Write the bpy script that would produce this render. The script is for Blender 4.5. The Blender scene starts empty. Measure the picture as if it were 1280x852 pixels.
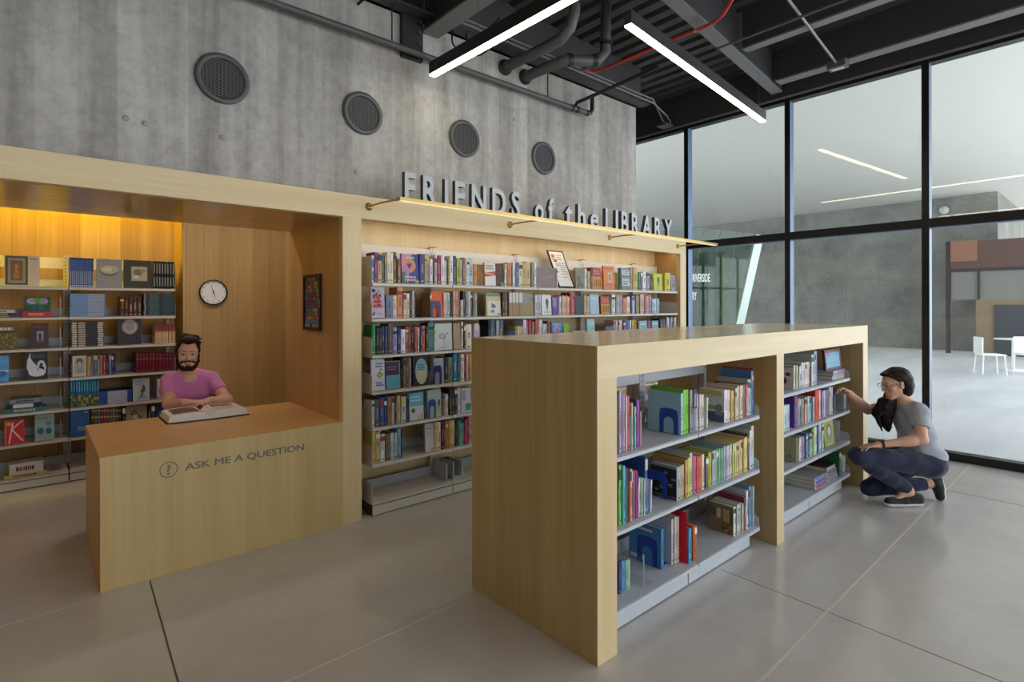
import bpy, bmesh, math, random
import numpy as np
from mathutils import Vector, Matrix
random.seed(7)
S = bpy.context.scene
COL = S.collection
PI = math.pi

# ------------------------------------------------------------------ colour
def lin(c):
    return c / 12.92 if c <= 0.04045 else ((c + 0.055) / 1.055) ** 2.4
def rgb(h):
    h = h.lower()
    if len(h) == 3: h = ''.join(ch * 2 for ch in h)
    return tuple(int(h[i:i + 2], 16) / 255 for i in (0, 2, 4))
def hexlin(h, k=1.0):
    return tuple(lin(v) * k for v in rgb(h)) + (1.0,)

# ------------------------------------------------------------------ materials
MATS = {}
def new_mat(name):
    m = bpy.data.materials.new(name); m.use_nodes = True
    nt = m.node_tree
    return m, nt, nt.nodes['Principled BSDF'], nt.nodes['Material Output']
def flat(h, rough=0.55, metal=0.0, k=0.86, spec=0.4, name=None):
    key = (h, rough, metal, k)
    if key not in MATS:
        m, nt, b, o = new_mat(name or 'paint_' + h)
        b.inputs['Base Color'].default_value = hexlin(h, k)
        b.inputs['Roughness'].default_value = rough
        b.inputs['Metallic'].default_value = metal
        b.inputs['Specular IOR Level'].default_value = spec
        MATS[key] = m
    return MATS[key]
def emit(h, strength, name):
    m, nt, b, o = new_mat(name)
    b.inputs['Base Color'].default_value = (0.8, 0.8, 0.8, 1)
    b.inputs['Emission Color'].default_value = hexlin(h)
    b.inputs['Emission Strength'].default_value = strength
    return m
def pos_map(nt, scale, rot=(0, 0, 0)):
    g = nt.nodes.new('ShaderNodeNewGeometry')
    mp = nt.nodes.new('ShaderNodeMapping')
    mp.inputs['Scale'].default_value = scale
    mp.inputs['Rotation'].default_value = rot
    nt.links.new(g.outputs['Position'], mp.inputs['Vector'])
    return mp.outputs['Vector']
def noise(nt, vec, scale, detail=4, rough=0.55):
    n = nt.nodes.new('ShaderNodeTexNoise')
    n.inputs['Scale'].default_value = scale
    n.inputs['Detail'].default_value = detail
    n.inputs['Roughness'].default_value = rough
    nt.links.new(vec, n.inputs['Vector'])
    return n.outputs['Fac']
def ramp(nt, fac, stops):
    r = nt.nodes.new('ShaderNodeValToRGB')
    e = r.color_ramp.elements
    e[0].position, e[0].color = stops[0]
    e[1].position, e[1].color = stops[-1]
    for p, c in stops[1:-1]:
        x = e.new(p); x.color = c
    nt.links.new(fac, r.inputs['Fac'])
    return r.outputs['Color']
def mixc(nt, a, b, fac, mode='MIX'):
    m = nt.nodes.new('ShaderNodeMix'); m.data_type = 'RGBA'; m.blend_type = mode
    if isinstance(fac, float): m.inputs['Factor'].default_value = fac
    else: nt.links.new(fac, m.inputs['Factor'])
    nt.links.new(a, m.inputs[6])
    if isinstance(b, tuple): m.inputs[7].default_value = b
    else: nt.links.new(b, m.inputs[7])
    return m.outputs[2]
def oak(name, axis, dark='b48d58', light='d9b982', rough=0.42, veneer=0.0):
    """Oak veneer with the grain along one world axis; veneer > 0 adds leaves of that width."""
    m, nt, b, o = new_mat(name)
    sc = [46, 46, 46]; sc['xyz'.index(axis)] = 1.3
    v = pos_map(nt, tuple(sc))
    f1 = noise(nt, v, 1.0, 6, 0.6)
    sc2 = [9, 9, 9]; sc2['xyz'.index(axis)] = 0.5
    f2 = noise(nt, pos_map(nt, tuple(sc2)), 1.0, 3, 0.5)
    dm = tuple(0.62 * a + 0.38 * b_ for a, b_ in zip(hexlin(dark), hexlin(light)))
    c1 = ramp(nt, f1, [(0.25, dm), (0.72, hexlin(light))])
    c2 = ramp(nt, f2, [(0.25, hexlin('e6dccf')), (0.75, (1, 1, 1, 1))])
    c = mixc(nt, c1, c2, 0.7, 'MULTIPLY')
    if veneer:
        g = nt.nodes.new('ShaderNodeNewGeometry'); s = nt.nodes.new('ShaderNodeSeparateXYZ')
        nt.links.new(g.outputs['Position'], s.inputs[0])
        d = nt.nodes.new('ShaderNodeMath'); d.operation = 'DIVIDE'; d.inputs[1].default_value = veneer
        nt.links.new(s.outputs['X'], d.inputs[0])
        fl = nt.nodes.new('ShaderNodeMath'); fl.operation = 'FLOOR'; nt.links.new(d.outputs[0], fl.inputs[0])
        wn = nt.nodes.new('ShaderNodeTexWhiteNoise'); wn.noise_dimensions = '1D'
        nt.links.new(fl.outputs[0], wn.inputs['W'])
        cv = ramp(nt, wn.outputs['Value'], [(0.0, hexlin('dcd2c2')), (1.0, (1, 1, 1, 1))])
        c = mixc(nt, c, cv, 0.8, 'MULTIPLY')
        fr = nt.nodes.new('ShaderNodeMath'); fr.operation = 'FRACT'; nt.links.new(d.outputs[0], fr.inputs[0])
        ed = ramp(nt, fr.outputs[0], [(0.0, hexlin('a08c70')), (0.035, (1, 1, 1, 1)), (1.0, (1, 1, 1, 1))])
        c = mixc(nt, c, ed, 0.8, 'MULTIPLY')
    nt.links.new(c, b.inputs['Base Color'])
    b.inputs['Roughness'].default_value = rough
    b.inputs['Specular IOR Level'].default_value = 0.4
    return m
M = {}
M['oak_x'] = oak('oak_grain_long', 'x', 'cda873', 'e6cd9f')
M['oak_z'] = oak('oak_grain_upright', 'z', 'b8985f', 'd6ba85')
M['oak_front'] = oak('oak_counter_front', 'z', 'c0a56e', 'd2ba86')
M['oak_panel'] = oak('oak_slat_panelling', 'z', 'b2905c', 'cfae78', 0.5, veneer=0.16)
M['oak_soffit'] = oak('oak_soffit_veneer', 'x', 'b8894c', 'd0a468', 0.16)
M['oak_side'] = oak('oak_lining_veneer', 'z', 'b98f58', 'd2aa72', 0.4)
M['oak_top'] = oak('oak_counter_top', 'x', 'c99a5c', 'dfb478', 0.33)
M['oak_island'] = oak('oak_island_veneer', 'z', 'b49a66', 'ceb687')
M['oak_island_top'] = oak('oak_island_top', 'x', 'd8c196', 'ead9b4', 0.17)
M['oak_pale'] = oak('oak_pale_front', 'x', 'dac398', 'ead8b0')
M['oak_pale_z'] = oak('oak_pale_upright', 'z', 'd5bd8e', 'e7d3a8')

def concrete(name, lo, hi, streak=True, rough=0.8, k=1.0):
    m, nt, b, o = new_mat(name)
    big = noise(nt, pos_map(nt, (0.9, 0.9, 0.9)), 1.0, 5, 0.6)
    c = ramp(nt, big, [(0.3, hexlin(lo, k)), (0.7, hexlin(hi, k))])
    if streak:
        st = noise(nt, pos_map(nt, (7, 7, 0.45)), 1.0, 5, 0.65)
        c2 = ramp(nt, st, [(0.3, hexlin('c4c2c0')), (0.65, (1, 1, 1, 1))])
        c = mixc(nt, c, c2, 0.8, 'MULTIPLY')
        g = nt.nodes.new('ShaderNodeNewGeometry'); s = nt.nodes.new('ShaderNodeSeparateXYZ')
        nt.links.new(g.outputs['Position'], s.inputs[0])
        d = nt.nodes.new('ShaderNodeMath'); d.operation = 'DIVIDE'; d.inputs[1].default_value = 0.19
        nt.links.new(s.outputs['X'], d.inputs[0])
        fl = nt.nodes.new('ShaderNodeMath'); fl.operation = 'FLOOR'; nt.links.new(d.outputs[0], fl.inputs[0])
        wn = nt.nodes.new('ShaderNodeTexWhiteNoise'); wn.noise_dimensions = '1D'
        nt.links.new(fl.outputs[0], wn.inputs['W'])
        cv = ramp(nt, wn.outputs['Value'], [(0.0, hexlin('dcdad8')), (1.0, (1, 1, 1, 1))])
        c = mixc(nt, c, cv, 0.8, 'MULTIPLY')
    fine = noise(nt, pos_map(nt, (16, 16, 16)), 1.0, 6, 0.7)
    c3 = ramp(nt, fine, [(0.28, hexlin('c8c6c4')), (0.6, (1, 1, 1, 1))])
    c = mixc(nt, c, c3, 0.6, 'MULTIPLY')
    nt.links.new(c, b.inputs['Base Color'])
    b.inputs['Roughness'].default_value = rough
    bp = nt.nodes.new('ShaderNodeBump'); bp.inputs['Strength'].default_value = 0.12; bp.inputs['Distance'].default_value = 0.01
    nt.links.new(fine, bp.inputs['Height']); nt.links.new(bp.outputs['Normal'], b.inputs['Normal'])
    return m
M['concrete'] = concrete('board_formed_concrete', 'bab8b5', 'dbd9d6')
M['concrete_out'] = concrete('court_concrete', '6a6b66', '8f8f88', False)
def floor_mat():
    m, nt, b, o = new_mat('polished_concrete_floor')
    a = noise(nt, pos_map(nt, (0.8, 0.8, 0.8)), 1.0, 6, 0.6)
    c = ramp(nt, a, [(0.2, hexlin('c0bbb8')), (0.8, hexlin('e0dcda'))])
    f = noise(nt, pos_map(nt, (5, 5, 5)), 1.0, 7, 0.7)
    c2 = ramp(nt, f, [(0.05, hexlin('d8d6d6')), (0.95, (1, 1, 1, 1))])
    c = mixc(nt, c, c2, 0.6, 'MULTIPLY')
    nt.links.new(c, b.inputs['Base Color'])
    r = nt.nodes.new('ShaderNodeMapRange'); r.inputs[3].default_value = 0.10; r.inputs[4].default_value = 0.24
    nt.links.new(a, r.inputs[0]); nt.links.new(r.outputs[0], b.inputs['Roughness'])
    b.inputs['Specular IOR Level'].default_value = 0.65
    return m
M['floor'] = floor_mat()
M['joint_dark'] = flat('5c5856', 0.8, k=1)
M['joint_light'] = flat('c9c4bc', 0.7, k=1)
M['black_steel'] = flat('2b2b2d', 0.45, 0.0, 1)
M['deck'] = flat('4a4a4c', 0.6, 0.0, 1)
M['beam_steel'] = flat('424244', 0.5, 0.0, 1)
M['flange'] = flat('7e7e80', 0.5, 0.0, 1)
M['conduit'] = flat('59595c', 0.4, 0.0, 1)
M['galvanised'] = flat('8b8b8c', 0.4, 0.6, 1)
M['red_pipe'] = flat('c0392f', 0.4, 0.0, 1)
M['mullion'] = flat('1a1a1c', 0.3, 0.0, 1)
M['mullion_side'] = flat('566a88', 0.4, 0.6, 1)  # blue puts the sky's reflection on dark anodised frames into the colour
M['shelf_metal'] = flat('d9d3cb', 0.38, 0.0, 0.95)
M['shelf_grey'] = flat('b6bac1', 0.35, 0.0, 0.95)
M['shelf_cool'] = flat('c4c9d2', 0.33, 0.0, 0.95)
M['slot_dark'] = flat('3f4046', 0.6, 0, 1)
M['brass'] = flat('b9995a', 0.32, 0.85, 1)
M['letters_face'] = flat('a9abae', 0.4, 0.35, 1)
M['letters_side'] = flat('505154', 0.5, 0.2, 1)
M['vent_ring'] = flat('595a5c', 0.5, 0, 1)
M['vent_dark'] = flat('141416', 0.8, 0, 1)
M['vent_bar'] = flat('6d6e70', 0.5, 0, 1)
M['lamp_housing'] = flat('303032', 0.5, 0, 1)
M['lamp_white'] = emit('fff2cc', 6.0, 'pendant_diffuser')
M['bar_glow'] = emit('efe0a0', 0.28, 'bar_lamp_diffuser')
M['cove_glow'] = emit('ffe044', 20.0, 'cove_strip_diffuser')
M['pages'] = flat('e9e2d2', 0.8, 0, 0.9)
M['soffit_out'] = flat('c8c8c1', 0.8, 0, 1)
M['black_plastic'] = flat('18181a', 0.4, 0, 1)
def paving():
    m, nt, b, o = new_mat('pale_court_paving')
    a = noise(nt, pos_map(nt, (0.35, 1.3, 1)), 1.0, 5, 0.6)
    c = ramp(nt, a, [(0.3, hexlin('b9bcc2')), (0.7, hexlin('d3d5d9'))])
    nt.links.new(c, b.inputs['Base Color']); b.inputs['Roughness'].default_value = 0.6
    return m
M['paving'] = paving()
def glass(name, tint, refl=1.0):
    m, nt, b, o = new_mat(name); nt.nodes.remove(b)
    t = nt.nodes.new('ShaderNodeBsdfTransparent'); t.inputs[0].default_value = tint
    g = nt.nodes.new('ShaderNodeBsdfGlossy'); g.inputs['Roughness'].default_value = 0.0
    f = nt.nodes.new('ShaderNodeFresnel'); f.inputs['IOR'].default_value = 1.5
    mu = nt.nodes.new('ShaderNodeMath'); mu.operation = 'MULTIPLY'; mu.inputs[1].default_value = refl
    ge = nt.nodes.new('ShaderNodeNewGeometry'); iv = nt.nodes.new('ShaderNodeMath'); iv.operation = 'SUBTRACT'; iv.inputs[0].default_value = 1.0
    nt.links.new(ge.outputs['Backfacing'], iv.inputs[1])
    m2 = nt.nodes.new('ShaderNodeMath'); m2.operation = 'MULTIPLY'
    nt.links.new(f.outputs[0], m2.inputs[0]); nt.links.new(iv.outputs[0], m2.inputs[1])
    nt.links.new(m2.outputs[0], mu.inputs[0])
    mx = nt.nodes.new('ShaderNodeMixShader')
    nt.links.new(mu.outputs[0], mx.inputs[0]); nt.links.new(t.outputs[0], mx.inputs[1]); nt.links.new(g.outputs[0], mx.inputs[2])
    nt.links.new(mx.outputs[0], o.inputs['Surface'])
    return m
M['glass'] = glass('window_glass', (0.93, 0.95, 0.95, 1), 1.3)
M['green_glass'] = glass('green_tinted_glass', (0.62, 0.76, 0.70, 1), 1.4)
M['acrylic'] = glass('clear_acrylic', (0.96, 0.97, 0.98, 1), 0.8)
def book_cover():
    m, nt, b, o = new_mat('book_cover')
    oi = nt.nodes.new('ShaderNodeObjectInfo')
    nt.links.new(oi.outputs['Color'], b.inputs['Base Color'])
    b.inputs['Roughness'].default_value = 0.45
    b.inputs['Specular IOR Level'].default_value = 0.35
    return m
M['cover'] = book_cover()
def ink(h): return flat(h, 0.5, 0, 0.82, 0.35, 'print_' + h)

# ------------------------------------------------------------------ mesh building
class MB:
    def __init__(s):
        s.v = []; s.f = []; s.mi = []; s.mats = []; s.sm = []
    def slot(s, m):
        if isinstance(m, str): m = M[m] if m in M else ink(m)
        if m not in s.mats: s.mats.append(m)
        return s.mats.index(m)
    def add(s, vs, fs, m, smooth=False):
        k = len(s.v); i = s.slot(m)
        s.v.extend(tuple(v) for v in vs)
        for f in fs:
            s.f.append(tuple(k + a for a in f)); s.mi.append(i); s.sm.append(smooth)
        return s
    def box(s, x0, x1, y0, y1, z0, z1, m):
        vs = [(x, y, z) for z in (z0, z1) for y in (y0, y1) for x in (x0, x1)]
        return s.add(vs, [(0, 2, 3, 1), (4, 5, 7, 6), (0, 1, 5, 4), (2, 6, 7, 3), (0, 4, 6, 2), (1, 3, 7, 5)], m)
    def bbox(s, x0, x1, y0, y1, z0, z1, m, bev=0.003):
        """A box with chamfered vertical and horizontal edges."""
        bm = bmesh.new()
        bmesh.ops.create_cube(bm, size=1)
        for v in bm.verts:
            v.co = Vector(((x0 + x1) / 2 + v.co.x * (x1 - x0), (y0 + y1) / 2 + v.co.y * (y1 - y0), (z0 + z1) / 2 + v.co.z * (z1 - z0)))
        bmesh.ops.bevel(bm, geom=bm.edges[:], offset=bev, segments=2, affect='EDGES', profile=0.5)
        return s.bm(bm, m)
    def bm(s, bm, m, smooth=False):
        bm.verts.index_update()
        s.add([v.co[:] for v in bm.verts], [[v.index for v in f.verts] for f in bm.faces], m, smooth)
        bm.free(); return s
    def obox(s, mat, sx, sy, sz, m):
        vs = [mat @ Vector((x * sx / 2, y * sy / 2, z * sz / 2)) for z in (-1, 1) for y in (-1, 1) for x in (-1, 1)]
        return s.add(vs, [(0, 2, 3, 1), (4, 5, 7, 6), (0, 1, 5, 4), (2, 6, 7, 3), (0, 4, 6, 2), (1, 3, 7, 5)], m)
    def beam(s, p, q, w, h, m, up=(0, 0, 1)):
        """A bar of width w and height h from p to q."""
        p, q = Vector(p), Vector(q); d = q - p; L = d.length; d.normalize()
        u = Vector(up); r = d.cross(u).normalized(); u = r.cross(d)
        mt = Matrix((( d.x, r.x, u.x, 0), (d.y, r.y, u.y, 0), (d.z, r.z, u.z, 0), (0, 0, 0, 1)))
        mt.translation = (p + q) / 2
        return s.obox(mt, L, w, h, m)
    def tube(s, pts, r, m, n=10, cap=True, smooth=True):
        pts = [Vector(p) for p in pts]; rs = r if isinstance(r, (list, tuple)) else [r] * len(pts)
        vs = []; fs = []
        prev = None
        for i, p in enumerate(pts):
            d = (pts[min(i + 1, len(pts) - 1)] - pts[max(i - 1, 0)]).normalized()
            if prev is None:
                a = Vector((0, 0, 1)) if abs(d.z) < 0.9 else Vector((1, 0, 0))
                u = d.cross(a).normalized()
            else:
                u = (prev - d * prev.dot(d)).normalized()
            prev = u; w = d.cross(u)
            for k in range(n):
                t = 2 * PI * k / n
                vs.append(p + (u * math.cos(t) + w * math.sin(t)) * rs[i])
        for i in range(len(pts) - 1):
            for k in range(n):
                fs.append((i * n + k, i * n + (k + 1) % n, (i + 1) * n + (k + 1) % n, (i + 1) * n + k))
        s.add(vs, fs, m, smooth)
        if cap:
            L = len(pts) - 1
            s.add([vs[k] for k in range(n)], [tuple(range(n - 1, -1, -1))], m)
            s.add([vs[L * n + k] for k in range(n)], [tuple(range(n))], m)
        return s
    def prism(s, poly, f, t0, t1, m, mside=None):
        """poly: 2-D outline; f(u, v, t) gives the point; extruded from t0 to t1."""
        n = len(poly)
        a = [f(u, v, t0) for u, v in poly]; b = [f(u, v, t1) for u, v in poly]
        s.add(a + b, [tuple(range(n)), tuple(range(2 * n - 1, n - 1, -1))], m)
        s.add(a + b, [(i, i + n, (i + 1) % n + n, (i + 1) % n) for i in range(n)], mside or m)
        return s
    def lathe(s, prof, c, ax, m, n=24, smooth=True):
        c = Vector(c); ax = Vector(ax).normalized()
        a = Vector((0, 0, 1)) if abs(ax.z) < 0.9 else Vector((1, 0, 0))
        u = ax.cross(a).normalized(); w = ax.cross(u)
        vs = []; fs = []
        for r, h in prof:
            for k in range(n):
                t = 2 * PI * k / n
                vs.append(c + ax * h + (u * math.cos(t) + w * math.sin(t)) * r)
        for i in range(len(prof) - 1):
            for k in range(n):
                fs.append((i * n + k, i * n + (k + 1) % n, (i + 1) * n + (k + 1) % n, (i + 1) * n + k))
        return s.add(vs, fs, m, smooth)
    def build(s, name, parent=None, origin=None, fix=True):
        me = bpy.data.meshes.new(name)
        o0 = Vector(origin) if origin is not None else (parent_loc(parent) if parent else Vector((0, 0, 0)))
        me.from_pydata([(v[0] - o0.x, v[1] - o0.y, v[2] - o0.z) for v in s.v], [], s.f)
        for m in s.mats: me.materials.append(m)
        me.polygons.foreach_set('material_index', s.mi)
        me.polygons.foreach_set('use_smooth', s.sm)
        if fix:
            bm = bmesh.new(); bm.from_mesh(me)
            bmesh.ops.recalc_face_normals(bm, faces=bm.faces[:]); bm.to_mesh(me); bm.free()
        me.update()
        ob = bpy.data.objects.new(name, me); COL.objects.link(ob)
        if parent:
            ob.parent = parent
            ob.location = o0 - parent_loc(parent)
        else:
            ob.location = o0
        return ob
def parent_loc(p):
    v = Vector((0, 0, 0))
    while p is not None:
        v += p.location; p = p.parent
    return v
def tag(o, label=None, cat=None, group=None, kind=None):
    if label: o['label'] = label
    if cat: o['category'] = cat
    if group: o['group'] = group
    if kind: o['kind'] = kind
    return o
def empty(name, loc, label=None, cat=None, group=None, kind=None):
    o = bpy.data.objects.new(name, None); o.empty_display_size = 0.1; COL.objects.link(o); o.location = loc
    return tag(o, label, cat, group, kind)
def struct(mb, name, label=None, parent=None, cat=None, origin=None):
    o = mb.build(name, parent, origin)
    if parent is None: tag(o, label, cat, kind='structure')
    return o
def text_polys(txt, size, bold=0.0, extrude=0.01, xs=1.0, spacing=1.0):
    """Text as a mesh in the XY plane (x along, y up), thickness along z."""
    c = bpy.data.curves.new('t', 'FONT'); c.body = txt; c.size = size; c.offset = bold; c.extrude = extrude
    c.space_character = spacing; c.resolution_u = 3
    o = bpy.data.objects.new('t', c); COL.objects.link(o)
    dg = bpy.context.evaluated_depsgraph_get()
    me = o.evaluated_get(dg).to_mesh()
    vs = [(v.co.x * xs, v.co.y, v.co.z) for v in me.vertices]
    fs = [tuple(p.vertices) for p in me.polygons]
    ns = [p.normal.z for p in me.polygons]
    o.evaluated_get(dg).to_mesh_clear()
    bpy.data.objects.remove(o); bpy.data.curves.remove(c)
    return vs, fs, ns
WORLD = 1.6
EXPOSURE = 1.36
SUN = 4.0
# ================================================================== THE SETTING
struct(MB().box(-4.2, 6.90, -8, 7.2, -0.12, 0, 'floor'), 'floor', 'grey polished concrete floor', cat='floor')
struct(MB().box(-4.2, -4.0, -8, 7.2, 0, 4.6, flat('b9b4ad', 0.8)), 'wall_left', 'plain wall at the far left end of the room', cat='wall')
wc = MB().box(-4.0, 5.655, 4.10, 4.40, 2.36, 4.55, 'concrete')
for x, z in ((0.96, 2.70), (1.93, 2.62), (0.42, 2.71), (0.52, 2.70), (3.62, 3.42), (2.45, 3.45), (3.02, 2.68)):
    wc.lathe([(0.020, 0.0), (0.016, -0.004), (0.006, -0.006), (0, -0.006)], (x, 4.10, z), (0, 1, 0), flat('9a9894', 0.8, k=1), 12)
struct(wc, 'wall_concrete', 'grey board formed concrete wall above the oak fascia', cat='wall')
# floor joints
def joint(i, p, q, w, m):
    struct(MB().beam((p[0], p[1], 0.0006), (q[0], q[1], 0.0006), w, 0.0012, m), 'trim_%d' % i, 'thin straight joint in the concrete floor', cat='floor joint')
joint(1, (0.485, 3.66), (0.36, 0.6), 0.007, 'joint_dark')
joint(2, (-4.0, 3.55), (0.26, 3.622), 0.008, 'joint_light')
joint(3, (-1.5, 2.25), (1.80, 2.333), 0.006, 'joint_light')
joint(4, (-1.0, 1.005), (6.8, 1.045), 0.012, 'joint_light')
joint(5, (3.028, 1.60), (2.925, -2.0), 0.0045, flat('85827f', 0.8, k=1))
joint(6, (5.745, 1.04), (5.70, -1.0), 0.0045, flat('85827f', 0.8, k=1))
joint(7, (5.76, 1.05), (5.90, 3.5), 0.0045, flat('85827f', 0.8, k=1))
# deck ceiling: ribs run away from the camera towards the concrete wall
dk = MB(); x = -4.2
prof = []
while x < 6.95:
    prof += [(x, 4.515), (x + 0.085, 4.515), (x + 0.105, 4.575), (x + 0.160, 4.575), (x + 0.180, 4.515)]; x += 0.20
prof2 = prof + [(prof[-1][0], 4.66), (-4.2, 4.66)]
dk.prism(prof2, lambda u, v, t: (u, t, v), -8, 7.2, 'deck')
struct(dk, 'ceiling', 'dark ribbed metal deck ceiling', cat='ceiling')
def ibeam(name, p, q, zb, zt, fw, web, label, m='beam_steel'):
    """A steel I-beam from plan point p to q, flanges fw wide, bottom flange at zb."""
    b = MB()
    b.beam((p[0], p[1], zb + 0.009), (q[0], q[1], zb + 0.009), fw, 0.018, 'flange')
    b.beam((p[0], p[1], zt - 0.009), (q[0], q[1], zt - 0.009), fw, 0.018, m)
    b.beam((p[0], p[1], (zb + zt) / 2), (q[0], q[1], (zb + zt) / 2), web, zt - zb - 0.03, m)
    d = (Vector((q[0], q[1], 0)) - Vector((p[0], p[1], 0))); L = d.length; d.normalize(); n = Vector((-d.y, d.x, 0))
    for e in (0.06, L - 0.06):
        for k in range(4):
            c = Vector((p[0], p[1], zb + 0.08 + 0.07 * k)) + d * e
            for s in (-1, 1):
                b.lathe([(0.016, 0), (0.016, 0.012), (0, 0.012)], c + n * s * web / 2, n * s, m, 8, False)
    return struct(b, name, label, cat='steel beam')
ibeam('ceiling_beam', (6.93, -8), (6.93, 7.19), 4.061, 4.515, 0.20, 0.16, 'black steel beam along the head of the glass wall')
ibeam('ceiling_beam', (2.55, 2.415), (6.80, 2.86), 4.13, 4.515, 0.125, 0.10, 'dark grey steel beam directly above the second pendant light')
ibeam('ceiling_beam', (6.50, -8), (6.50, 2.72), 4.13, 4.515, 0.15, 0.11, 'black steel joist next to the window head beam')
ibeam('ceiling_beam', (5.42, -8), (5.42, 2.60), 4.13, 4.515, 0.11, 0.09, 'black steel joist further from the glass wall')
ibeam('ceiling_beam', (2.62, -8), (2.62, 4.08), 3.93, 4.515, 0.17, 0.12, 'deep black steel beam bolted to the concrete wall')
pl = MB().box(2.33, 2.53, 4.055, 4.0985, 3.66, 4.50, 'black_steel')
for k in range(5):
    pl.lathe([(0.017, 0), (0.017, 0.014), (0, 0.014)], (2.49, 4.055, 3.72 + 0.09 * k), (0, -1, 0), 'beam_steel', 8, False)
struct(pl, 'beam_wall_plate', 'black steel plate fixing the deep beam to the concrete wall', cat='steel plate')
struct(MB().box(-4.0, 5.70, 3.93, 4.0985, 4.02, 4.04, 'beam_steel').box(-4.0, 5.70, 4.06, 4.0985, 4.02, 4.515, 'deck'), 'trim_8', 'black steel angle where the deck meets the concrete wall', cat='steel angle')

# glass wall, one bay per window
GX = 6.86
mull = [6.86, 5.50, 4.13, 2.765, 1.405, 0.045, -1.315, -2.675, -4.035, -5.395]
for i in range(len(mull) - 1):
    yb, ya = mull[i], mull[i + 1]
    w = empty('window_%d' % (i + 1), (GX, (ya + yb) / 2, 0), 'floor to ceiling glazed bay with black frames', 'window', kind='structure')
    f = MB()
    f.box(GX, GX + 0.11, yb - 0.031, yb + 0.031, 0, 4.06, 'mullion')
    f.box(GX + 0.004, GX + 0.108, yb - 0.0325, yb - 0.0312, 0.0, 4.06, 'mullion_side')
    f.build('mullion', w)
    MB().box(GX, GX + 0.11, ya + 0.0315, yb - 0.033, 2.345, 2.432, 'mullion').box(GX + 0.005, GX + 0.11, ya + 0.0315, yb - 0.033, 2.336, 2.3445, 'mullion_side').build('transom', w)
    MB().box(GX, GX + 0.12, ya + 0.0315, yb - 0.033, 0.0005, 0.078, 'mullion').build('sill', w)
    MB().box(GX, GX + 0.11, ya + 0.0315, yb - 0.033, 4.02, 4.06, 'mullion').build('head', w)
    MB().box(GX + 0.060, GX + 0.066, ya + 0.032, yb - 0.0335, 0.079, 2.3355, 'glass').build('pane', w)
    MB().box(GX + 0.060, GX + 0.066, ya + 0.032, yb - 0.0335, 2.433, 4.0195, 'glass').build('pane', w)

# ------------------------------------------------------------------ nook behind the counter
np_ = MB().box(-4.0, 1.14, 6.66, 6.72, 0, 2.80, 'oak_panel')
struct(np_, 'wall_back', 'oak slat panelling glowing amber above the corner bookcase', cat='wall')
struct(MB().box(1.10, 2.75, 6.20, 6.26, 0, 2.80, 'oak_panel').box(1.10, 1.14, 6.2605, 6.6595, 0, 2.80, 'oak_panel'), 'wall_clock_side', 'oak slat panelling that carries the round clock', cat='wall')
struct(MB().box(2.70, 2.75, 4.41, 6.199, 0, 2.80, 'oak_panel'), 'wall_nook_right', 'oak panelled return of the nook', cat='wall')
struct(MB().box(-4.0, 2.75, 4.80, 6.72, 2.80, 2.86, flat('c9b48c', 0.7)), 'ceiling_nook', 'ceiling of the nook behind the counter', cat='ceiling')
struct(MB().box(-4.0, 2.75, 4.755, 4.80, 2.36, 2.86, flat('c9b48c', 0.7)), 'trim_9', 'oak upstand above the nook soffit', cat='trim')
cove = empty('cove_light', (-1.4, 6.40, 2.74), 'hidden amber strip light washing the slat wall above the corner bookcase', 'light')
MB().box(-3.6, 0.95, 6.28, 6.36, 2.745, 2.799, 'lamp_housing').box(-3.95, 1.05, 6.255, 6.275, 2.45, 2.799, flat('d8c090', 0.7)).build('housing', cove)
MB().box(-3.55, 0.90, 6.295, 6.345, 2.735, 2.744, 'cove_glow').build('diffuser', cove)

nl = empty('nook_light', (1.45, 5.25, 2.75), 'hidden linear ceiling light in the nook behind the counter', 'ceiling light'); nl.name = 'ceiling_strip_light'  # added out of view to brighten the shelves, the man and the panelling
MB().box(0.5, 2.4, 5.20, 5.30, 2.745, 2.799, 'lamp_housing').build('housing', nl)
MB().box(0.55, 2.35, 5.21, 5.29, 2.738, 2.7445, emit('fff6ea', 11.0, 'nook_diffuser')).build('diffuser', nl)
struct(MB().box(-4.2, 6.95, 7.2, 7.3, 0, 4.66, flat('b9b4ad', 0.8)), 'wall_far', 'plain wall closing the service space behind the concrete wall', cat='wall')

# ------------------------------------------------------------------ oak surround
su = empty('oak_surround', (1.70, 3.68, 0), 'pale oak portal with long fascia framing the counter nook and the wall bookcase', 'joinery')
MB().bbox(-3.995, 6.11, 3.68, 3.74, 2.183, 2.347, 'oak_pale', 0.002).build('fascia', su)
MB().box(-3.995, 1.634, 3.7405, 4.75, 2.183, 2.335, 'oak_soffit').build('soffit', su)
pr = MB().box(1.634, 1.775, 3.68, 3.7395, 0.0005, 2.1825, 'oak_pale_z')
pr.box(1.634, 1.775, 3.74, 4.75, 0.0005, 2.1825, 'oak_side'); pr.build('pier', su)
MB().box(1.7755, 5.98, 3.7405, 4.05, 2.232, 2.335, 'oak_soffit').build('niche_head', su)
MB().box(1.7755, 5.98, 4.05, 4.08, 0.0005, 2.335, 'oak_pale_z').build('back_panel', su)
MB().box(5.9805, 6.11, 3.7405, 4.08, 0.0005, 2.335, 'oak_side').box(5.9805, 6.11, 3.68, 3.7404, 0.0005, 2.1825, 'oak_pale_z').build('end_panel', su)

nh = empty('niche_light', (3.88, 3.755, 2.2115), 'hidden strip light under the head of the wall bookcase niche', 'light')  # added strip, out of view, that lifts the back panel and upper books
MB().box(1.80, 5.95, 3.742, 3.768, 2.216, 2.2315, 'lamp_housing').build('housing', nh)
MB().box(1.81, 5.94, 3.744, 3.766, 2.2115, 2.2158, emit('fff0cc', 4.0, 'niche_diffuser')).build('diffuser', nh)

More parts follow.
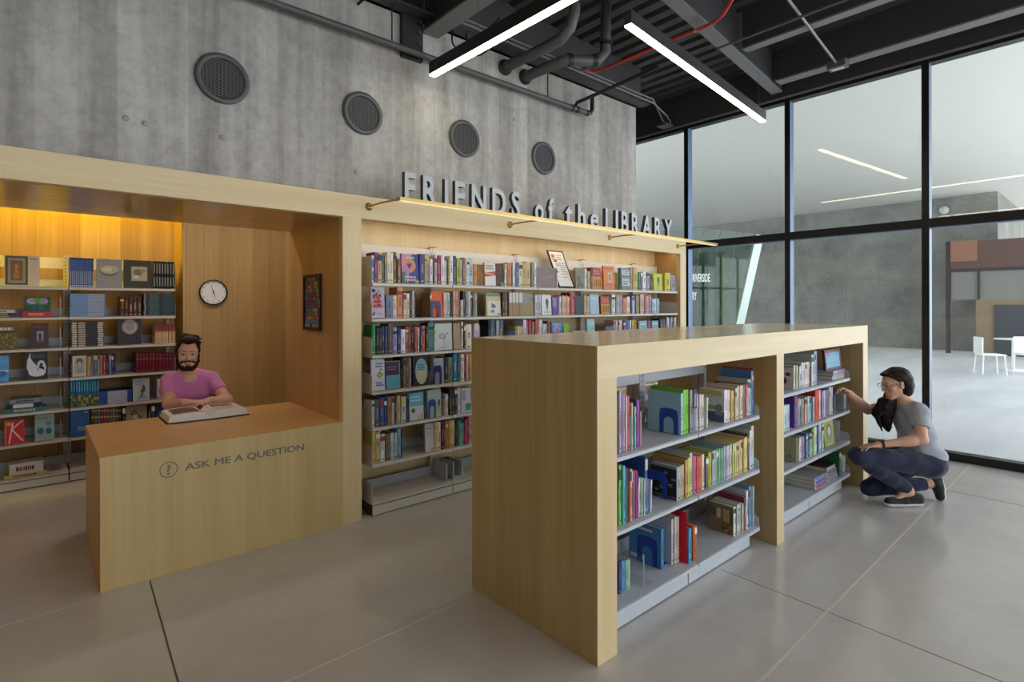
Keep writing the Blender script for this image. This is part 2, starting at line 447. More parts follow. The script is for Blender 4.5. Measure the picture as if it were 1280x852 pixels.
# ------------------------------------------------------------------ service counter
dsk = empty('service_counter', (0.95, 3.70, 0), 'oak service counter with grey lettering on its front', 'counter')
MB().bbox(0.259, 1.633, 3.681, 4.75, 0.702, 0.732, 'oak_top', 0.0015).build('counter_top', dsk)
MB().box(0.262, 1.633, 3.676, 3.74, 0.001, 0.7015, 'oak_front').box(0.2595, 1.633, 3.676, 3.6808, 0.7015, 0.7315, 'oak_front').build('front_panel', dsk)
MB().box(0.2595, 0.31, 3.7405, 4.745, 0.001, 0.7015, 'oak_side').build('end_panel', dsk)
grey = flat('6b6a6c', 0.5, k=1)
vs, fs, ns = text_polys('ASK ME A QUESTION', 1.0, 0.0, 0.0)
wx = max(v[0] for v in vs) - min(v[0] for v in vs); x0 = min(v[0] for v in vs)
hz = max(v[1] for v in vs)
kx = (1.357 - 0.662) / wx; kz = 0.040 / hz
tb = MB()
for j_, (ou, ov) in enumerate(((0, 0), (0.0017, 0), (-0.0017, 0), (0, 0.001), (0, -0.001))):
    tb.add([(0.662 + (v[0] - x0) * kx + ou, 3.6754 - 0.00005 * j_, 0.584 + v[1] * kz + ov) for v in vs], fs, grey)
ringv = []; rf = []
for k in range(40):
    t = 2 * PI * k / 40
    for r in (0.046, 0.0405): ringv.append((0.579 + r * math.cos(t), 3.6752, 0.606 + r * math.sin(t)))
for k in range(40):
    a = 2 * k; b_ = 2 * ((k + 1) % 40); rf.append((a, b_, b_ + 1, a + 1))
tb.add(ringv, rf, grey)
vs, fs, ns = text_polys('?', 1.0, 0.02, 0.0)
hx = max(v[1] for v in vs); mx = (max(v[0] for v in vs) + min(v[0] for v in vs)) / 2
tb.add([(0.579 + (v[0] - mx) * 0.056 / hx, 3.6752, 0.579 + v[1] * 0.055 / hx) for v in vs], fs, grey)
tag(tb.build('lettering', dsk, fix=False), 'grey words ASK ME A QUESTION with a ringed question mark')

# ------------------------------------------------------------------ sign letters on the fascia
sg = empty('sign_lettering', (3.9, 3.69, 2.348), 'grey metal letters reading FRIENDS of the LIBRARY standing on the oak fascia', 'sign')
def word(txt, xa, xb, hcap):
    lay = []
    pen = 0.0
    for ch in txt:
        vs, fs, ns = text_polys(ch, 1.0, 0.024, 0.11)
        a = min(v[0] for v in vs); b_ = max(v[0] for v in vs)
        lay.append((vs, fs, ns, pen - a)); pen += (b_ - a) + 0.30
    tot = pen - 0.30; k = (xb - xa) / tot
    capv, _, _ = text_polys('H', 1.0, 0.024, 0.11); kz = hcap / max(v[1] for v in capv)
    for vs, fs, ns, off in lay:
        base = min(0, 0)
        b = MB()
        P = [(xa + (v[0] + off) * k, 3.700 - v[2] * 0.19, 2.3485 + max(v[1], 0) * kz) for v in vs]
        fr = [f for f, n in zip(fs, ns) if abs(n) > 0.5]; sd = [f for f, n in zip(fs, ns) if abs(n) <= 0.5]
        b.add(P, fr, 'letters_face'); b.add(P, sd, 'letters_side')
        b.build('letter', sg)
word('FRIENDS', 2.131, 3.321, 0.232); word('of', 3.512, 3.757, 0.225); word('the', 3.925, 4.423, 0.225); word('LIBRARY', 4.541, 5.799, 0.232)

# long picture light in front of the fascia
lb = empty('picture_light', (4.0, 3.30, 2.25), 'long slim brass bar lamp held out in front of the oak fascia', 'lamp')
MB().box(1.86, 6.14, 3.275, 3.325, 2.268, 2.290, 'brass').build('bar', lb)
MB().box(1.87, 6.13, 3.281, 3.319, 2.2645, 2.2678, 'bar_glow').build('diffuser', lb)
for x in (1.835, 3.20, 4.607, 5.925):
    a = MB().tube([(x, 3.6785, 2.275), (x, 3.50, 2.277), (x + 0.04, 3.327, 2.279)], 0.007, 'brass', 8)
    a.lathe([(0.030, 0), (0.028, 0.008), (0.010, 0.012)], (x, 3.6788, 2.275), (0, -1, 0), 'brass', 16)
    a.build('arm', lb)

# round vents
for x in (0.963, 1.988, 3.0, 4.03):
    lab = {0.963: 'first round grey vent from the left in the concrete wall', 1.988: 'second round vent, left of the two pendant lights', 3.0: 'third round vent, above the word FRIENDS', 4.03: 'fourth round vent, above the words of the'}[x]
    v = empty('wall_vent', (x, 4.10, 3.10), lab, 'vent', 'round vents in the concrete wall')
    MB().lathe([(0.170, 0.0), (0.170, -0.018), (0.138, -0.022), (0.134, -0.012), (0.134, -0.002)], (x, 4.0995, 3.10), (0, 1, 0), 'vent_ring', 48).build('ring', v)
    MB().lathe([(0.134, -0.0015), (0, -0.0015)], (x, 4.0995, 3.10), (0, 1, 0), 'vent_dark', 48).build('backing', v)
    g = MB(); n = 12
    for k in range(-n, n + 1):
        z = k * 0.131 / n; w = math.sqrt(max(0.1325 ** 2 - z * z, 0))
        if w > 0.02: g.box(x - w, x + w, 4.086, 4.0905, 3.10 + z - 0.0018, 3.10 + z + 0.0018, 'vent_bar')
    for k in range(-5, 6):
        xx = k * 0.131 / 5.5; w = math.sqrt(max(0.1325 ** 2 - xx * xx, 0))
        if w > 0.02: g.box(x + xx - 0.0016, x + xx + 0.0016, 4.091, 4.094, 3.10 - w, 3.10 + w, 'vent_bar')
    g.build('grille', v)

# pendants
def pendant(p, q, z, label, cables):
    d = (Vector((q[0], q[1], 0)) - Vector((p[0], p[1], 0))); L = d.length; d.normalize()
    o = empty('pendant_light', ((p[0] + q[0]) / 2, (p[1] + q[1]) / 2, z), label, 'ceiling light', 'linear pendant lights')
    MB().beam((p[0], p[1], z + 0.064), (q[0], q[1], z + 0.064), 0.062, 0.10, 'lamp_housing').build('housing', o)
    pe = Vector((p[0], p[1], 0)) + d * 0.004; qe = Vector((q[0], q[1], 0)) - d * 0.004
    MB().beam((pe.x, pe.y, z + 0.007), (qe.x, qe.y, z + 0.007), 0.056, 0.012, 'lamp_white').build('diffuser', o)
    for t in cables:
        c = Vector((p[0], p[1], 0)).lerp(Vector((q[0], q[1], 0)), t)
        MB().tube([(c.x, c.y, z + 0.115), (c.x, c.y, 4.10 if t else 4.5)], 0.0022, 'conduit', 6).build('cable', o)
    return o
pendant((2.545, 3.937), (2.64, -0.2), 3.50, 'long black pendant light with glowing strip, above the two large wall vents', (0.15, 0.5, 0.85))
pendant((3.247, 2.425), (6.10, 2.715), 3.585, 'black pendant light with glowing strip, nearer the glass wall', (0.02, 0.95))
pendant((0.2, -1.2), (3.2, -0.95), 3.60, 'pendant light with glowing strip over the near part of the floor', (0.1, 0.9))  # out of view, added for more light in the room
pendant((-1.6, 2.9), (-1.5, -1.2), 3.55, 'pendant light with glowing strip at the left of the room', (0.1, 0.9))  # also added out of view, to light the room

# pipes under the deck
o = MB().tube([(0.1, 4.0, 3.69), (4.62, 4.0, 3.69)], 0.026, 'conduit', 12).tube([(4.62, 4.0, 3.69), (4.66, 3.985, 3.70), (4.68, 3.98, 3.74), (4.68, 3.98, 3.88)], 0.024, 'black_steel', 12)
o.tube([(4.40, 3.99, 3.70), (4.40, 3.95, 3.74), (4.42, 3.3, 3.78), (4.42, 2.95, 3.80)], 0.019, 'black_steel', 10)
for x in (4.36, 4.44, 4.60): o.tube([(x, 4.0, 3.69), (x + 0.03, 4.0, 3.69)], 0.034, 'black_steel', 12)
for x in (0.8, 2.2, 4.0): o.tube([(x, 4.0, 3.70), (x, 4.0, 4.03)], 0.006, 'black_steel', 6)
tag(o.build('sprinkler_pipe'), 'long grey sprinkler pipe running along the top of the concrete wall', 'pipe')
o = MB().tube([(3.49, 4.0985, 3.90), (3.50, 3.55, 3.90), (3.52, 3.36, 3.92), (3.55, 3.27, 4.0), (3.57, 3.24, 4.12), (3.57, 3.24, 4.51)], 0.052, 'conduit', 16)
o.lathe([(0.075, 0), (0.075, 0.03), (0.055, 0.045)], (3.49, 4.0985, 3.90), (0, -1, 0), 'black_steel', 20)
o.tube([(3.57, 3.24, 4.20), (3.57, 3.24, 4.24)], 0.062, 'black_steel', 16)
tag(o.build('drain_pipe'), 'thick black drain pipe, left of two that elbow up to the deck', 'pipe')
o = MB().tube([(3.76, 4.0985, 3.88), (3.77, 3.68, 3.88), (3.83, 3.58, 3.90), (4.02, 3.52, 3.93), (4.15, 3.46, 3.95), (4.22, 3.42, 4.04), (4.23, 3.42, 4.51)], 0.052, 'conduit', 16)
o.lathe([(0.075, 0), (0.075, 0.03), (0.055, 0.045)], (3.76, 4.0985, 3.88), (0, -1, 0), 'black_steel', 20)
for a, b_ in (((3.84, 3.575, 3.902), (3.88, 3.56, 3.908)), ((4.10, 3.49, 3.942), (4.14, 3.465, 3.95)), ((4.23, 3.42, 4.10), (4.23, 3.42, 4.14))): o.tube([a, b_], 0.062, 'black_steel', 16)
tag(o.build('drain_pipe'), 'thick black drain pipe with a double elbow, right of the pair', 'pipe')
def smooth_path(pts, n=6):
    out = []
    P = [Vector(p) for p in pts]
    for i in range(len(P) - 1):
        a, b, c, d = P[max(i - 1, 0)], P[i], P[i + 1], P[min(i + 2, len(P) - 1)]
        for k in range(n):
            t = k / n
            out.append(0.5 * ((2 * b) + (c - a) * t + (2 * a - 5 * b + 4 * c - d) * t * t + (3 * b - a - 3 * c + d) * t ** 3))
    out.append(P[-1]); return out
o = MB().tube(smooth_path([(4.41, 3.862, 4.065), (4.46, 3.835, 4.07), (4.51, 3.75, 4.05), (4.545, 3.5, 4.06), (4.55, 2.86, 4.07), (4.565, 2.55, 4.075), (4.50, 2.38, 4.06), (4.40, 2.25, 4.07), (4.30, 2.10, 4.14), (4.2, 1.8, 4.22)]), 0.016, 'red_pipe', 10)
for c in ((4.395, 3.868, 4.064), (4.555, 2.66, 4.072), (4.545, 2.5, 4.07)):
    o.tube([c, (c[0] + 0.03, c[1] - 0.04, c[2])], 0.019, 'galvanised', 10)
tag(o.build('fire_hose_pipe'), 'bright red flexible sprinkler pipe crossing under the deck', 'pipe')
o = MB().tube([(4.0, 1.82, 4.10), (6.35, 2.06, 4.10)], 0.013, 'galvanised', 10)
o.bbox(6.33, 6.45, 1.97, 2.15, 4.05, 4.128, 'conduit', 0.006).box(6.36, 6.42, 2.0, 2.12, 4.046, 4.0495, flat('d8d8d4', 0.5))
tag(o.build('electrical_conduit'), 'galvanised conduit ending in a junction box under the joists', 'conduit')
o = MB().tube([(5.03, 2.70, 4.065), (5.0, -3.0, 4.065)], 0.012, 'conduit', 10)
tag(o.build('electrical_conduit'), 'thin dark conduit crossing under the joists', 'conduit')
for k, lab in ((0, 'upper of two black conduits bending down the end of the window beam'), (1, 'lower of two black conduits bending down the end of the window beam')):
    z = 4.085 - 0.042 * k; ye = 4.40 - 0.09 * k
    o = MB().tube([(2.75, 3.895, z), (5.55, 3.895, z), (5.75, 3.91, z + 0.01), (6.58, ye - 0.06, 4.17), (6.70, ye, 4.175), (6.745, ye, 4.155), (6.755, ye, 4.1005)], 0.010, 'flange', 8)
    tag(o.build('electrical_conduit'), lab, 'conduit')
o = MB().bbox(6.60, 6.78, 4.28, 4.44, 4.07, 4.10, 'conduit', 0.004)
tag(o.build('ceiling_junction_box'), 'flat black junction box under the end of the window beam', 'junction box')
o = MB().tube(smooth_path([(2.80, 4.0, 4.02), (2.78, 3.96, 3.86), (2.86, 3.90, 3.82), (3.0, 3.82, 3.97), (3.1, 3.7, 4.1)]), 0.008, 'black_plastic', 8)
o.tube(smooth_path([(2.95, 4.0, 4.02), (2.97, 3.96, 3.86), (3.05, 3.9, 3.83), (3.2, 3.8, 4.0)]), 0.008, 'black_plastic', 8)
tag(o.build('hanging_cable'), 'black looped cables hanging beside the deep beam', 'cable')
o = MB().tube([(1.95, 4.0985, 3.97), (1.99, 3.7, 4.02), (2.0, 3.6, 4.05)], 0.012, 'black_steel', 8)
tag(o.build('threaded_rod'), 'short black rod sticking out near the top of the concrete wall', 'rod')

# ------------------------------------------------------------------ outside
struct(MB().box(6.99, 70, -30, 45, -0.15, -0.02, 'paving'), 'ground_outside', 'pale paved court outside the glass wall', cat='paving')
struct(MB().box(-4.2, 0.5, -8.1, -8, 0, 4.6, flat('b9b4ad', 0.8)), 'wall_behind', 'plain wall far behind the viewer', cat='wall')  # part wall out of view, added to cut light from behind the viewer
struct(MB().box(6.99, 46, -2.3, 26, 5.30, 5.60, 'soffit_out'), 'ceiling_outside', 'pale soffit over the court outside', cat='soffit')
struct(MB().box(23.9, 24.4, 2.95, 26, -0.02, 5.30, 'concrete_out').box(24.4, 46, 2.95, 3.4, -0.02, 5.30, 'concrete_out'), 'wall_outside', 'concrete wall across the court', cat='wall')
lamp = MB().lathe([(0.0, 0), (0.14, 0.0), (0.14, 0.06), (0.0, 0.09)], (23.88, 4.35, 4.85), (-1, 0, 0), flat('d8d8d4', 0.5), 20)
tag(lamp.build('wall_lamp'), 'small round white bulkhead light on the concrete wall across the court', 'light')
sf = empty('shopfront', (22.6, 2.4, 0), 'rust brown steel framed shopfront seen across the court', 'shopfront')  # built solid where the glass shows a reflection, colours greyed like its haze
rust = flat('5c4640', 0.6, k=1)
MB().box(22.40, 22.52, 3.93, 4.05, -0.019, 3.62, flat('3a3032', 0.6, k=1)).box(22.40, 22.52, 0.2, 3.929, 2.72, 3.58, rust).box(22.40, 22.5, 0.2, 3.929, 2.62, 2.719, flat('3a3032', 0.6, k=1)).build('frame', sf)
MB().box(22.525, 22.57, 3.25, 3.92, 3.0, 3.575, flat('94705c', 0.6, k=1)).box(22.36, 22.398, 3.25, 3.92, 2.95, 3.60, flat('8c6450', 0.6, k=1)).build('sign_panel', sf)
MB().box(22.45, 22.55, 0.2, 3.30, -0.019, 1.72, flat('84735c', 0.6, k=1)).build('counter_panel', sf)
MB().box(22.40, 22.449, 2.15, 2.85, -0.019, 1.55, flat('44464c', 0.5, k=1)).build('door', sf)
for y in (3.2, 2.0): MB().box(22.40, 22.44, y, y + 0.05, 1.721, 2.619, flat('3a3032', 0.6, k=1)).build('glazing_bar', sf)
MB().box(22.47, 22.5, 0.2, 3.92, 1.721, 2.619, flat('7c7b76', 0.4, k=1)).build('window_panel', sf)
def reflection_chair(x, y, rz, label):  # stand-in for a chair reflected in the glass, built solid outside
    o = empty('cafe_chair', (x, y, -0.0195), label, 'chair', 'white chairs in the court'); o.rotation_euler.z = rz
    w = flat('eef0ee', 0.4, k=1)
    def bld(mb, n):
        ob = mb.build(n); ob.parent = o; return ob
    bld(MB().bbox(-0.22, 0.22, -0.22, 0.22, 0.43, 0.46, w, 0.01), 'seat')
    bld(MB().bbox(-0.22, 0.22, 0.20, 0.23, 0.47, 0.84, w, 0.01), 'backrest')
    for sx in (-0.19, 0.19):
        for sy in (-0.19, 0.19):
            bld(MB().tube([(sx, sy, 0.43), (sx * 1.15, sy * 1.15, 0)], 0.014, w, 8), 'leg')
reflection_chair(16.3, 2.15, 0.5, 'white cafe chair outside, in front of the shopfront, nearer the mullion')
reflection_chair(16.9, 1.52, -0.8, 'white cafe chair outside, at the edge of the picture')
ct = empty('cafe_table', (17.6, 1.9, -0.0195), 'white cafe table outside behind the white chairs', 'table')  # stand-in for a reflected table, set outside as a solid object
MB().lathe([(0, 0.0), (0.36, 0.0), (0.36, 0.025), (0, 0.025)], (17.6, 1.9, 0.72), (0, 0, 1), flat('eef0ee', 0.4, k=1), 28).build('table_top', ct)
MB().tube([(17.6, 1.9, 0.72), (17.6, 1.9, 0.0)], 0.03, flat('eef0ee', 0.4, k=1), 10).lathe([(0.24, 0), (0.22, 0.03), (0, 0.035)], (17.6, 1.9, -0.0195), (0, 0, 1), flat('eef0ee', 0.4, k=1), 24).build('pedestal', ct)
# leaning glass vestibule
ve = empty('glass_vestibule', (14.2, 7.5, -0.0195), 'green tinted glass vestibule with leaning panes and white lettering', 'vestibule')
A = Vector((13.2, 8.9, 0)); B_ = Vector((14.95, 6.88, 0)); dv = (B_ - A); 
for k in range(6):
    p = A + dv * (k / 6); q = A + dv * ((k + 1) / 6 - 0.008)
    lean = Vector((-0.75, 0.62, 0)) * 0.0
    pb = p - dv.normalized() * 0.75; qb = q - dv.normalized() * 0.75
    nrm = Vector((0.012, 0.010, 0)).normalized() * 0.012
    hA = 3.62 + 0.0 * k; tA = Vector((0, 0, 3.86 - 0.055 * k)); tB = Vector((0, 0, 3.86 - 0.055 * (k + 1)))
    vs = [pb, qb, q + tB, p + tA]
    g = MB().add(vs + [v + nrm for v in vs], [(0, 1, 2, 3), (7, 6, 5, 4), (0, 4, 5, 1), (1, 5, 6, 2), (2, 6, 7, 3), (3, 7, 4, 0)], 'green_glass')
    g.build('pane', ve)
e = dv.normalized()
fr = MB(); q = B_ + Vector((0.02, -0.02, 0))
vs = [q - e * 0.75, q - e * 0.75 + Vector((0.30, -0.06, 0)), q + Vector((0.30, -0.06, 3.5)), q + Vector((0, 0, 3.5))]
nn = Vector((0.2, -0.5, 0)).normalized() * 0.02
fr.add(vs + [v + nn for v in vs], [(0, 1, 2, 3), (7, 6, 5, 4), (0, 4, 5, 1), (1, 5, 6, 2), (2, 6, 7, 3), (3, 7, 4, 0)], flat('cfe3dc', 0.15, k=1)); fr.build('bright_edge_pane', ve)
inner = MB()
for k, hcol in ((0, '8a5a45'), (1, '9c6b4a'), (2, '75543f'), (3, '5f6a5c'), (4, '6b6b58')):
    p = A + dv * (k / 6) + Vector((0.55, 0.5, 0)); 
    inner.box(p.x, p.x + 0.18, p.y - 0.2, p.y, 0.0, 3.1, flat(hcol, 0.7, k=1))
inner.box(13.6, 15.6, 8.9, 9.0, 0, 3.0, flat('5d5f58', 0.8, k=1)); inner.build('interior_fins', ve)
ux = e
white = flat('f2f2f0', 0.5, k=1.1)
tb = MB(); nv = Vector((-dv.y, dv.x, 0)).normalized()
if nv.x > 0: nv = -nv
for txt, z, hh in (('RIVERSIDE', 2.21, 0.22), ('MAIN', 1.95, 0.19), ('LIBRARY', 1.70, 0.22)):
    vs, fs, ns = text_polys(txt, 1.0, 0.012, 0.0)
    xr = max(v[0] for v in vs); kk = hh / max(v[1] for v in vs)
    right = {'RIVERSIDE': 0.66, 'MAIN': 0.50, 'LIBRARY': 0.565}[txt]
    for_ = [A + dv * right + e * ((v[0] - xr) * kk * 0.33 - 0.75 * (1 - z / 3.75)) + nv * 0.05 + Vector((0, 0, z + v[1] * kk)) for v in vs]
    tb.add(for_, fs, white)
tag(tb.build('lettering', ve, fix=False), 'white capitals on the leaning glass')
# ================================================================== SHELVING
def shelf_unit(name, label, x0, x1, yf, yb, zs, top, facing=-1, group=None, metal='shelf_metal', kick=0.06, upright_dark=False, toe=0.0, brh=0.13, cat='shelving', back_top=None, ends='lr'):
    """One bay of cantilever steel shelving; yf is the front of the shelves, yb the line of the uprights."""
    s = 1 if yb > yf else -1
    def Y(a, b): return (min(a, b), max(a, b))
    u = empty(name, ((x0 + x1) / 2, yb, 0), label, cat, group)
    for xx in (x0 + 0.001, x1 - 0.026):
        ya, yb_ = Y(yb, yb + s * 0.045)
        p = MB().box(xx, xx + 0.025, ya, yb_, 0.0006, top, metal)
        z = 0.1
        fy = yb - s * 0.0006
        fa, fb = Y(fy, fy + s * 0.0004)
        while z < top - 0.04:
            p.box(xx + 0.010, xx + 0.015, fa, fb, z, z + 0.016, 'slot_dark'); z += 0.032
        if back_top:
            pa, pb = Y(yb - s * 0.035, yb + s * 0.03)
            p.box(xx - 0.0, xx + 0.018, pa, pb, top, top + 0.006, 'brass')
        p.build('upright', u)
    for i, z in enumerate(zs):
        base = (i == len(zs) - 1)
        sh = MB()
        ya, yb_ = Y(yf, yb - s * 0.002)
        sh.box(x0 + 0.004, x1 - 0.004, ya, yb_, z - 0.004, z, metal)
        la, lb_ = Y(yf, yf + s * 0.012)
        sh.bbox(x0 + 0.0032, x1 - 0.0032, la, lb_, z - 0.024, z + 0.0015, metal, 0.002)
        ba, bb = Y(yb - s * 0.012, yb - s * 0.004)
        sh.box(x0 + 0.03, x1 - 0.03, ba, bb, z + 0.001, z + 0.075, 'shelf_grey')
        so = sh.build('base_shelf' if base else 'shelf', u)
        for xx in ([x0 + 0.0005] if 'l' in ends else []) + ([x1 - 0.0025] if 'r' in ends else []):
            y1 = yf + s * 0.006; y2 = yb - s * 0.001
            pol = [(y1, z - 0.022), (y2, z - 0.022), (y2, z + brh + 0.015), (y1 + s * 0.02, z + brh), (y1, z + brh - 0.02)]
            MB().prism(pol, lambda a, b, t: (t, a, b), xx, xx + 0.002, metal).build('side_bracket', so)
    k = MB(); yk = yf + s * toe
    ka, kb = Y(yk, yk + s * 0.012)
    k.box(x0 + 0.004, x1 - 0.004, ka, kb, 0.008, zs[-1] - 0.032, metal)
    ka, kb = Y(yk + s * 0.013, yb - s * 0.002)
    k.box(x0 + 0.004, x1 - 0.004, ka, kb, 0.0006, zs[-1] - 0.026, 'slot_dark')
    k.build('kick_plate', u)
    if back_top:
        pa, pb = Y(yb + s * 0.002, yb + s * 0.006)
        MB().box(x0 + 0.028, x1 - 0.028, pa, pb, back_top[0], back_top[1], metal).build('back_plate', u)
    return u
WZ = [1.722, 1.457, 1.186, 0.917, 0.650, 0.382, 0.105]
wb = [1.862, 2.58, 3.55, 4.52, 5.45, 5.935]
wl = ['steel shelving bay of the wall bookcase, next to the oak pier', 'steel shelving bay of the wall bookcase, second from the oak pier', 'middle steel shelving bay of the wall bookcase', 'steel shelving bay of the wall bookcase under the words of the', 'narrow steel shelving bay at the glass wall end of the wall bookcase']
for i in range(5):
    shelf_unit('shelving_bay', wl[i], wb[i] + 0.0005, wb[i + 1] - 0.0005, 3.688, 3.985, WZ, 2.05, group='wall bookcase bays', back_top=(1.93, 2.035), ends=('l', '', '', '', 'r')[i])
LZ = [1.720, 1.457, 1.187, 0.918, 0.648, 0.385, 0.100]
for a, b, lab in ((-0.75, 0.222, 'left steel shelving bay of the corner bookcase behind the counter'), (0.2225, 1.036, 'right steel shelving bay of the corner bookcase behind the man')):
    shelf_unit('shelving_bay', lab, a, b, 6.195, 6.56, LZ, 2.03, group='corner bookcase bays', metal='shelf_metal', back_top=(1.90, 2.0), ends='l' if a < 0 else 'r')
# free standing island
isl = empty('oak_island', (3.6, 1.96, 0), 'freestanding pale oak island bookcase in the middle of the floor', 'bookcase')
MB().bbox(1.811, 5.41, 1.515, 2.407, 1.3365, 1.376, 'oak_island_top', 0.0015).build('top_panel', isl)
fa = MB().box(1.811, 5.41, 1.515, 1.555, 1.2312, 1.336, 'oak_pale').box(1.812, 5.409, 2.367, 2.407, 1.2312, 1.336, 'oak_pale')
fa.box(1.811, 1.851, 1.5555, 2.3665, 1.2312, 1.336, 'oak_island').box(5.37, 5.41, 1.5555, 2.3665, 1.2312, 1.336, 'oak_island')
fa.box(1.811, 5.41, 1.5145, 1.5149, 1.2312, 1.3755, 'oak_pale'); fa.box(1.8105, 1.8109, 1.515, 2.407, 1.2312, 1.3755, 'oak_island'); fa.build('fascia', isl)
def isl_panel(xa, xb, nm):
    MB().box(xa, xb, 1.5165, 2.407, 0.001, 1.231, 'oak_island').box(xa, xb, 1.515, 1.5163, 0.001, 1.231, 'oak_pale_z').build(nm, isl)
isl_panel(1.811, 1.945, 'end_panel'); isl_panel(3.592, 3.70, 'divider'); isl_panel(5.291, 5.41, 'end_panel')
IZL = [0.855, 0.515, 0.150]; IZR = [0.945, 0.676, 0.420, 0.150]
for a, b, zs, lab in ((1.975, 2.7145, IZL, 'steel shelving in the near half of the island, next to the near end panel'), (2.7155, 3.450, IZL, 'steel shelving in the near half of the island, next to the oak divider'), (3.715, 4.4145, IZR, 'steel shelving in the far half of the island, next to the oak divider'), (4.4155, 5.115, IZR, 'steel shelving in the far half of the island, beside the crouching woman')):
    shelf_unit('shelving_bay', lab, a, b, 1.56, 1.925, zs, 1.20, group='island bays facing the aisle', metal='shelf_cool', toe=0.065, brh=0.065, back_top=(1.09, 1.195), ends='l' if a in (1.975, 3.715) else 'r')
for a, b, zs, lab in ((1.975, 2.7145, IZL, 'hidden back shelving of the island, near end'), (2.7155, 3.450, IZL, 'hidden back shelving of the island, second from the near end'), (3.715, 4.4145, IZR, 'hidden back shelving of the island, third from the near end'), (4.4155, 5.115, IZR, 'hidden back shelving of the island, far end')):
    shelf_unit('shelving_bay', lab, a, b, 2.365, 2.02, zs, 1.20, group='island bays facing the wall bookcase', metal='shelf_metal', toe=0.065, brh=0.065, ends='l' if a in (1.975, 3.715) else 'r')

# ================================================================== BOOKS
PALETTE = [('white', 'f0eff0'), ('cream', 'f0e0c0'), ('beige', 'd2b98c'), ('tan', 'b8935a'), ('brown', '7a5030'), ('dark brown', '452c20'), ('black', '1c1c20'), ('charcoal', '484850'), ('grey', '8c8c90'), ('pale grey', 'b8b8c0'), ('navy', '2c3460'), ('blue', '3c68b0'), ('pale blue', 'a8c8e4'), ('sky blue', '68a8dc'), ('teal', '3c8890'), ('pale teal', 'a0c8c4'), ('green', '3c8850'), ('pale green', 'b4dcb4'), ('lime', '98c830'), ('olive', 'a8a040'), ('yellow', 'e0c840'), ('pale yellow', 'ece4a0'), ('mustard', 'c89c38'), ('orange', 'e07830'), ('peach', 'eab490'), ('coral', 'dc6858'), ('red', 'd03028'), ('crimson', 'a82850'), ('maroon', '6c2030'), ('brick', '98503c'), ('pink', 'dc98b4'), ('magenta', 'b83c88'), ('purple', '6c4090'), ('plum', '543048'), ('lilac', 'b4a4cc'), ('mauve', '9c7c98'), ('taupe', 'a08c74'), ('steel blue', '6888a8')]
PALV = [(n, rgb(h)) for n, h in PALETTE]
def colour_name(h):
    c = rgb(h)
    return min(PALV, key=lambda p: sum(w * (a - b) ** 2 for w, a, b in zip((0.9, 1.2, 0.8), p[1], c)))[0]
ORD = ['', 'first', 'second', 'third', 'fourth', 'fifth', 'sixth', 'seventh', 'eighth', 'ninth', 'tenth', 'eleventh', 'twelfth', 'thirteenth', 'fourteenth', 'fifteenth', 'sixteenth', 'seventeenth', 'eighteenth', 'nineteenth']
TENS = {2: ('twenty', 'twentieth'), 3: ('thirty', 'thirtieth'), 4: ('forty', 'fortieth'), 5: ('fifty', 'fiftieth'), 6: ('sixty', 'sixtieth'), 7: ('seventy', 'seventieth')}
def ordinal(n):
    if n < 20: return ORD[n]
    t, u = divmod(n, 10)
    return TENS[t][1] if u == 0 else TENS[t][0] + '-' + ORD[u]
ACC_LIGHT = ['f0e8d0', 'e8c860', 'ffffff', 'e0d8c8', 'd8b070']
ACC_DARK = ['30303a', '802828', '28406c', '604830', '205048', 'b04030']
def blend(a, b, t):
    return ''.join('%x%x' % (q, q) for q in (min(15, int(round(15 * (u * (1 - t) + v * t)))) for u, v in zip(rgb(a), rgb(b))))
def lum(h):
    c = rgb(h); return 0.3 * c[0] + 0.59 * c[1] + 0.11 * c[2]

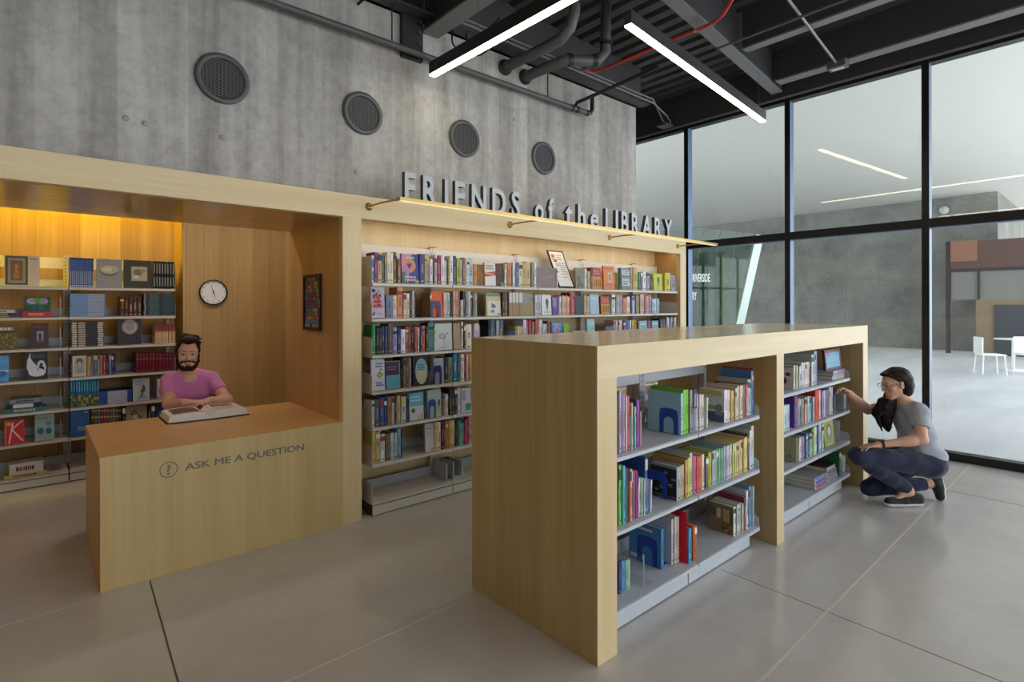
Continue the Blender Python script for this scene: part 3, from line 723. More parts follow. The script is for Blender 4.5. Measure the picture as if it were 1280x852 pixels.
def cover_art(b, kind, x0, x1, z0, z1, y, base, rnd):
    """Print on a cover: shapes on the plane y facing -y. u,v in 0..1 over the cover."""
    w = x1 - x0; h = z1 - z0; lay = [0]
    def nexty(): lay[0] += 1; return y - 0.00025 * lay[0]
    def R(u0, v0, u1, v1, c):
        yy = nexty(); b.add([(x0 + u0 * w, yy, z0 + v0 * h), (x0 + u1 * w, yy, z0 + v0 * h), (x0 + u1 * w, yy, z0 + v1 * h), (x0 + u0 * w, yy, z0 + v1 * h)], [(0, 1, 2, 3)], c)
    def P(pts, c):
        yy = nexty(); b.add([(x0 + u * w, yy, z0 + v * h) for u, v in pts], [tuple(range(len(pts)))], c)
    def E(cu, cv, ru, rv, c, n=20, a0=0.0):
        P([(cu + ru * math.cos(2 * PI * k / n + a0), cv + rv * math.sin(2 * PI * k / n + a0)) for k in range(n)], c)
    def lines(u0, v0, u1, v1, n, c, frac=0.45):
        hh = (v1 - v0) / n
        for k in range(n):
            u = u0
            vv = v1 - (k + 1) * hh + hh * (1 - frac) / 2
            end = u1 - rnd.random() * 0.25 * (u1 - u0)
            while u < end:
                l = (0.08 + 0.14 * rnd.random()) * (u1 - u0)
                R(u, vv, min(u + l, end), vv + hh * frac, c); u += l + 0.04 * (u1 - u0)
    def line(pts, t, c):
        for (ua, va), (ub, vb) in zip(pts, pts[1:]):
            dx = (ub - ua) * w; dz = (vb - va) * h; L = math.hypot(dx, dz) or 1; nx = -dz / L * t / 2 / w; nz = dx / L * t / 2 / h
            P([(ua + nx, va + nz), (ua - nx, va - nz), (ub - nx, vb - nz), (ub + nx, vb + nz)], c)
    k = kind
    if k == 'burst':
        P([(0, 0.45), (0.55, 1), (0, 1)], 'e89ac0'); P([(0.35, 0), (1, 0), (1, 1), (0.62, 1)], '4a52a8'); P([(0, 0), (0.3, 0), (0.2, 0.4), (0, 0.35)], '3c8c70')
        E(0.5, 0.6, 0.33, 0.24, 'd8b048', 16); E(0.48, 0.58, 0.24, 0.18, 'e888a0', 14); P([(0.42, 0.48), (0.30, 0.66), (0.40, 0.70), (0.44, 0.62), (0.5, 0.70), (0.6, 0.66)], '3c44b0')
        lines(0.3, 0.82, 0.75, 0.93, 1, 'f0e0b0', 0.6); lines(0.15, 0.05, 0.9, 0.26, 2, 'f4c8c0', 0.6); R(0.75, 0.0, 1.0, 0.1, 'b8b048')
    elif k == 'redband':
        R(0.02, 0.0, 1, 1, 'f2eeea'); P([(0.02, 0.38), (1, 0.46), (1, 0.64), (0.02, 0.55)], 'd0503c'); lines(0.12, 0.7, 0.85, 0.92, 3, '806068'); lines(0.1, 0.47, 0.9, 0.55, 1, 'f0e4dc', 0.6)
    elif k == 'dark': lines(0.15, 0.55, 0.9, 0.9, 4, '8a6a58', 0.3); R(0.55, 0.0, 0.95, 0.16, '98907c')
    elif k == 'script':
        lines(0.38, 0.88, 0.75, 0.94, 1, '9c8c8c', 0.4)
        vs, fs, ns = text_polys('Chocolate', 1.0, 0.0, 0.0); sx = 0.56 / (max(v[0] for v in vs)); yy = nexty()
        b.add([(x0 + (0.26 + v[0] * sx + v[1] * 0.06) * w, yy, z0 + (0.36 + v[1] * 0.20 + v[0] * sx * 0.32) * h) for v in vs], fs, 'd8c090')
        lines(0.4, 0.06, 0.6, 0.12, 1, '6c5c60', 0.5)
    elif k == 'mottle':
        for _ in range(14): E(rnd.uniform(0.12, 0.88), rnd.uniform(0.12, 0.88), rnd.uniform(0.05, 0.14), rnd.uniform(0.05, 0.12), rnd.choice(['6c6258', 'a89c84', '847a74', '948a90']), 8, rnd.random())
    elif k == 'yellowbase':
        R(0.05, 0.0, 1, 0.56, 'd8a838'); lines(0.15, 0.66, 0.9, 0.9, 2, 'd89890', 0.5)
        for u in (0.2, 0.4, 0.6, 0.8): R(u, 0.08, u + 0.1, 0.45, rnd.choice(['a05030', '8c4428', 'b86c30']))
    elif k == 'window': R(0.42, 0.3, 0.75, 0.72, 'e8d8c8'); R(0.48, 0.36, 0.69, 0.66, 'b08878'); lines(0.12, 0.06, 0.9, 0.24, 2, 'c05038', 0.4); R(0.05, 0.86, 0.98, 0.9, 'c8622c')
    elif k == 'bands':
        R(0.22, 0.68, 0.98, 0.92, 'dfe3e6'); R(0.22, 0.18, 0.98, 0.36, 'dfe3e6'); R(0.22, 0.4, 0.98, 0.52, 'c8d0d4'); lines(0.3, 0.72, 0.92, 0.9, 2, '566068', 0.5); lines(0.3, 0.2, 0.92, 0.34, 1, '566068', 0.5); R(0, 0, 0.14, 1, '3c4448')
    elif k == 'figure': E(0.55, 0.62, 0.16, 0.2, '60666c'); E(0.55, 0.42, 0.1, 0.16, '787e82'); lines(0.25, 0.08, 0.85, 0.2, 2, '90989c', 0.4)
    elif k == 'comic':
        for _ in range(26): R(*(lambda u, v: (u, v, u + rnd.uniform(0.06, 0.24), v + rnd.uniform(0.03, 0.1)))(rnd.uniform(0, 0.76), rnd.uniform(0, 0.9)), rnd.choice(['3c4878', 'c8d0dc', '2c2c38', 'a8b4c8', '8c3c48']))
        lines(0.15, 0.3, 0.9, 0.74, 3, 'd84a38', 0.7)
    elif k == 'birdcover': R(0, 0.86, 1, 0.98, '6aa0b0'); R(0.1, 0.0, 0.98, 0.66, 'f0ece6'); E(0.5, 0.42, 0.16, 0.09, '807890'); P([(0.4, 0.42), (0.32, 0.6), (0.5, 0.5)], '686078'); E(0.42, 0.2, 0.14, 0.07, '90889c'); E(0.85, 0.08, 0.12, 0.04, 'a8a090')
    elif k == 'reddot': R(0, 0.0, 1, 0.55, 'a89468'); P([(0, 0.56), (0.45, 0.56), (1, 1), (0, 1)], '98a0a4'); E(0.82, 0.72, 0.08, 0.05, 'cc3c3c')
    elif k == 'halves': R(0.0, 0.05, 1, 0.55, '5c50a8'); E(0.45, 0.6, 0.3, 0.22, '88b8d8'); E(0.5, 0.5, 0.18, 0.2, 'b070b8'); lines(0.12, 0.8, 0.88, 0.94, 1, 'e8b8d0', 0.6)
    elif k == 'specks':
        for _ in range(8): E(rnd.uniform(0.15, 0.85), rnd.uniform(0.15, 0.6), 0.05, 0.03, rnd.choice(['e8f0f4', '507890', 'c86850']), 8)
        lines(0.15, 0.72, 0.85, 0.88, 2, 'eef4f6', 0.5)
    elif k == 'drawing': R(0.03, 0.03, 0.97, 0.97, 'd8dedc'); E(0.4, 0.52, 0.2, 0.11, '8c98a8'); E(0.4, 0.52, 0.13, 0.07, 'c4ccd0'); line([(0.5, 0.55), (0.56, 0.12)], 0.003, '607080'); line([(0.53, 0.4), (0.7, 0.62)], 0.003, '607080'); line([(0.55, 0.34), (0.42, 0.3)], 0.003, '607080'); E(0.7, 0.62, 0.05, 0.03, '586878'); lines(0.3, 0.07, 0.7, 0.12, 1, '707880', 0.6)
    elif k == 'leaf': P([(0.36, 0.48), (0.62, 0.62), (0.9, 0.5), (0.62, 0.38)], '98a838'); P([(0.44, 0.48), (0.62, 0.56), (0.8, 0.5), (0.62, 0.43)], 'c8cc70'); lines(0.3, 0.72, 0.9, 0.9, 2, '5868a8', 0.5); lines(0.3, 0.12, 0.9, 0.28, 2, '5868a8', 0.5); E(0.68, 0.66, 0.06, 0.03, '486038', 8)
    elif k == 'maroontop': R(0, 0.52, 0.94, 0.98, '5a2c50'); R(0.0, 0.5, 0.94, 0.53, '3c3c50'); lines(0.12, 0.66, 0.8, 0.84, 2, 'a0809c', 0.35)
    elif k == 'oval': E(0.56, 0.48, 0.42, 0.44, 'a8bcd4', 28); E(0.56, 0.30, 0.34, 0.24, 'd0c8a0', 24); E(0.56, 0.7, 0.3, 0.18, '88b8cc', 24); lines(0.32, 0.5, 0.8, 0.74, 3, '4c6080', 0.4)
    elif k == 'skyfig': R(0, 0.0, 1, 0.52, 'd0d8dc'); E(0.26, 0.36, 0.15, 0.09, '6c7c38'); lines(0.1, 0.66, 0.9, 0.92, 2, 'dcecf0', 0.45); R(0.58, 0.02, 0.62, 0.16, '504838'); R(0.82, 0.02, 0.87, 0.18, '604838'); R(0.68, 0.0, 0.76, 0.06, 'c0a040')
    elif k == 'yellowflowers':
        for _ in range(9): E(rnd.uniform(0.5, 0.95), rnd.uniform(0.05, 0.4), 0.07, 0.05, rnd.choice(['c8a830', '98902c', '788028']), 9)
        R(0.74, 0.4, 0.9, 0.62, '505c78')
    elif k == 'letterhead': R(0.08, 0.82, 0.92, 0.85, '6c8090'); lines(0.15, 0.55, 0.8, 0.74, 3, 'a8acb0', 0.3); E(0.7, 0.08, 0.12, 0.03, '806850', 10)
    elif k == 'framedart':
        R(0.02, 0.03, 0.66, 0.97, '6c6454'); R(0.09, 0.09, 0.59, 0.91, 'b8ac80'); R(0.17, 0.17, 0.51, 0.82, '8c7450'); R(0.22, 0.22, 0.46, 0.76, 'a87848'); P([(0.26, 0.24), (0.42, 0.24), (0.38, 0.6), (0.3, 0.62)], 'd89058'); E(0.34, 0.64, 0.05, 0.05, 'e0b080', 10)
        lines(0.72, 0.86, 0.97, 0.92, 1, '908878', 0.6); lines(0.72, 0.4, 0.95, 0.8, 7, 'd0c8a8', 0.2)
    elif k == 'shell': E(0.5, 0.6, 0.38, 0.2, '6c6c62', 24); E(0.5, 0.63, 0.37, 0.16, 'c8c098', 24); E(0.42, 0.64, 0.2, 0.08, 'e4dcb8', 16); lines(0.3, 0.2, 0.7, 0.3, 2, 'b0b4b8', 0.25)
    elif k == 'photo': R(0.26, 0.24, 0.86, 0.78, '8c806c'); R(0.28, 0.26, 0.84, 0.76, 'c8b898'); E(0.5, 0.56, 0.16, 0.13, '7c7458', 12); E(0.45, 0.4, 0.1, 0.06, 'e8e0cc', 10); E(0.7, 0.62, 0.1, 0.08, 'a89470', 10)
    elif k == 'garden':
        for _ in range(26): E(rnd.uniform(0.05, 0.95), rnd.uniform(0.04, 0.62), 0.06, 0.05, rnd.choice(['6c7c34', 'a8a048', '48582c', 'c0a868', '889440']), 8)
        R(0, 0.66, 1, 0.7, '3c3428'); lines(0.04, 0.73, 0.98, 0.88, 1, 'f0ead8', 0.75)
    elif k == 'smallphoto': R(0.34, 0.26, 0.72, 0.68, 'a8b4bc'); E(0.52, 0.5, 0.1, 0.1, '3c4450', 12); P([(0.4, 0.28), (0.66, 0.28), (0.58, 0.44), (0.46, 0.44)], '4c5460'); lines(0.2, 0.8, 0.8, 0.9, 1, '907870', 0.3)
    elif k == 'medal': E(0.52, 0.68, 0.34, 0.30, '8c8884', 32); E(0.52, 0.68, 0.30, 0.265, 'bcb8b0', 32); E(0.52, 0.68, 0.18, 0.16, 'a09c98', 20); lines(0.3, 0.2, 0.75, 0.28, 1, '5c5058', 0.4)
    elif k == 'bluewave': R(0, 0.36, 1, 0.46, 'dcecf6'); E(0.5, 0.3, 0.4, 0.12, '3c78c8', 16); R(0, 0.7, 1, 1, '78b8f0')
    elif k == 'swan':
        P([(0.05, 0.42), (0.08, 0.7), (0.2, 0.95), (0.24, 0.97), (0.22, 0.8), (0.32, 0.66), (0.5, 0.5), (0.56, 0.3), (0.4, 0.12), (0.18, 0.22)], 'e6e8ee')
        E(0.52, 0.25, 0.38, 0.15, 'eceef2', 24); P([(0.72, 0.22), (0.86, 0.3), (0.84, 0.42), (0.74, 0.5), (0.88, 0.56), (0.93, 0.44), (0.9, 0.22), (0.8, 0.12)], 'eceef2')
        P([(0.88, 0.56), (0.82, 0.66), (0.66, 0.69), (0.54, 0.6), (0.52, 0.44), (0.6, 0.36), (0.62, 0.5), (0.68, 0.6), (0.78, 0.57), (0.84, 0.46)], 'eceef2'); P([(0.54, 0.42), (0.6, 0.35), (0.55, 0.3)], '303038')
        lines(0.28, 0.78, 0.9, 0.92, 2, '8c94a0', 0.3)
    elif k == 'portrait': R(0.14, 0.16, 0.9, 0.92, 'b8b8a8'); E(0.5, 0.62, 0.2, 0.2, '8c9088', 18); E(0.5, 0.74, 0.25, 0.14, '60645c', 16); E(0.5, 0.58, 0.13, 0.16, 'c8c8b8', 16); P([(0.2, 0.18), (0.84, 0.18), (0.68, 0.4), (0.36, 0.4)], 'a4a898')
    elif k == 'bootpic': lines(0.1, 0.84, 0.7, 0.92, 1, '5878a8', 0.5); lines(0.1, 0.7, 0.75, 0.8, 2, '6c88b0', 0.4); P([(0.5, 0.3), (0.72, 0.42), (0.76, 0.64), (0.56, 0.6), (0.44, 0.44)], '5c5c50'); E(0.62, 0.64, 0.08, 0.06, 'b04848', 10); P([(0.3, 0.1), (0.6, 0.14), (0.64, 0.36), (0.52, 0.36)], '8c9498'); E(0.75, 0.14, 0.1, 0.05, 'a8b088', 10)
    elif k == 'kay': line([(0.22, 0.03), (0.42, 0.9)], 0.009, 'f0e8e4'); line([(0.36, 0.62), (0.95, 0.97)], 0.009, 'f0e8e4'); line([(0.36, 0.62), (0.94, 0.1)], 0.010, 'f0e8e4'); R(0.1, 0.78, 0.34, 0.92, 'd8b838'); R(0.0, 0.0, 0.06, 1.0, 'd89070')
    elif k == 'discs': E(0.28, 0.38, 0.2, 0.14, '5c7c98', 18); E(0.28, 0.38, 0.1, 0.07, '38586c', 14); E(0.72, 0.36, 0.16, 0.12, '4c6c80', 16); E(0.7, 0.66, 0.16, 0.08, '6c9cb0', 14); lines(0.1, 0.8, 0.8, 0.93, 2, '9c6858', 0.35); R(0, 0, 1, 0.08, 'b8ccc0')
    elif k == 'photo2':
        for _ in range(16): E(rnd.uniform(0.1, 0.9), rnd.uniform(0.1, 0.75), 0.12, 0.08, rnd.choice(['7c8c70', 'b0a088', '94705c', 'c8c4b8', '5c6c5c']), 9)
        R(0.35, 0.2, 0.55, 0.6, 'd8d0c8')
    elif k == 'whiteswan': R(0.08, 0.1, 0.94, 0.94, 'b8bc48'); E(0.52, 0.56, 0.26, 0.32, '60603c', 22); E(0.52, 0.54, 0.15, 0.22, 'e8e8e0', 18); E(0.5, 0.4, 0.1, 0.12, 'c8c0b0', 12); R(0.25, 0.06, 0.8, 0.11, 'e8ecd0')
    elif k == 'bluepanel': R(0, 0, 1, 1, '5c2038'); R(0.06, 0.12, 0.9, 0.86, '78b4d8'); lines(0.14, 0.4, 0.82, 0.66, 3, 'a0d0ec', 0.3); R(0.1, 0.89, 0.6, 0.95, 'b84050'); E(0.2, 0.79, 0.06, 0.04, '8c5058', 10); E(0.66, 0.77, 0.05, 0.03, '5070a8', 10)
    elif k == 'flower': R(0.12, 0.42, 0.88, 0.98, '4c8c40'); E(0.3, 0.7, 0.2, 0.2, 'c8b8d8', 12); E(0.72, 0.7, 0.2, 0.2, 'b8a0d0', 12); P([(0.2, 0.1), (0.4, 0.5), (0.5, 0.1)], '4858a8'); P([(0.8, 0.1), (0.6, 0.5), (0.52, 0.1)], '5868b0'); E(0.5, 0.75, 0.14, 0.16, '68b048', 10); E(0.3, 0.72, 0.05, 0.05, 'd04890', 8); E(0.72, 0.72, 0.05, 0.05, 'd04890', 8)

def side_art(b, kind, y0, y1, z0, z1, x, rnd):
    """Print on the left board (the face that looks along -x); u runs from the spine backwards."""
    d = y1 - y0; h = z1 - z0; n = [0]
    def R(u0, v0, u1, v1, c):
        n[0] += 1; xx = x - 0.00025 * n[0]
        b.add([(xx, y0 + u0 * d, z0 + v0 * h), (xx, y0 + u1 * d, z0 + v0 * h), (xx, y0 + u1 * d, z0 + v1 * h), (xx, y0 + u0 * d, z0 + v1 * h)], [(0, 1, 2, 3)], c)
    def E(cu, cv, ru, rv, c, k=14):
        n[0] += 1; xx = x - 0.00025 * n[0]
        b.add([(xx, y0 + (cu + ru * math.cos(2 * PI * i / k)) * d, z0 + (cv + rv * math.sin(2 * PI * i / k)) * h) for i in range(k)], [tuple(range(k))], c)
    if kind == 'road':
        R(0, 0, 1, 0.3, '566088'); R(0.02, 0.3, 1, 0.82, 'd8dce0'); R(0.3, 0.36, 1, 0.5, '88b868'); R(0.1, 0.82, 1, 0.97, 'd0bc68'); E(0.2, 0.42, 0.14, 0.14, '808c94'); R(0.06, 0.2, 0.34, 0.36, '9098a0'); E(0.7, 0.62, 0.12, 0.06, 'b0b8c4')
    elif kind == 'ferns':
        R(0, 0, 1, 0.93, '2a2830'); R(0, 0.94, 1, 1.0, '88a8c0'); R(0, 0.05, 1, 0.08, 'a08890')
        for k in range(9): E(rnd.uniform(0.1, 0.9), rnd.uniform(0.2, 0.8), 0.09, 0.035, rnd.choice(['a8b0a0', '785868', '98a8a0', 'b08890']), 8)
    elif kind == 'town':
        R(0, 0, 1, 0.9, '8c7c5c'); R(0, 0.9, 1, 1, '788068'); R(0.15, 0.42, 0.4, 0.86, 'c8b078'); R(0.5, 0.5, 0.66, 0.84, 'e0d8b8'); R(0.02, 0.35, 0.14, 0.8, '6c5850'); R(0.72, 0.55, 0.96, 0.85, '586848')
        for k in range(10): R(*(lambda u, v: (u, v, u + 0.12, v + 0.1))(rnd.uniform(0.02, 0.85), rnd.uniform(0.05, 0.36)), rnd.choice(['b08860', '604838', 'c89870', '7c6048']))
    elif kind == 'dots':
        R(0, 0, 1, 0.9, 'dcd6da'); E(0.55, 0.34, 0.26, 0.18, '54304c'); E(0.25, 0.62, 0.12, 0.08, '5c4878'); E(0.85, 0.8, 0.1, 0.1, 'c87c70'); R(0, 0.9, 1, 0.97, 'a8a4b8')
    elif kind == 'label': R(0.55, 0.06, 0.95, 0.16, 'e4e8ea'); R(0.25, 0.84, 0.7, 0.9, 'dfe6ea')
    elif kind == 'label2': R(0.05, 0.14, 1.0, 0.26, 'eef0f0')
    elif kind == 'lilac': R(0, 0.0, 1, 1, '8c5c98'); R(0.1, 0.72, 0.7, 0.9, 'a8b8d8'); E(0.5, 0.8, 0.2, 0.08, 'b8c8e0')
    elif kind == 'olive': R(0.06, 0.08, 0.95, 0.9, 'b8b894'); R(0.06, 0.1, 0.95, 0.13, '98987c'); E(0.3, 0.2, 0.08, 0.05, '8c8468')

def add_pages(root, x0, x1, y0, y1, z0, z1, nm='page_block', m='pages'):
    mb = MB().box(x0, x1, y0, y1, z0, z1, m)
    ob = mb.build(nm); ob.parent = root
    return ob
def make_book(name, x0, x1, y, depth, z, h, col, typ, ex, rnd, side=None):
    """An upright book, spine towards -y. Local origin at the foot of the spine."""
    w = x1 - x0; b = MB(); hw = w / 2
    t = min(0.0028, w * 0.14)
    b.box(-hw, -hw + t, 0, depth, 0, h, 'cover').box(hw - t, hw, 0, depth, 0, h, 'cover')
    n = 5 if w > 0.016 else 3                      # spine, a little rounded
    pr = [(-hw + 2 * hw * k / n, -0.0035 * math.sin(PI * k / n) - 0.0001) for k in range(n + 1)]
    pol = pr + [(hw, 0.0), (-hw, 0.0)]
    b.prism([(p[0], p[1]) for p in pr] + [(hw, t), (-hw, t)], lambda u, v, tt: (u, v, tt), 0.0, h, 'cover')
    ys = -0.0040
    acc = rnd.choice(ACC_DARK if lum(col) > 0.45 else ACC_LIGHT)
    acc = blend(acc, col, 0.35)
    def R(u0, v0, u1, v1, c, k=0):
        yy = ys - 0.00015 * k
        b.add([(-hw + u0 * w, yy, v0 * h), (-hw + u1 * w, yy, v0 * h), (-hw + u1 * w, yy, v1 * h), (-hw + u0 * w, yy, v1 * h)], [(0, 1, 2, 3)], c)
    if ex == 'whitetop': R(0.06, 0.55, 0.94, 0.97, 'e8e4e4')
    elif ex == 'redtop': R(0, 0.63, 1, 1, '942838'); R(0.1, 0.2, 0.9, 0.22, 'a88840'); R(0.2, 0.7, 0.8, 0.72, 'd8b060', 1)
    elif ex == 'navytop': R(0, 0.55, 1, 1, '3c3858'); R(0.25, 0.6, 0.75, 0.9, '9890a8', 1)
    elif ex == 'tealbox': R(0.42, 0.08, 0.95, 0.36, '4c9c90'); R(0.1, 0.5, 0.4, 0.9, 'a0a0a8')
    elif ex == 'picbase':
        for k in range(4): R(0, 0.02 + 0.1 * k, 1, 0.12 + 0.1 * k, rnd.choice(['5c7838', 'a89838', '486040', 'c0a878', '3c5c4c']))
        R(0.3, 0.55, 0.7, 0.9, '70b8d0')
    elif ex == 'bluebase': R(0, 0.0, 1, 0.34, '3450a0'); R(0.15, 0.6, 0.85, 0.66, 'd8c890'); R(0.15, 0.84, 0.85, 0.9, 'd8c890')
    elif ex == 'gold': R(0.1, 0.9, 0.9, 0.915, 'b88c48'); R(0.15, 0.62, 0.85, 0.78, '50101c'); R(0.25, 0.66, 0.75, 0.74, 'b88c48', 1); R(0.1, 0.1, 0.9, 0.115, 'b88c48')
    elif ex == 'silver': R(0.22, 0.08, 0.78, 0.42, '8c8c88'); R(0.22, 0.55, 0.78, 0.92, '8c8c88')
    elif ex == 'white': R(0.3, 0.1, 0.7, 0.55, 'c8d4e8'); R(0.0, 0.94, 1, 1, '30447c'); R(0.15, 0.02, 0.85, 0.07, 'e8ecf4')
    elif ex == 'binder': R(0.36, 0.22, 0.82, 0.38, '78a0a8'); R(0.7, 0.9, 0.9, 0.95, 'c8d8e4')
    elif ex == 'green': R(0, 0.55, 1, 0.85, '4878b0'); R(0, 0.08, 1, 0.42, '50a068'); R(0, 0.9, 1, 1, 'f0f0f0')
    elif w > 0.012 or rnd.random() < 0.7:
        k = rnd.random(); v = rnd.uniform(0.55, 0.66)
        if k < 0.35: R(0, v + 0.08, 1, v + 0.09, acc); R(0, v - 0.22, 1, v - 0.21, acc)
        if k > 0.72: R(0, rnd.uniform(0.72, 0.8), 1, rnd.uniform(0.84, 0.97), rnd.choice(ACC_LIGHT + ACC_DARK))
        zz = v + 0.05                                        # title lettering running down the spine
        lo = v - rnd.uniform(0.14, 0.34)
        while zz > lo:
            l = rnd.uniform(0.02, 0.06)
            R(0.35, zz - l, 0.65, zz, acc, 1); zz -= l + rnd.uniform(0.008, 0.02)
        R(0.25, 0.06, 0.75, 0.06 + min(0.05, w / h * 0.6), acc, 1)
    if side: side_art(b, side, 0.0, depth, 0.002, h - 0.002, -hw - 0.0002, rnd)
    ob = b.build(name, fix=False)
    fixn(ob); ob.location = (x0 + hw, y, z); ob.color = hexlin(col, 0.88)
    add_pages(ob, -hw + t, hw - t, t + 0.0005, depth - 0.004, 0.003, h - 0.004)
    return ob
def fixn(ob):
    bm = bmesh.new(); bm.from_mesh(ob.data)
    isl_ = [f for f in bm.faces if len(f.verts) >= 3]
    # closed parts only: print quads already face outwards
    closed = [f for f in isl_ if all(len(e.link_faces) == 2 for e in f.edges)]
    bmesh.ops.recalc_face_normals(bm, faces=closed)
    bm.to_mesh(ob.data); bm.free()
def make_faceout(name, x0, x1, y, z, h, col, ex, rnd, thick=0.022, lean=3.0):
    w = x1 - x0; hw = w / 2; t = 0.0025; b = MB()
    b.box(-hw, hw, 0, t, 0, h, 'cover').box(-hw, hw, thick - t, thick, 0, h, 'cover').box(-hw, -hw + t, t, thick - t, 0, h, 'cover')
    if ex not in ('plain', ''): cover_art(b, ex, -hw + 0.001, hw - 0.001, 0.001, h - 0.001, -0.0003, col, rnd)
    else:
        cover_art(b, 'none', -hw, hw, 0, h, 0, col, rnd)
    ob = b.build(name, fix=False); fixn(ob)
    ob.location = (x0 + hw, y, z + 0.0006 + thick * math.sin(math.radians(lean))); ob.rotation_euler.x = -math.radians(lean); ob.color = hexlin(col, 0.88)
    add_pages(ob, -hw + t + 0.0005, hw - 0.004, t + 0.0003, thick - t - 0.0003, 0.003, h - 0.004)
    return ob
def make_flat(name, x0, x1, y, depth, z, t, col, rnd, bands=None, title=True):
    """A book lying flat, spine towards -y."""
    w = x1 - x0; hw = w / 2; c = min(0.0022, t * 0.15); b = MB()
    b.box(-hw, hw, 0, depth, 0, c, 'cover').box(-hw, hw, 0, depth, t - c, t, 'cover').box(-hw, hw, -0.001, c, 0.0001, t - 0.0001, 'cover')
    for k, (u0, u1, hc) in enumerate(bands or []):
        b.add([(-hw + u0 * w, -0.0016 - 0.0001 * k, t * 0.14), (-hw + u1 * w, -0.0016 - 0.0001 * k, t * 0.14), (-hw + u1 * w, -0.0016 - 0.0001 * k, t * 0.86), (-hw + u0 * w, -0.0016 - 0.0001 * k, t * 0.86)], [(0, 1, 2, 3)], hc)
    if title and not bands:
        acc = rnd.choice(ACC_DARK if lum(col) > 0.45 else ACC_LIGHT); u = 0.2
        while u < 0.7:
            l = rnd.uniform(0.03, 0.09)
            b.add([(-hw + u * w, -0.0016, t * 0.3), (-hw + (u + l) * w, -0.0016, t * 0.3), (-hw + (u + l) * w, -0.0016, t * 0.7), (-hw + u * w, -0.0016, t * 0.7)], [(0, 1, 2, 3)], acc); u += l + 0.02
    ob = b.build(name, fix=False); fixn(ob); ob.location = (x0 + hw, y, z); ob.color = hexlin(col, 0.88)
    add_pages(ob, -hw + 0.004, hw - 0.004, c + 0.0003, depth - 0.004, c, t - c)
    return ob

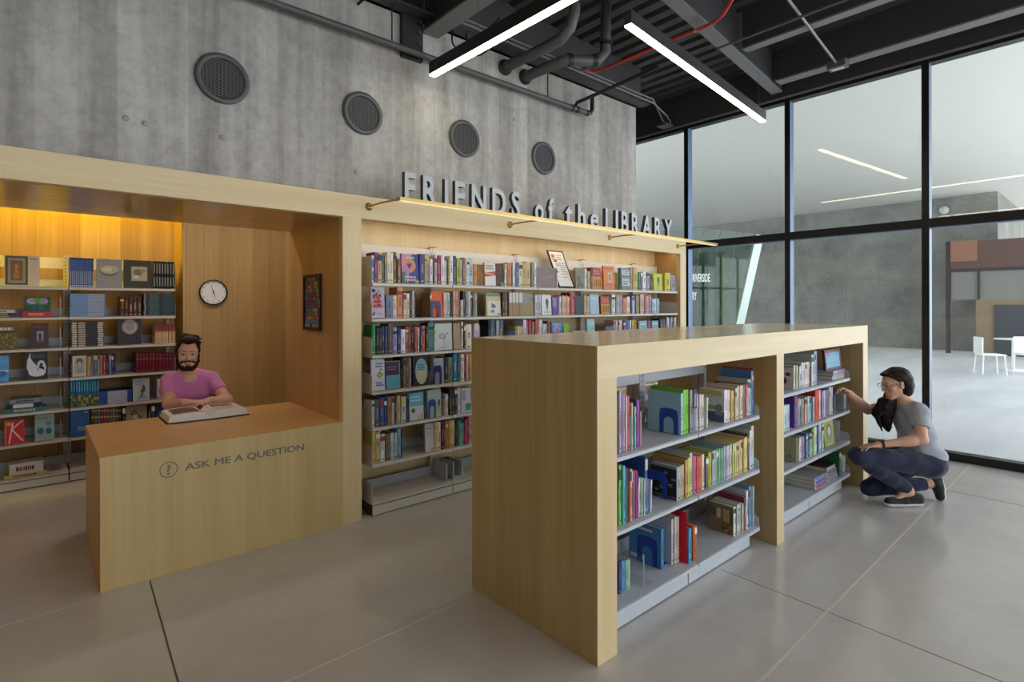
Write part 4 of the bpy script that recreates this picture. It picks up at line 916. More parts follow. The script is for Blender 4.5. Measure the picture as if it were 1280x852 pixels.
BOOK_ROWS = {
    ('wall', 1): '''1.855,1.882,0.198,cde,s:green 1.885,1.913,0.224,838,s 1.919,1.95,0.223,db8,s 1.951,1.973,0.204,766,s 1.974,1.99,0.202,aaa,s 1.992,2.016,0.231,eed,s 2.018,2.044,0.229,fec,s 2.045,2.077,0.235,665,s 2.08,2.108,0.183,963,s 2.124,2.275,0.229,b8c,f:burst 2.278,2.322,0.235,448,s 2.325,2.344,0.233,cb9,s 2.345,2.37,0.239,ba9,s 2.372,2.401,0.203,eee,s 2.402,2.414,0.211,334,s 2.419,2.443,0.235,dcd,s 2.444,2.473,0.233,a25,s 2.482,2.514,0.236,eee,s 2.515,2.537,0.195,ddd,s 2.538,2.543,0.226,aab,s 2.546,2.562,0.212,ca7,s 2.563,2.595,0.237,eee,s 2.599,2.631,0.239,348,s 2.637,2.671,0.222,ab2,s 2.673,2.69,0.215,eee,s 2.691,2.719,0.228,866,s 2.72,2.744,0.226,cba,s 2.745,2.768,0.223,eee,s 2.769,2.808,0.229,bcd,s 2.81,2.846,0.183,d84,s 2.933,3.057,0.2,e97,f:redband 3.063,3.155,0.197,532,f:dark 3.157,3.179,0.196,eee,l:8 3.193,3.238,0.211,c85,s 3.255,3.283,0.218,eee,s 3.284,3.329,0.215,469,s 3.335,3.376,0.226,eda,s 3.377,3.415,0.224,cb8,s 3.417,3.476,0.235,db8,s 3.488,3.519,0.23,998,s 3.525,3.549,0.231,eee,s 3.55,3.822,0.185,877,f:script 3.825,3.844,0.192,eee,s 4.105,4.239,0.206,887,f:mottle 4.24,4.271,0.205,eee,s 4.279,4.319,0.18,cb8,s 4.321,4.359,0.219,622,s 4.36,4.507,0.223,b45,f:yellowbase 4.548,4.728,0.249,d84,f:window 4.822,5.008,0.239,788,f:bands 5.01,5.046,0.244,ba8,s 5.056,5.143,0.253,ca6,s 5.162,5.198,0.204,496,s 5.2,5.231,0.205,86a,s 5.241,5.301,0.213,eee,s 5.312,5.373,0.21,a9a,s 5.383,5.445,0.135,534,s 5.466,5.647,0.2,bc3,f:figure 5.68,5.801,0.219,cb2,s 5.823,5.96,0.194,99a,f:mottle''',
    ('wall', 2): '''1.862,1.98,0.232,cbc,f:comic 1.988,2.043,0.171,78a,s 2.047,2.079,0.171,edc,s 2.083,2.128,0.233,e97,s 2.132,2.158,0.19,edc,s 2.159,2.183,0.19,edb,s 2.186,2.206,0.202,443,s 2.211,2.227,0.206,edc,s 2.228,2.244,0.195,336,s 2.374,2.387,0.197,b85,s 2.392,2.5,0.206,e62,f:plain 2.502,2.523,0.199,fca,s 2.524,2.538,0.199,dde,s 2.54,2.566,0.2,cdd,s 2.599,2.623,0.212,dba,s 2.624,2.646,0.213,e97,s 2.649,2.67,0.213,867,s 2.672,2.699,0.139,dcc,s 2.7,2.724,0.214,445,s 2.725,2.748,0.214,999,s 2.749,2.778,0.211,ccd,s 2.779,2.798,0.211,445,s 2.8,2.82,0.196,887,s 2.821,2.843,0.196,bba,s 2.956,3.121,0.199,dc8,f:birdcover 3.127,3.154,0.208,432,s 3.156,3.187,0.209,654,s 3.204,3.243,0.214,a86,s:whitetop 3.244,3.284,0.214,a86,s:whitetop 3.285,3.325,0.215,a86,s:whitetop 3.326,3.369,0.216,986,s:whitetop 3.375,3.518,0.204,997,f:reddot 3.536,3.57,0.191,dde,s 3.573,3.611,0.192,ccd,s 3.631,3.761,0.193,eee,f:figure 3.767,3.85,0.174,84a,f:halves 3.858,3.887,0.18,eee,s 3.894,3.924,0.19,db9,s 3.925,3.953,0.181,eca,s 3.955,3.983,0.191,d98,s 3.985,4.013,0.181,ecb,s 4.021,4.056,0.223,c55,s 4.057,4.089,0.213,d78,s 4.097,4.23,0.188,234,f:plain 4.238,4.262,0.194,edb,s 4.264,4.286,0.189,ca8,s 4.288,4.311,0.189,edc,s 4.327,4.468,0.206,acd,f:specks 4.505,4.651,0.187,b42,f:yellowbase 4.678,4.74,0.21,dee,s 4.749,4.803,0.205,baa,s 4.805,4.858,0.2,a9a,s 4.876,4.935,0.173,d87,s 4.941,4.998,0.19,edb,s 5.017,5.045,0.203,56a,s 5.047,5.074,0.197,eee,s 5.076,5.103,0.197,56a,s 5.113,5.171,0.204,996,s 5.181,5.221,0.216,dba,s 5.223,5.261,0.217,cba,s 5.281,5.341,0.2,c98,s 5.351,5.413,0.206,a79,s 5.423,5.469,0.171,abc,s 5.471,5.511,0.171,cde,s 5.513,5.566,0.172,9bc,s''',
    ('wall', 3): '''1.854,1.895,0.222,385,s 1.904,1.925,0.202,334,s 1.927,1.95,0.198,335,s 1.952,1.975,0.208,346,s 1.976,1.999,0.208,347,s 2.004,2.042,0.226,655,s 2.045,2.077,0.198,aad,s 2.078,2.107,0.197,336,s 2.109,2.147,0.18,eef,s 2.149,2.174,0.203,954,s 2.176,2.203,0.202,943,s 2.204,2.229,0.202,325,s 2.234,2.257,0.201,c65,s 2.259,2.276,0.192,edd,s 2.278,2.3,0.204,336,s 2.301,2.328,0.203,d75,s 2.333,2.357,0.198,432,s 2.36,2.41,0.226,588,s 2.412,2.428,0.18,ddd,s 2.432,2.597,0.215,cdd,f:drawing 2.604,2.675,0.216,a97,f:plain 2.681,2.702,0.228,edc,s 2.707,2.727,0.206,333,s 2.729,2.788,0.205,edc,s 2.815,2.863,0.209,dcd,s 2.866,2.878,0.192,aaa,s 2.975,2.996,0.235,223,s 2.998,3.026,0.238,568,s 3.027,3.055,0.237,457,s 3.057,3.086,0.233,abc,s 3.09,3.147,0.232,567,s 3.286,3.308,0.174,bb7,s 3.311,3.333,0.174,edb,s 3.334,3.356,0.173,db8,s 3.357,3.376,0.173,edc,s 3.378,3.42,0.231,dde,s 3.425,3.444,0.226,b45,s 3.449,3.478,0.226,c34,s 3.482,3.507,0.225,222,s 3.508,3.526,0.211,cba,s 3.531,3.565,0.228,d55,s 3.58,3.607,0.227,eee,s 3.608,3.634,0.226,ddd,s 3.639,3.662,0.187,eee,s 3.663,3.688,0.186,dde,s 3.695,3.715,0.214,777,s 3.72,3.744,0.206,a33,s 3.764,3.916,0.204,58b,f:halves 4.286,4.408,0.22,9cd,f:specks 4.712,4.743,0.202,caa,s 4.745,4.775,0.201,edc,s 4.777,4.806,0.2,b66,s 4.808,4.835,0.2,eee,s 4.837,4.866,0.199,cbb,s 4.875,4.909,0.199,333,s 4.916,4.95,0.198,46a,s 4.952,4.985,0.197,57b,s 4.991,5.025,0.196,cdc,s 5.033,5.064,0.196,dc5,s 5.073,5.098,0.195,e82,s 5.1,5.124,0.194,d71,s 5.17,5.33,0.186,7ab,f:specks 5.34,5.402,0.189,724,s 5.433,5.57,0.181,7ab,f:specks 5.581,5.639,0.197,222,s 5.641,5.7,0.196,223,s 5.722,5.753,0.22,bbc,s 5.755,5.786,0.207,eee,s 5.788,5.82,0.206,459,s 5.822,5.853,0.218,99b,s 5.856,5.887,0.205,46a,s 5.89,5.924,0.217,ccd,s''',
    ('wall', 4): '''1.852,1.975,0.233,dde,f:leaf 1.986,2.106,0.209,6ac,f:maroontop 2.112,2.128,0.227,322,s 2.13,2.151,0.23,a75,s 2.156,2.178,0.228,655,s 2.181,2.201,0.223,a98,s 2.22,2.357,0.233,223,f:oval 2.412,2.509,0.205,aab,f:plain 2.511,2.545,0.209,324,s 2.55,2.596,0.206,887,s 2.598,2.633,0.238,38a,s 2.634,2.666,0.219,258,s 2.673,2.707,0.225,eed,s 2.711,2.732,0.219,935,s 2.734,2.75,0.217,edd,s 2.752,2.78,0.211,d84,s''',
    ('wall', 5): '''1.86,1.89,0.196,dde,s 1.892,1.925,0.204,566,s 1.928,1.966,0.211,359,s 1.967,1.989,0.211,249,s 1.994,2.029,0.211,975,s 2.031,2.05,0.208,ddc,s 2.051,2.07,0.206,433,s 2.075,2.106,0.211,cb8,s 2.11,2.153,0.198,ccc,s 2.155,2.168,0.175,347,s 2.169,2.18,0.173,236,s 2.186,2.315,0.213,6bd,f:skyfig 2.359,2.489,0.219,bcc,f:yellowflowers 2.494,2.519,0.181,888,s 2.521,2.552,0.174,dca,s 2.556,2.583,0.221,222,s 2.585,2.612,0.214,223,s 2.615,2.643,0.211,222,s 2.648,2.674,0.212,ddd,s 2.68,2.78,0.205,ccd,s:tealbox''',
    ('wall', 6): '''1.872,1.902,0.234,cb7,s 1.903,1.936,0.229,cb7,s 1.941,1.978,0.203,eee,s 1.981,2.015,0.197,876,s 2.018,2.035,0.204,cdd,s 2.036,2.054,0.201,dde,s 2.055,2.074,0.198,cdd,s 2.076,2.108,0.226,8ac,s 2.109,2.12,0.218,237,s 2.332,2.414,0.221,ccc,f:letterhead 2.416,2.443,0.229,dc9,s 2.444,2.473,0.225,edb,s 2.478,2.5,0.229,512,s 2.501,2.524,0.226,623,s 2.527,2.547,0.222,c84,s 2.549,2.572,0.223,c95,s 2.573,2.595,0.224,db6,s 2.596,2.616,0.217,dca,s 2.619,2.637,0.213,335,s 2.642,2.669,0.214,396,s 2.674,2.711,0.23,8aa,s 2.715,2.733,0.209,c58,s 2.735,2.763,0.227,a25,s''',
    ('left', 1): '''-0.196,0.029,0.262,edb,f:framedart 0.228,0.241,0.262,57b,s:white 0.242,0.255,0.262,57b,s:white 0.256,0.269,0.262,57b,s:white 0.27,0.283,0.262,57b,s:white 0.285,0.298,0.262,57b,s:white 0.299,0.312,0.262,57b,s:white 0.313,0.326,0.262,57b,s:white 0.328,0.341,0.262,57b,s:white 0.342,0.355,0.262,57b,s:white 0.356,0.37,0.262,57b,s:white 0.371,0.384,0.262,57b,s:white 0.386,0.399,0.262,57b,s:white 0.418,0.609,0.262,999,f:shell 0.621,0.84,0.262,332,f:photo 0.852,0.872,0.262,222,s:silver 0.874,0.894,0.262,222,s:silver 0.896,0.917,0.262,222,s:silver 0.918,0.939,0.262,222,s:silver 0.941,0.962,0.262,222,s:silver 0.963,0.984,0.262,222,s:silver 0.986,1.007,0.262,222,s:silver 1.009,1.03,0.262,222,s:silver''',
    ('left', 2): '''0.593,0.625,0.183,532,s 0.626,0.658,0.184,532,s 0.66,0.692,0.184,532,s 0.693,0.726,0.184,532,s 0.727,0.76,0.185,532,s''',
    ('left', 3): '''-0.254,-0.117,0.213,763,f:garden -0.032,0.087,0.214,533,f:smallphoto 0.572,0.759,0.246,323,f:medal 0.867,0.893,0.184,db8,s:redtop 0.894,0.921,0.183,db8,s:redtop 0.922,0.949,0.182,db8,s:redtop 0.95,0.977,0.182,db8,s:redtop 0.979,1.005,0.181,db8,s:redtop 1.007,1.034,0.18,db8,s:redtop''',
    ('left', 4): '''-0.256,-0.169,0.216,5ae,f:bluewave -0.066,0.081,0.238,222,f:swan 0.233,0.247,0.193,336,s 0.248,0.346,0.185,cca,f:portrait 0.35,0.362,0.177,ca8,s 0.363,0.376,0.176,dc9,s 0.378,0.386,0.184,b85,s 0.387,0.397,0.188,99a,s 0.399,0.425,0.187,57a,s 0.427,0.439,0.19,dc9,s 0.441,0.462,0.184,a88,s 0.464,0.487,0.187,a34,s 0.488,0.506,0.186,324,s 0.508,0.527,0.185,79b,s 0.528,0.544,0.184,336,s 0.545,0.564,0.182,337,s 0.713,0.738,0.186,713,s:gold 0.739,0.764,0.184,713,s:gold 0.765,0.79,0.183,713,s:gold 0.791,0.816,0.181,713,s:gold 0.818,0.843,0.18,713,s:gold 0.844,0.869,0.178,713,s:gold 0.871,0.896,0.177,713,s:gold 0.898,0.924,0.175,713,s:gold 0.925,0.951,0.173,713,s:gold 0.952,0.978,0.172,713,s:gold 0.98,1.006,0.17,713,s:gold 1.008,1.034,0.168,713,s:gold''',
    ('left', 5): '''0.232,0.249,0.256,27a,s:picbase 0.251,0.267,0.254,27a,s:picbase 0.269,0.286,0.253,27a,s:picbase 0.287,0.304,0.251,27a,s:picbase 0.305,0.322,0.25,27a,s:picbase 0.324,0.341,0.248,27a,s:picbase 0.342,0.36,0.246,27a,s:picbase 0.361,0.378,0.245,27a,s:picbase 0.38,0.397,0.243,27a,s:picbase 0.398,0.416,0.241,27a,s:picbase 0.417,0.435,0.239,27a,s:picbase 0.692,0.824,0.213,bcd,f:bootpic 0.883,0.925,0.194,dcd,s''',
    ('left', 6): '''-0.196,-0.072,0.203,d22,f:kay -0.005,0.123,0.222,9bb,f:discs 0.233,0.37,0.229,36a,s:binder 0.38,0.4,0.248,743,s:bluebase 0.402,0.422,0.246,474,s:bluebase 0.423,0.444,0.243,668,s:bluebase 0.445,0.466,0.24,a34,s:bluebase 0.467,0.488,0.237,667,s:bluebase 0.489,0.51,0.235,a34,s:bluebase 0.512,0.533,0.232,373,s:bluebase 0.534,0.555,0.229,775,s:bluebase 0.557,0.578,0.226,654,s:bluebase 0.579,0.601,0.224,333,s:bluebase 0.61,0.633,0.22,112,s 0.639,0.803,0.228,a99,f:photo2 0.811,0.837,0.218,134,s 0.839,0.867,0.214,123,s 0.874,0.893,0.21,237,s 0.894,0.913,0.208,237,s 0.915,0.934,0.205,238,s 0.936,0.953,0.203,237,s''',
    ('island', 1): '''2.059,2.069,0.289,cce,s 2.07,2.081,0.288,dde,s 2.082,2.095,0.278,b9c,s 2.096,2.109,0.274,dbd,s 2.112,2.124,0.263,edd,s 2.125,2.143,0.259,d76,s 2.146,2.155,0.219,abd,s 2.156,2.167,0.224,eee,s 2.171,2.182,0.207,5a8,s 2.183,2.195,0.201,dce,s 2.197,2.209,0.236,748,s 2.21,2.226,0.232,a6b,s 2.229,2.24,0.174,dac,s 2.588,2.612,0.223,adE,s 2.613,2.638,0.239,8d3,s 2.639,2.667,0.237,7c3,s 2.672,2.703,0.232,998,s 2.704,2.741,0.231,88a,s:navytop 2.748,2.769,0.202,eee,s 2.77,2.789,0.199,edd,s 2.79,2.811,0.194,dcc,s 2.812,2.833,0.192,eed,s 2.858,2.875,0.167,eed,l:4 3.06,3.095,0.192,eee,s 3.096,3.131,0.188,edd,s 3.14,3.178,0.18,db4,s 3.184,3.2,0.189,ecc,s 3.202,3.22,0.19,eee,s 3.223,3.244,0.201,edb,s 3.245,3.268,0.199,eda,s 3.269,3.295,0.199,ddb,s 3.297,3.314,0.2,99b,s 3.318,3.349,0.201,c45,s 3.363,3.388,0.226,cdc,s 3.39,3.416,0.227,bdd,s 3.434,3.475,0.278,58c,s 3.478,3.488,0.292,c63,s''',
    ('island', 2): '''2.062,2.081,0.281,8d7,s 2.083,2.102,0.275,7cc,s 2.103,2.118,0.262,36b,s 2.119,2.135,0.253,555,s 2.137,2.152,0.25,e95,s 2.153,2.168,0.244,edb,s 2.172,2.185,0.236,c8c,s 2.186,2.198,0.233,c48,s 2.199,2.212,0.225,84a,s 2.215,2.231,0.189,eee,s 2.232,2.246,0.188,bdc,s 2.252,2.265,0.181,ded,s 2.266,2.287,0.28,36b,s 2.288,2.299,0.166,99d,s 2.306,2.318,0.16,eee,l:4 2.542,2.576,0.179,abc,s 2.578,2.6,0.178,dc6,s 2.602,2.624,0.179,dac,s 2.626,2.649,0.202,db6,s 2.651,2.681,0.208,dd6,s 2.684,2.709,0.225,dde,s 2.71,2.715,0.229,bac,s 2.715,2.75,0.204,d67,s 2.752,2.794,0.194,d65,s 2.8,2.831,0.198,edb,s 2.838,2.865,0.179,778,s 2.873,2.895,0.197,bc4,s 2.896,2.913,0.196,cc6,s 2.916,2.934,0.196,ccc,s 2.935,2.953,0.195,dde,s 2.954,2.971,0.195,bcc,s 2.973,2.991,0.198,8c9,s 2.992,3.01,0.197,9db,s 3.011,3.03,0.196,7b9,s 3.031,3.05,0.193,8ca,s 3.056,3.076,0.201,cce,s 3.077,3.096,0.199,ccd,s 3.097,3.116,0.197,dde,s 3.117,3.136,0.195,ccd,s 3.139,3.158,0.2,ee9,s 3.159,3.178,0.199,ed8,s 3.18,3.199,0.2,eea,s 3.201,3.22,0.202,ed9,s 3.221,3.24,0.202,ee9,s 3.243,3.266,0.204,eca,s 3.268,3.291,0.203,edb,s 3.293,3.312,0.206,ed5,s 3.316,3.348,0.211,eda,s 3.362,3.404,0.225,556,s 3.41,3.445,0.245,eee,s 3.448,3.475,0.266,cdd,s 3.477,3.503,0.268,dee,s''',
    ('island', 3): '''2.121,2.142,0.159,348,s 2.145,2.172,0.153,69c,s 2.176,2.199,0.147,8ca,s 2.2,2.212,0.144,ded,s 2.488,2.516,0.213,48c,s 2.58,2.6,0.244,ddd,s 2.602,2.624,0.25,edd,s 2.625,2.65,0.247,dcb,s 2.651,2.655,0.276,d13,s 2.664,2.695,0.185,5ad,s 2.703,2.726,0.191,d62,s 2.728,2.753,0.185,c51,s 3.173,3.202,0.177,ded,s 3.203,3.226,0.182,ccc,s 3.227,3.25,0.181,ddd,s 3.252,3.271,0.182,bcc,s 3.273,3.293,0.176,cdb,s 3.303,3.329,0.209,945,s 3.336,3.38,0.241,dde,s 3.386,3.412,0.261,7ac,s 3.413,3.438,0.25,8bd,s 3.439,3.456,0.251,5aa,s 3.457,3.477,0.253,bcd,s 3.478,3.497,0.245,cde,s''',
    ('island', 4): '''4.066,4.092,0.174,eed,s 4.093,4.121,0.172,dd9,s 4.124,4.142,0.163,445,s 4.145,4.174,0.163,ddd,s 4.176,4.201,0.173,99a,s 4.203,4.23,0.183,eee,s 4.231,4.259,0.181,dde,s 4.26,4.29,0.181,eee,s 4.294,4.322,0.184,edb,s 4.324,4.351,0.182,ecc,s 4.353,4.372,0.18,433,s 4.376,4.423,0.232,cdd,s 4.426,4.454,0.254,ccd,s 4.456,4.483,0.254,99c,s''',
    ('island', 5): '''3.884,3.929,0.178,dec,s 3.931,3.984,0.177,bce,s 4.057,4.106,0.223,649,s 4.12,4.149,0.203,99a,s 4.15,4.178,0.199,aab,s 4.18,4.208,0.194,788,s 4.209,4.238,0.19,a99,s 4.25,4.277,0.195,eb9,s 4.278,4.305,0.192,db9,s 4.311,4.346,0.193,adE,s 4.347,4.384,0.189,8bd,s 4.393,4.418,0.182,cbb,s 4.419,4.442,0.179,c99,s 4.445,4.476,0.228,d42,s 4.478,4.526,0.224,e54,s 4.53,4.554,0.22,eee,s 4.582,4.616,0.204,bac,s 4.625,4.647,0.208,eef,s 4.649,4.671,0.205,cbd,s 4.685,4.713,0.209,99a,s 4.714,4.737,0.206,667,s 4.742,4.779,0.224,eee,s 4.781,4.817,0.217,dde,s 4.822,4.875,0.199,334,s 5.059,5.1,0.159,bcc,s 5.103,5.138,0.133,eee,s''',
    ('island', 6): '''4.105,4.118,0.179,bb8,s 4.12,4.151,0.176,223,s 4.156,4.199,0.169,dde,s 4.203,4.253,0.168,a8a,s 4.261,4.292,0.18,57a,s 4.293,4.322,0.175,5aa,s 4.326,4.37,0.173,bbc,s 4.374,4.398,0.2,7b5,s 4.399,4.421,0.198,9c8,s 4.425,4.456,0.206,eed,s 4.457,4.488,0.202,dee,s 4.493,4.525,0.209,89b,s 4.53,4.572,0.21,dee,s 4.573,4.613,0.207,cde,s''',
    ('island', 7): '''4.944,5.002,0.197,385,s 5.01,5.058,0.112,36a,s 5.115,5.176,0.152,dde,s 5.178,5.242,0.14,eee,s''',
}
ISLAND_SIDE = {(1, 23): 'road', (2, 15): 'ferns', (2, 19): 'lilac', (3, 4): 'label', (3, 9): 'label2', (3, 12): 'town', (4, 0): 'dots', (6, 0): 'olive'}
ISLAND_Y = {(3, 0): 1.645, (3, 1): 1.645, (3, 2): 1.645, (3, 3): 1.645, (3, 4): 1.650, (3, 5): 1.645, (3, 6): 1.640, (3, 7): 1.640}


SHELFZ = {('wall', i + 1): WZ[i] for i in range(6)}
SHELFZ.update({('left', i + 1): LZ[i] for i in range(6)})
SHELFZ.update({('island', 1): 0.855, ('island', 2): 0.515, ('island', 3): 0.150, ('island', 4): 0.945, ('island', 5): 0.676, ('island', 6): 0.420, ('island', 7): 0.150})
SHELFTXT = {}
WORD = ['', 'top', 'second', 'third', 'fourth', 'fifth', 'sixth']
for i in range(1, 7):
    SHELFTXT[('wall', i)] = WORD[i] + ' shelf of the wall bookcase'
    SHELFTXT[('left', i)] = WORD[i] + ' shelf behind the counter'
for r, t in ((1, 'top shelf, near half of the island'), (2, 'middle shelf, near half of the island'), (3, 'base shelf, near half of the island'), (4, 'top shelf, far half of the island'), (5, 'second shelf, far half of the island'), (6, 'third shelf, far half of the island'), (7, 'base shelf, far half of the island')):
    SHELFTXT[('island', r)] = t
ARTLABEL = {'burst': 'bright pink and blue book with a heart burst, cover out', 'redband': 'white book with a slanted red band, cover out', 'dark': 'dark brown book with faint lettering, cover out', 'script': 'mauve grey landscape book with gold script, cover out', 'window': 'orange book with a pale window panel, cover out', 'bands': 'grey book with white printed bands, cover out', 'comic': 'busy comic style cover with red lettering, cover out', 'birdcover': 'yellow and white book with small drawn birds, cover out', 'reddot': 'grey and tan book with a red dot, cover out', 'drawing': 'pale book with a blue line drawing, cover out', 'leaf': 'white book with a lime green leaf, cover out', 'maroontop': 'sky blue book with a plum top half, cover out', 'oval': 'black book with a pale blue oval, cover out', 'skyfig': 'sky blue and white book with tiny figures, cover out', 'yellowflowers': 'pale book with yellow flowers at its foot, cover out', 'letterhead': 'pale grey book with a ruled heading, cover out', 'framedart': 'wide cream book with a framed picture, cover out', 'shell': 'square grey book with a pale shell, cover out', 'photo': 'square black book with a small sepia picture, cover out', 'garden': 'green garden book with white title, cover out', 'smallphoto': 'brown book with a small grey photograph, cover out', 'medal': 'dark book with a large silver medal, cover out', 'bluewave': 'bright blue book with a white band, cover out', 'swan': 'black book with a white swan, cover out', 'portrait': 'cream book with a grey portrait, cover out', 'bootpic': 'pale blue book with a dark animal drawing, cover out', 'kay': 'red book with thin white crossing lines, cover out', 'discs': 'grey green book with blue discs, cover out', 'photo2': 'book with a mottled green and tan photograph, cover out'}
SIDE = {}
def parse(rows):
    out = []
    for tok in rows.split():
        a, b_, h, col, t = tok.split(',')
        typ, _, ex = t.partition(':'); out.append([float(a), float(b_), float(h), col, typ, ex])
    return out
used_labels = {}
BOOKX = {}
n_book = 0
for key, txt in BOOK_ROWS.items():
    unit, r = key; z = SHELFZ[key] + 0.0021; L = parse(txt)
    lo_ = {'wall': 1.868, 'left': -0.74, 'island': 1.983 if r < 4 else 3.722}[unit]; lim = {'wall': 5.928, 'left': 1.030, 'island': 3.443 if r < 4 else 5.108}[unit]
    for e in reversed(L):                       # keep every row inside its bay, nothing overlapping
        w = e[1] - e[0]
        if e[1] > lim: e[1] = lim; e[0] = min(e[0], lim - max(0.7 * w, 0.004))
        lim = e[0] - 0.0004
    for e in L:
        w = e[1] - e[0]
        if e[0] < lo_: e[0] = lo_; e[1] = max(e[1], lo_ + max(0.7 * w, 0.004))
        lo_ = e[1] + 0.0004
    names = [colour_name(e[3]) for e in L]
    kinds = []
    for e in L:
        w = e[1] - e[0]
        if e[4] == 'f': kinds.append('display_book')
        elif unit == 'island': kinds.append('picture_book')
        elif unit == 'left': kinds.append('hardback_book')
        else: kinds.append('hardback_book' if w > 0.026 else 'paperback_book')
    for i, e in enumerate(L):
        x0, x1, h, col, typ, ex = e; BOOKX[(unit, r, i)] = x0; rnd = random.Random(hash((unit == 'wall', unit == 'left', r, i)) & 0xffff)
        side = None
        if unit == 'wall': y, d = 3.703 + rnd.uniform(0, 0.012), min(0.16, 0.10 + 0.25 * h * 0.5)
        elif unit == 'left': y, d = 6.215 + rnd.uniform(0, 0.006), 0.19
        else: y, d = ISLAND_Y.get((r, i), 1.588 + rnd.uniform(0, 0.010)), 0.205 if h > 0.2 else 0.16
        lo_ = {'wall': 1.868, 'left': -0.74, 'island': 1.983 if r < 4 else 3.722}[unit]; hi_ = {'wall': 5.928, 'left': 1.030, 'island': 3.443 if r < 4 else 5.108}[unit]

        if typ == 'f':
            o = make_faceout(kinds[i], x0 + 0.0004, x1 - 0.0004, y, z, h, col, ex, rnd)
        else:
            if unit == 'island': side = ISLAND_SIDE.get((r, i))
            if typ == 'l':
                deg = float(ex); o = make_book(kinds[i], x0, x1, y, d, z + 0.001, h, col, 's', '', rnd, side)
                o.rotation_euler.y = math.radians(min(abs(deg), 3.5) * (1 if deg > 0 else -1)) * 0.6
            else:
                o = make_book(kinds[i], x0 + 0.0003, x1 - 0.0003, y, d, z, h, col, typ, ex, rnd, side)
        # label
        w = x1 - x0; kn = kinds[i].replace('_', ' ').replace('display book', 'book')
        place = SHELFTXT[key]
        lab = None
        if typ == 'f' and ex in ARTLABEL:
            lab = ARTLABEL[ex] + ', ' + place
            if len(lab.split()) > 16 or sum(1 for q in L if q[5] == ex) > 1: lab = None
        if lab is None and names.count(names[i]) == 1:
            lab = 'only %s %s on the %s' % (names[i], kn, place)
        if lab is None:
            lc = names[i - 1] if i else None; rc = names[i + 1] if i + 1 < len(L) else None
            if lc and rc and sum(1 for k in range(1, len(L) - 1) if (names[k - 1], names[k], names[k + 1]) == (lc, names[i], rc)) == 1 and lc != rc and names[i] not in (lc, rc):
                c_ = '%s book between a %s and a %s one, %s' % (names[i], lc, rc, place)
                if len(c_.split()) <= 16: lab = c_
        if lab is None:
            lab = '%s %s, %s from the left on the %s' % (names[i], kn, ordinal(i + 1), place)
            if len(lab.split()) > 16: lab = '%s book, %s from the left, %s' % (names[i], ordinal(i + 1), place)
        if lab in used_labels:
            lab = '%s %s, %s from the left, %s' % (names[i], kn, ordinal(i + 1), place)
        used_labels[lab] = 1
        grp = {'wall': 'books on the %s' % place, 'left': 'books on the %s' % place, 'island': 'books on the %s' % place}[unit]
        tag(o, lab, 'book', grp); n_book += 1

# flat piles
def pile(name, label_fmt, grp, x0, x1, y, depth, z, n, t, cols, bands=None, jitter=0.003, seed=1):
    rnd = random.Random(seed); zz = z + 0.0021
    for k in range(n):
        dx = rnd.uniform(-jitter, jitter)
        o = make_flat(name, x0 + dx, x1 + dx, y + rnd.uniform(0, 0.003), depth, zz, t - 0.0006, cols[k % len(cols)], rnd, bands)
        pos = 'topmost' if k == n - 1 else 'bottom one' if k == 0 else ordinal(k + 1) + ' from the bottom'
        tag(o, label_fmt % pos, 'book', grp); zz += t
PY_ = 6.218
pile('magazine', 'blue and white magazine, %s of the flat blue pile behind the counter', 'pile of blue magazines', 0.230, 0.481, PY_, 0.25, 1.457, 12, 0.0170, ['68a', '79b', '68b'], [(0.02, 0.5, '8cb0e4'), (0.5, 0.97, 'b4c4dc')], seed=3)
pile('hardback_book', 'dark teal book lying flat, %s of the dark pile beside brown books', 'pile of dark teal books', 0.776, 1.028, PY_, 0.25, 1.457, 11, 0.0195, ['1c2830', '182430'], [(0.03, 0.06, 'c8ccc0'), (0.18, 0.5, '50706c'), (0.62, 0.95, '3c5458')], seed=4)
pile('hardback_book', 'black book with cream marks lying flat, %s of the black pile', 'pile of black and cream books', 0.240, 0.474, PY_, 0.23, 1.187, 11, 0.0200, ['2a2028', '241c26'], [(0.02, 0.16, 'e0d8c4'), (0.2, 0.42, 'c8bca4'), (0.8, 0.97, 'e0d8c4')], seed=5)
pile('paperback_book', 'white and royal blue paperback lying flat, %s of the white pile', 'pile of white and blue paperbacks', 0.436, 0.682, PY_, 0.21, 0.648, 10, 0.0118, ['3850b0', '3450a8'], [(0.26, 0.86, 'd8dcf0')], seed=6)
rr = random.Random(9)
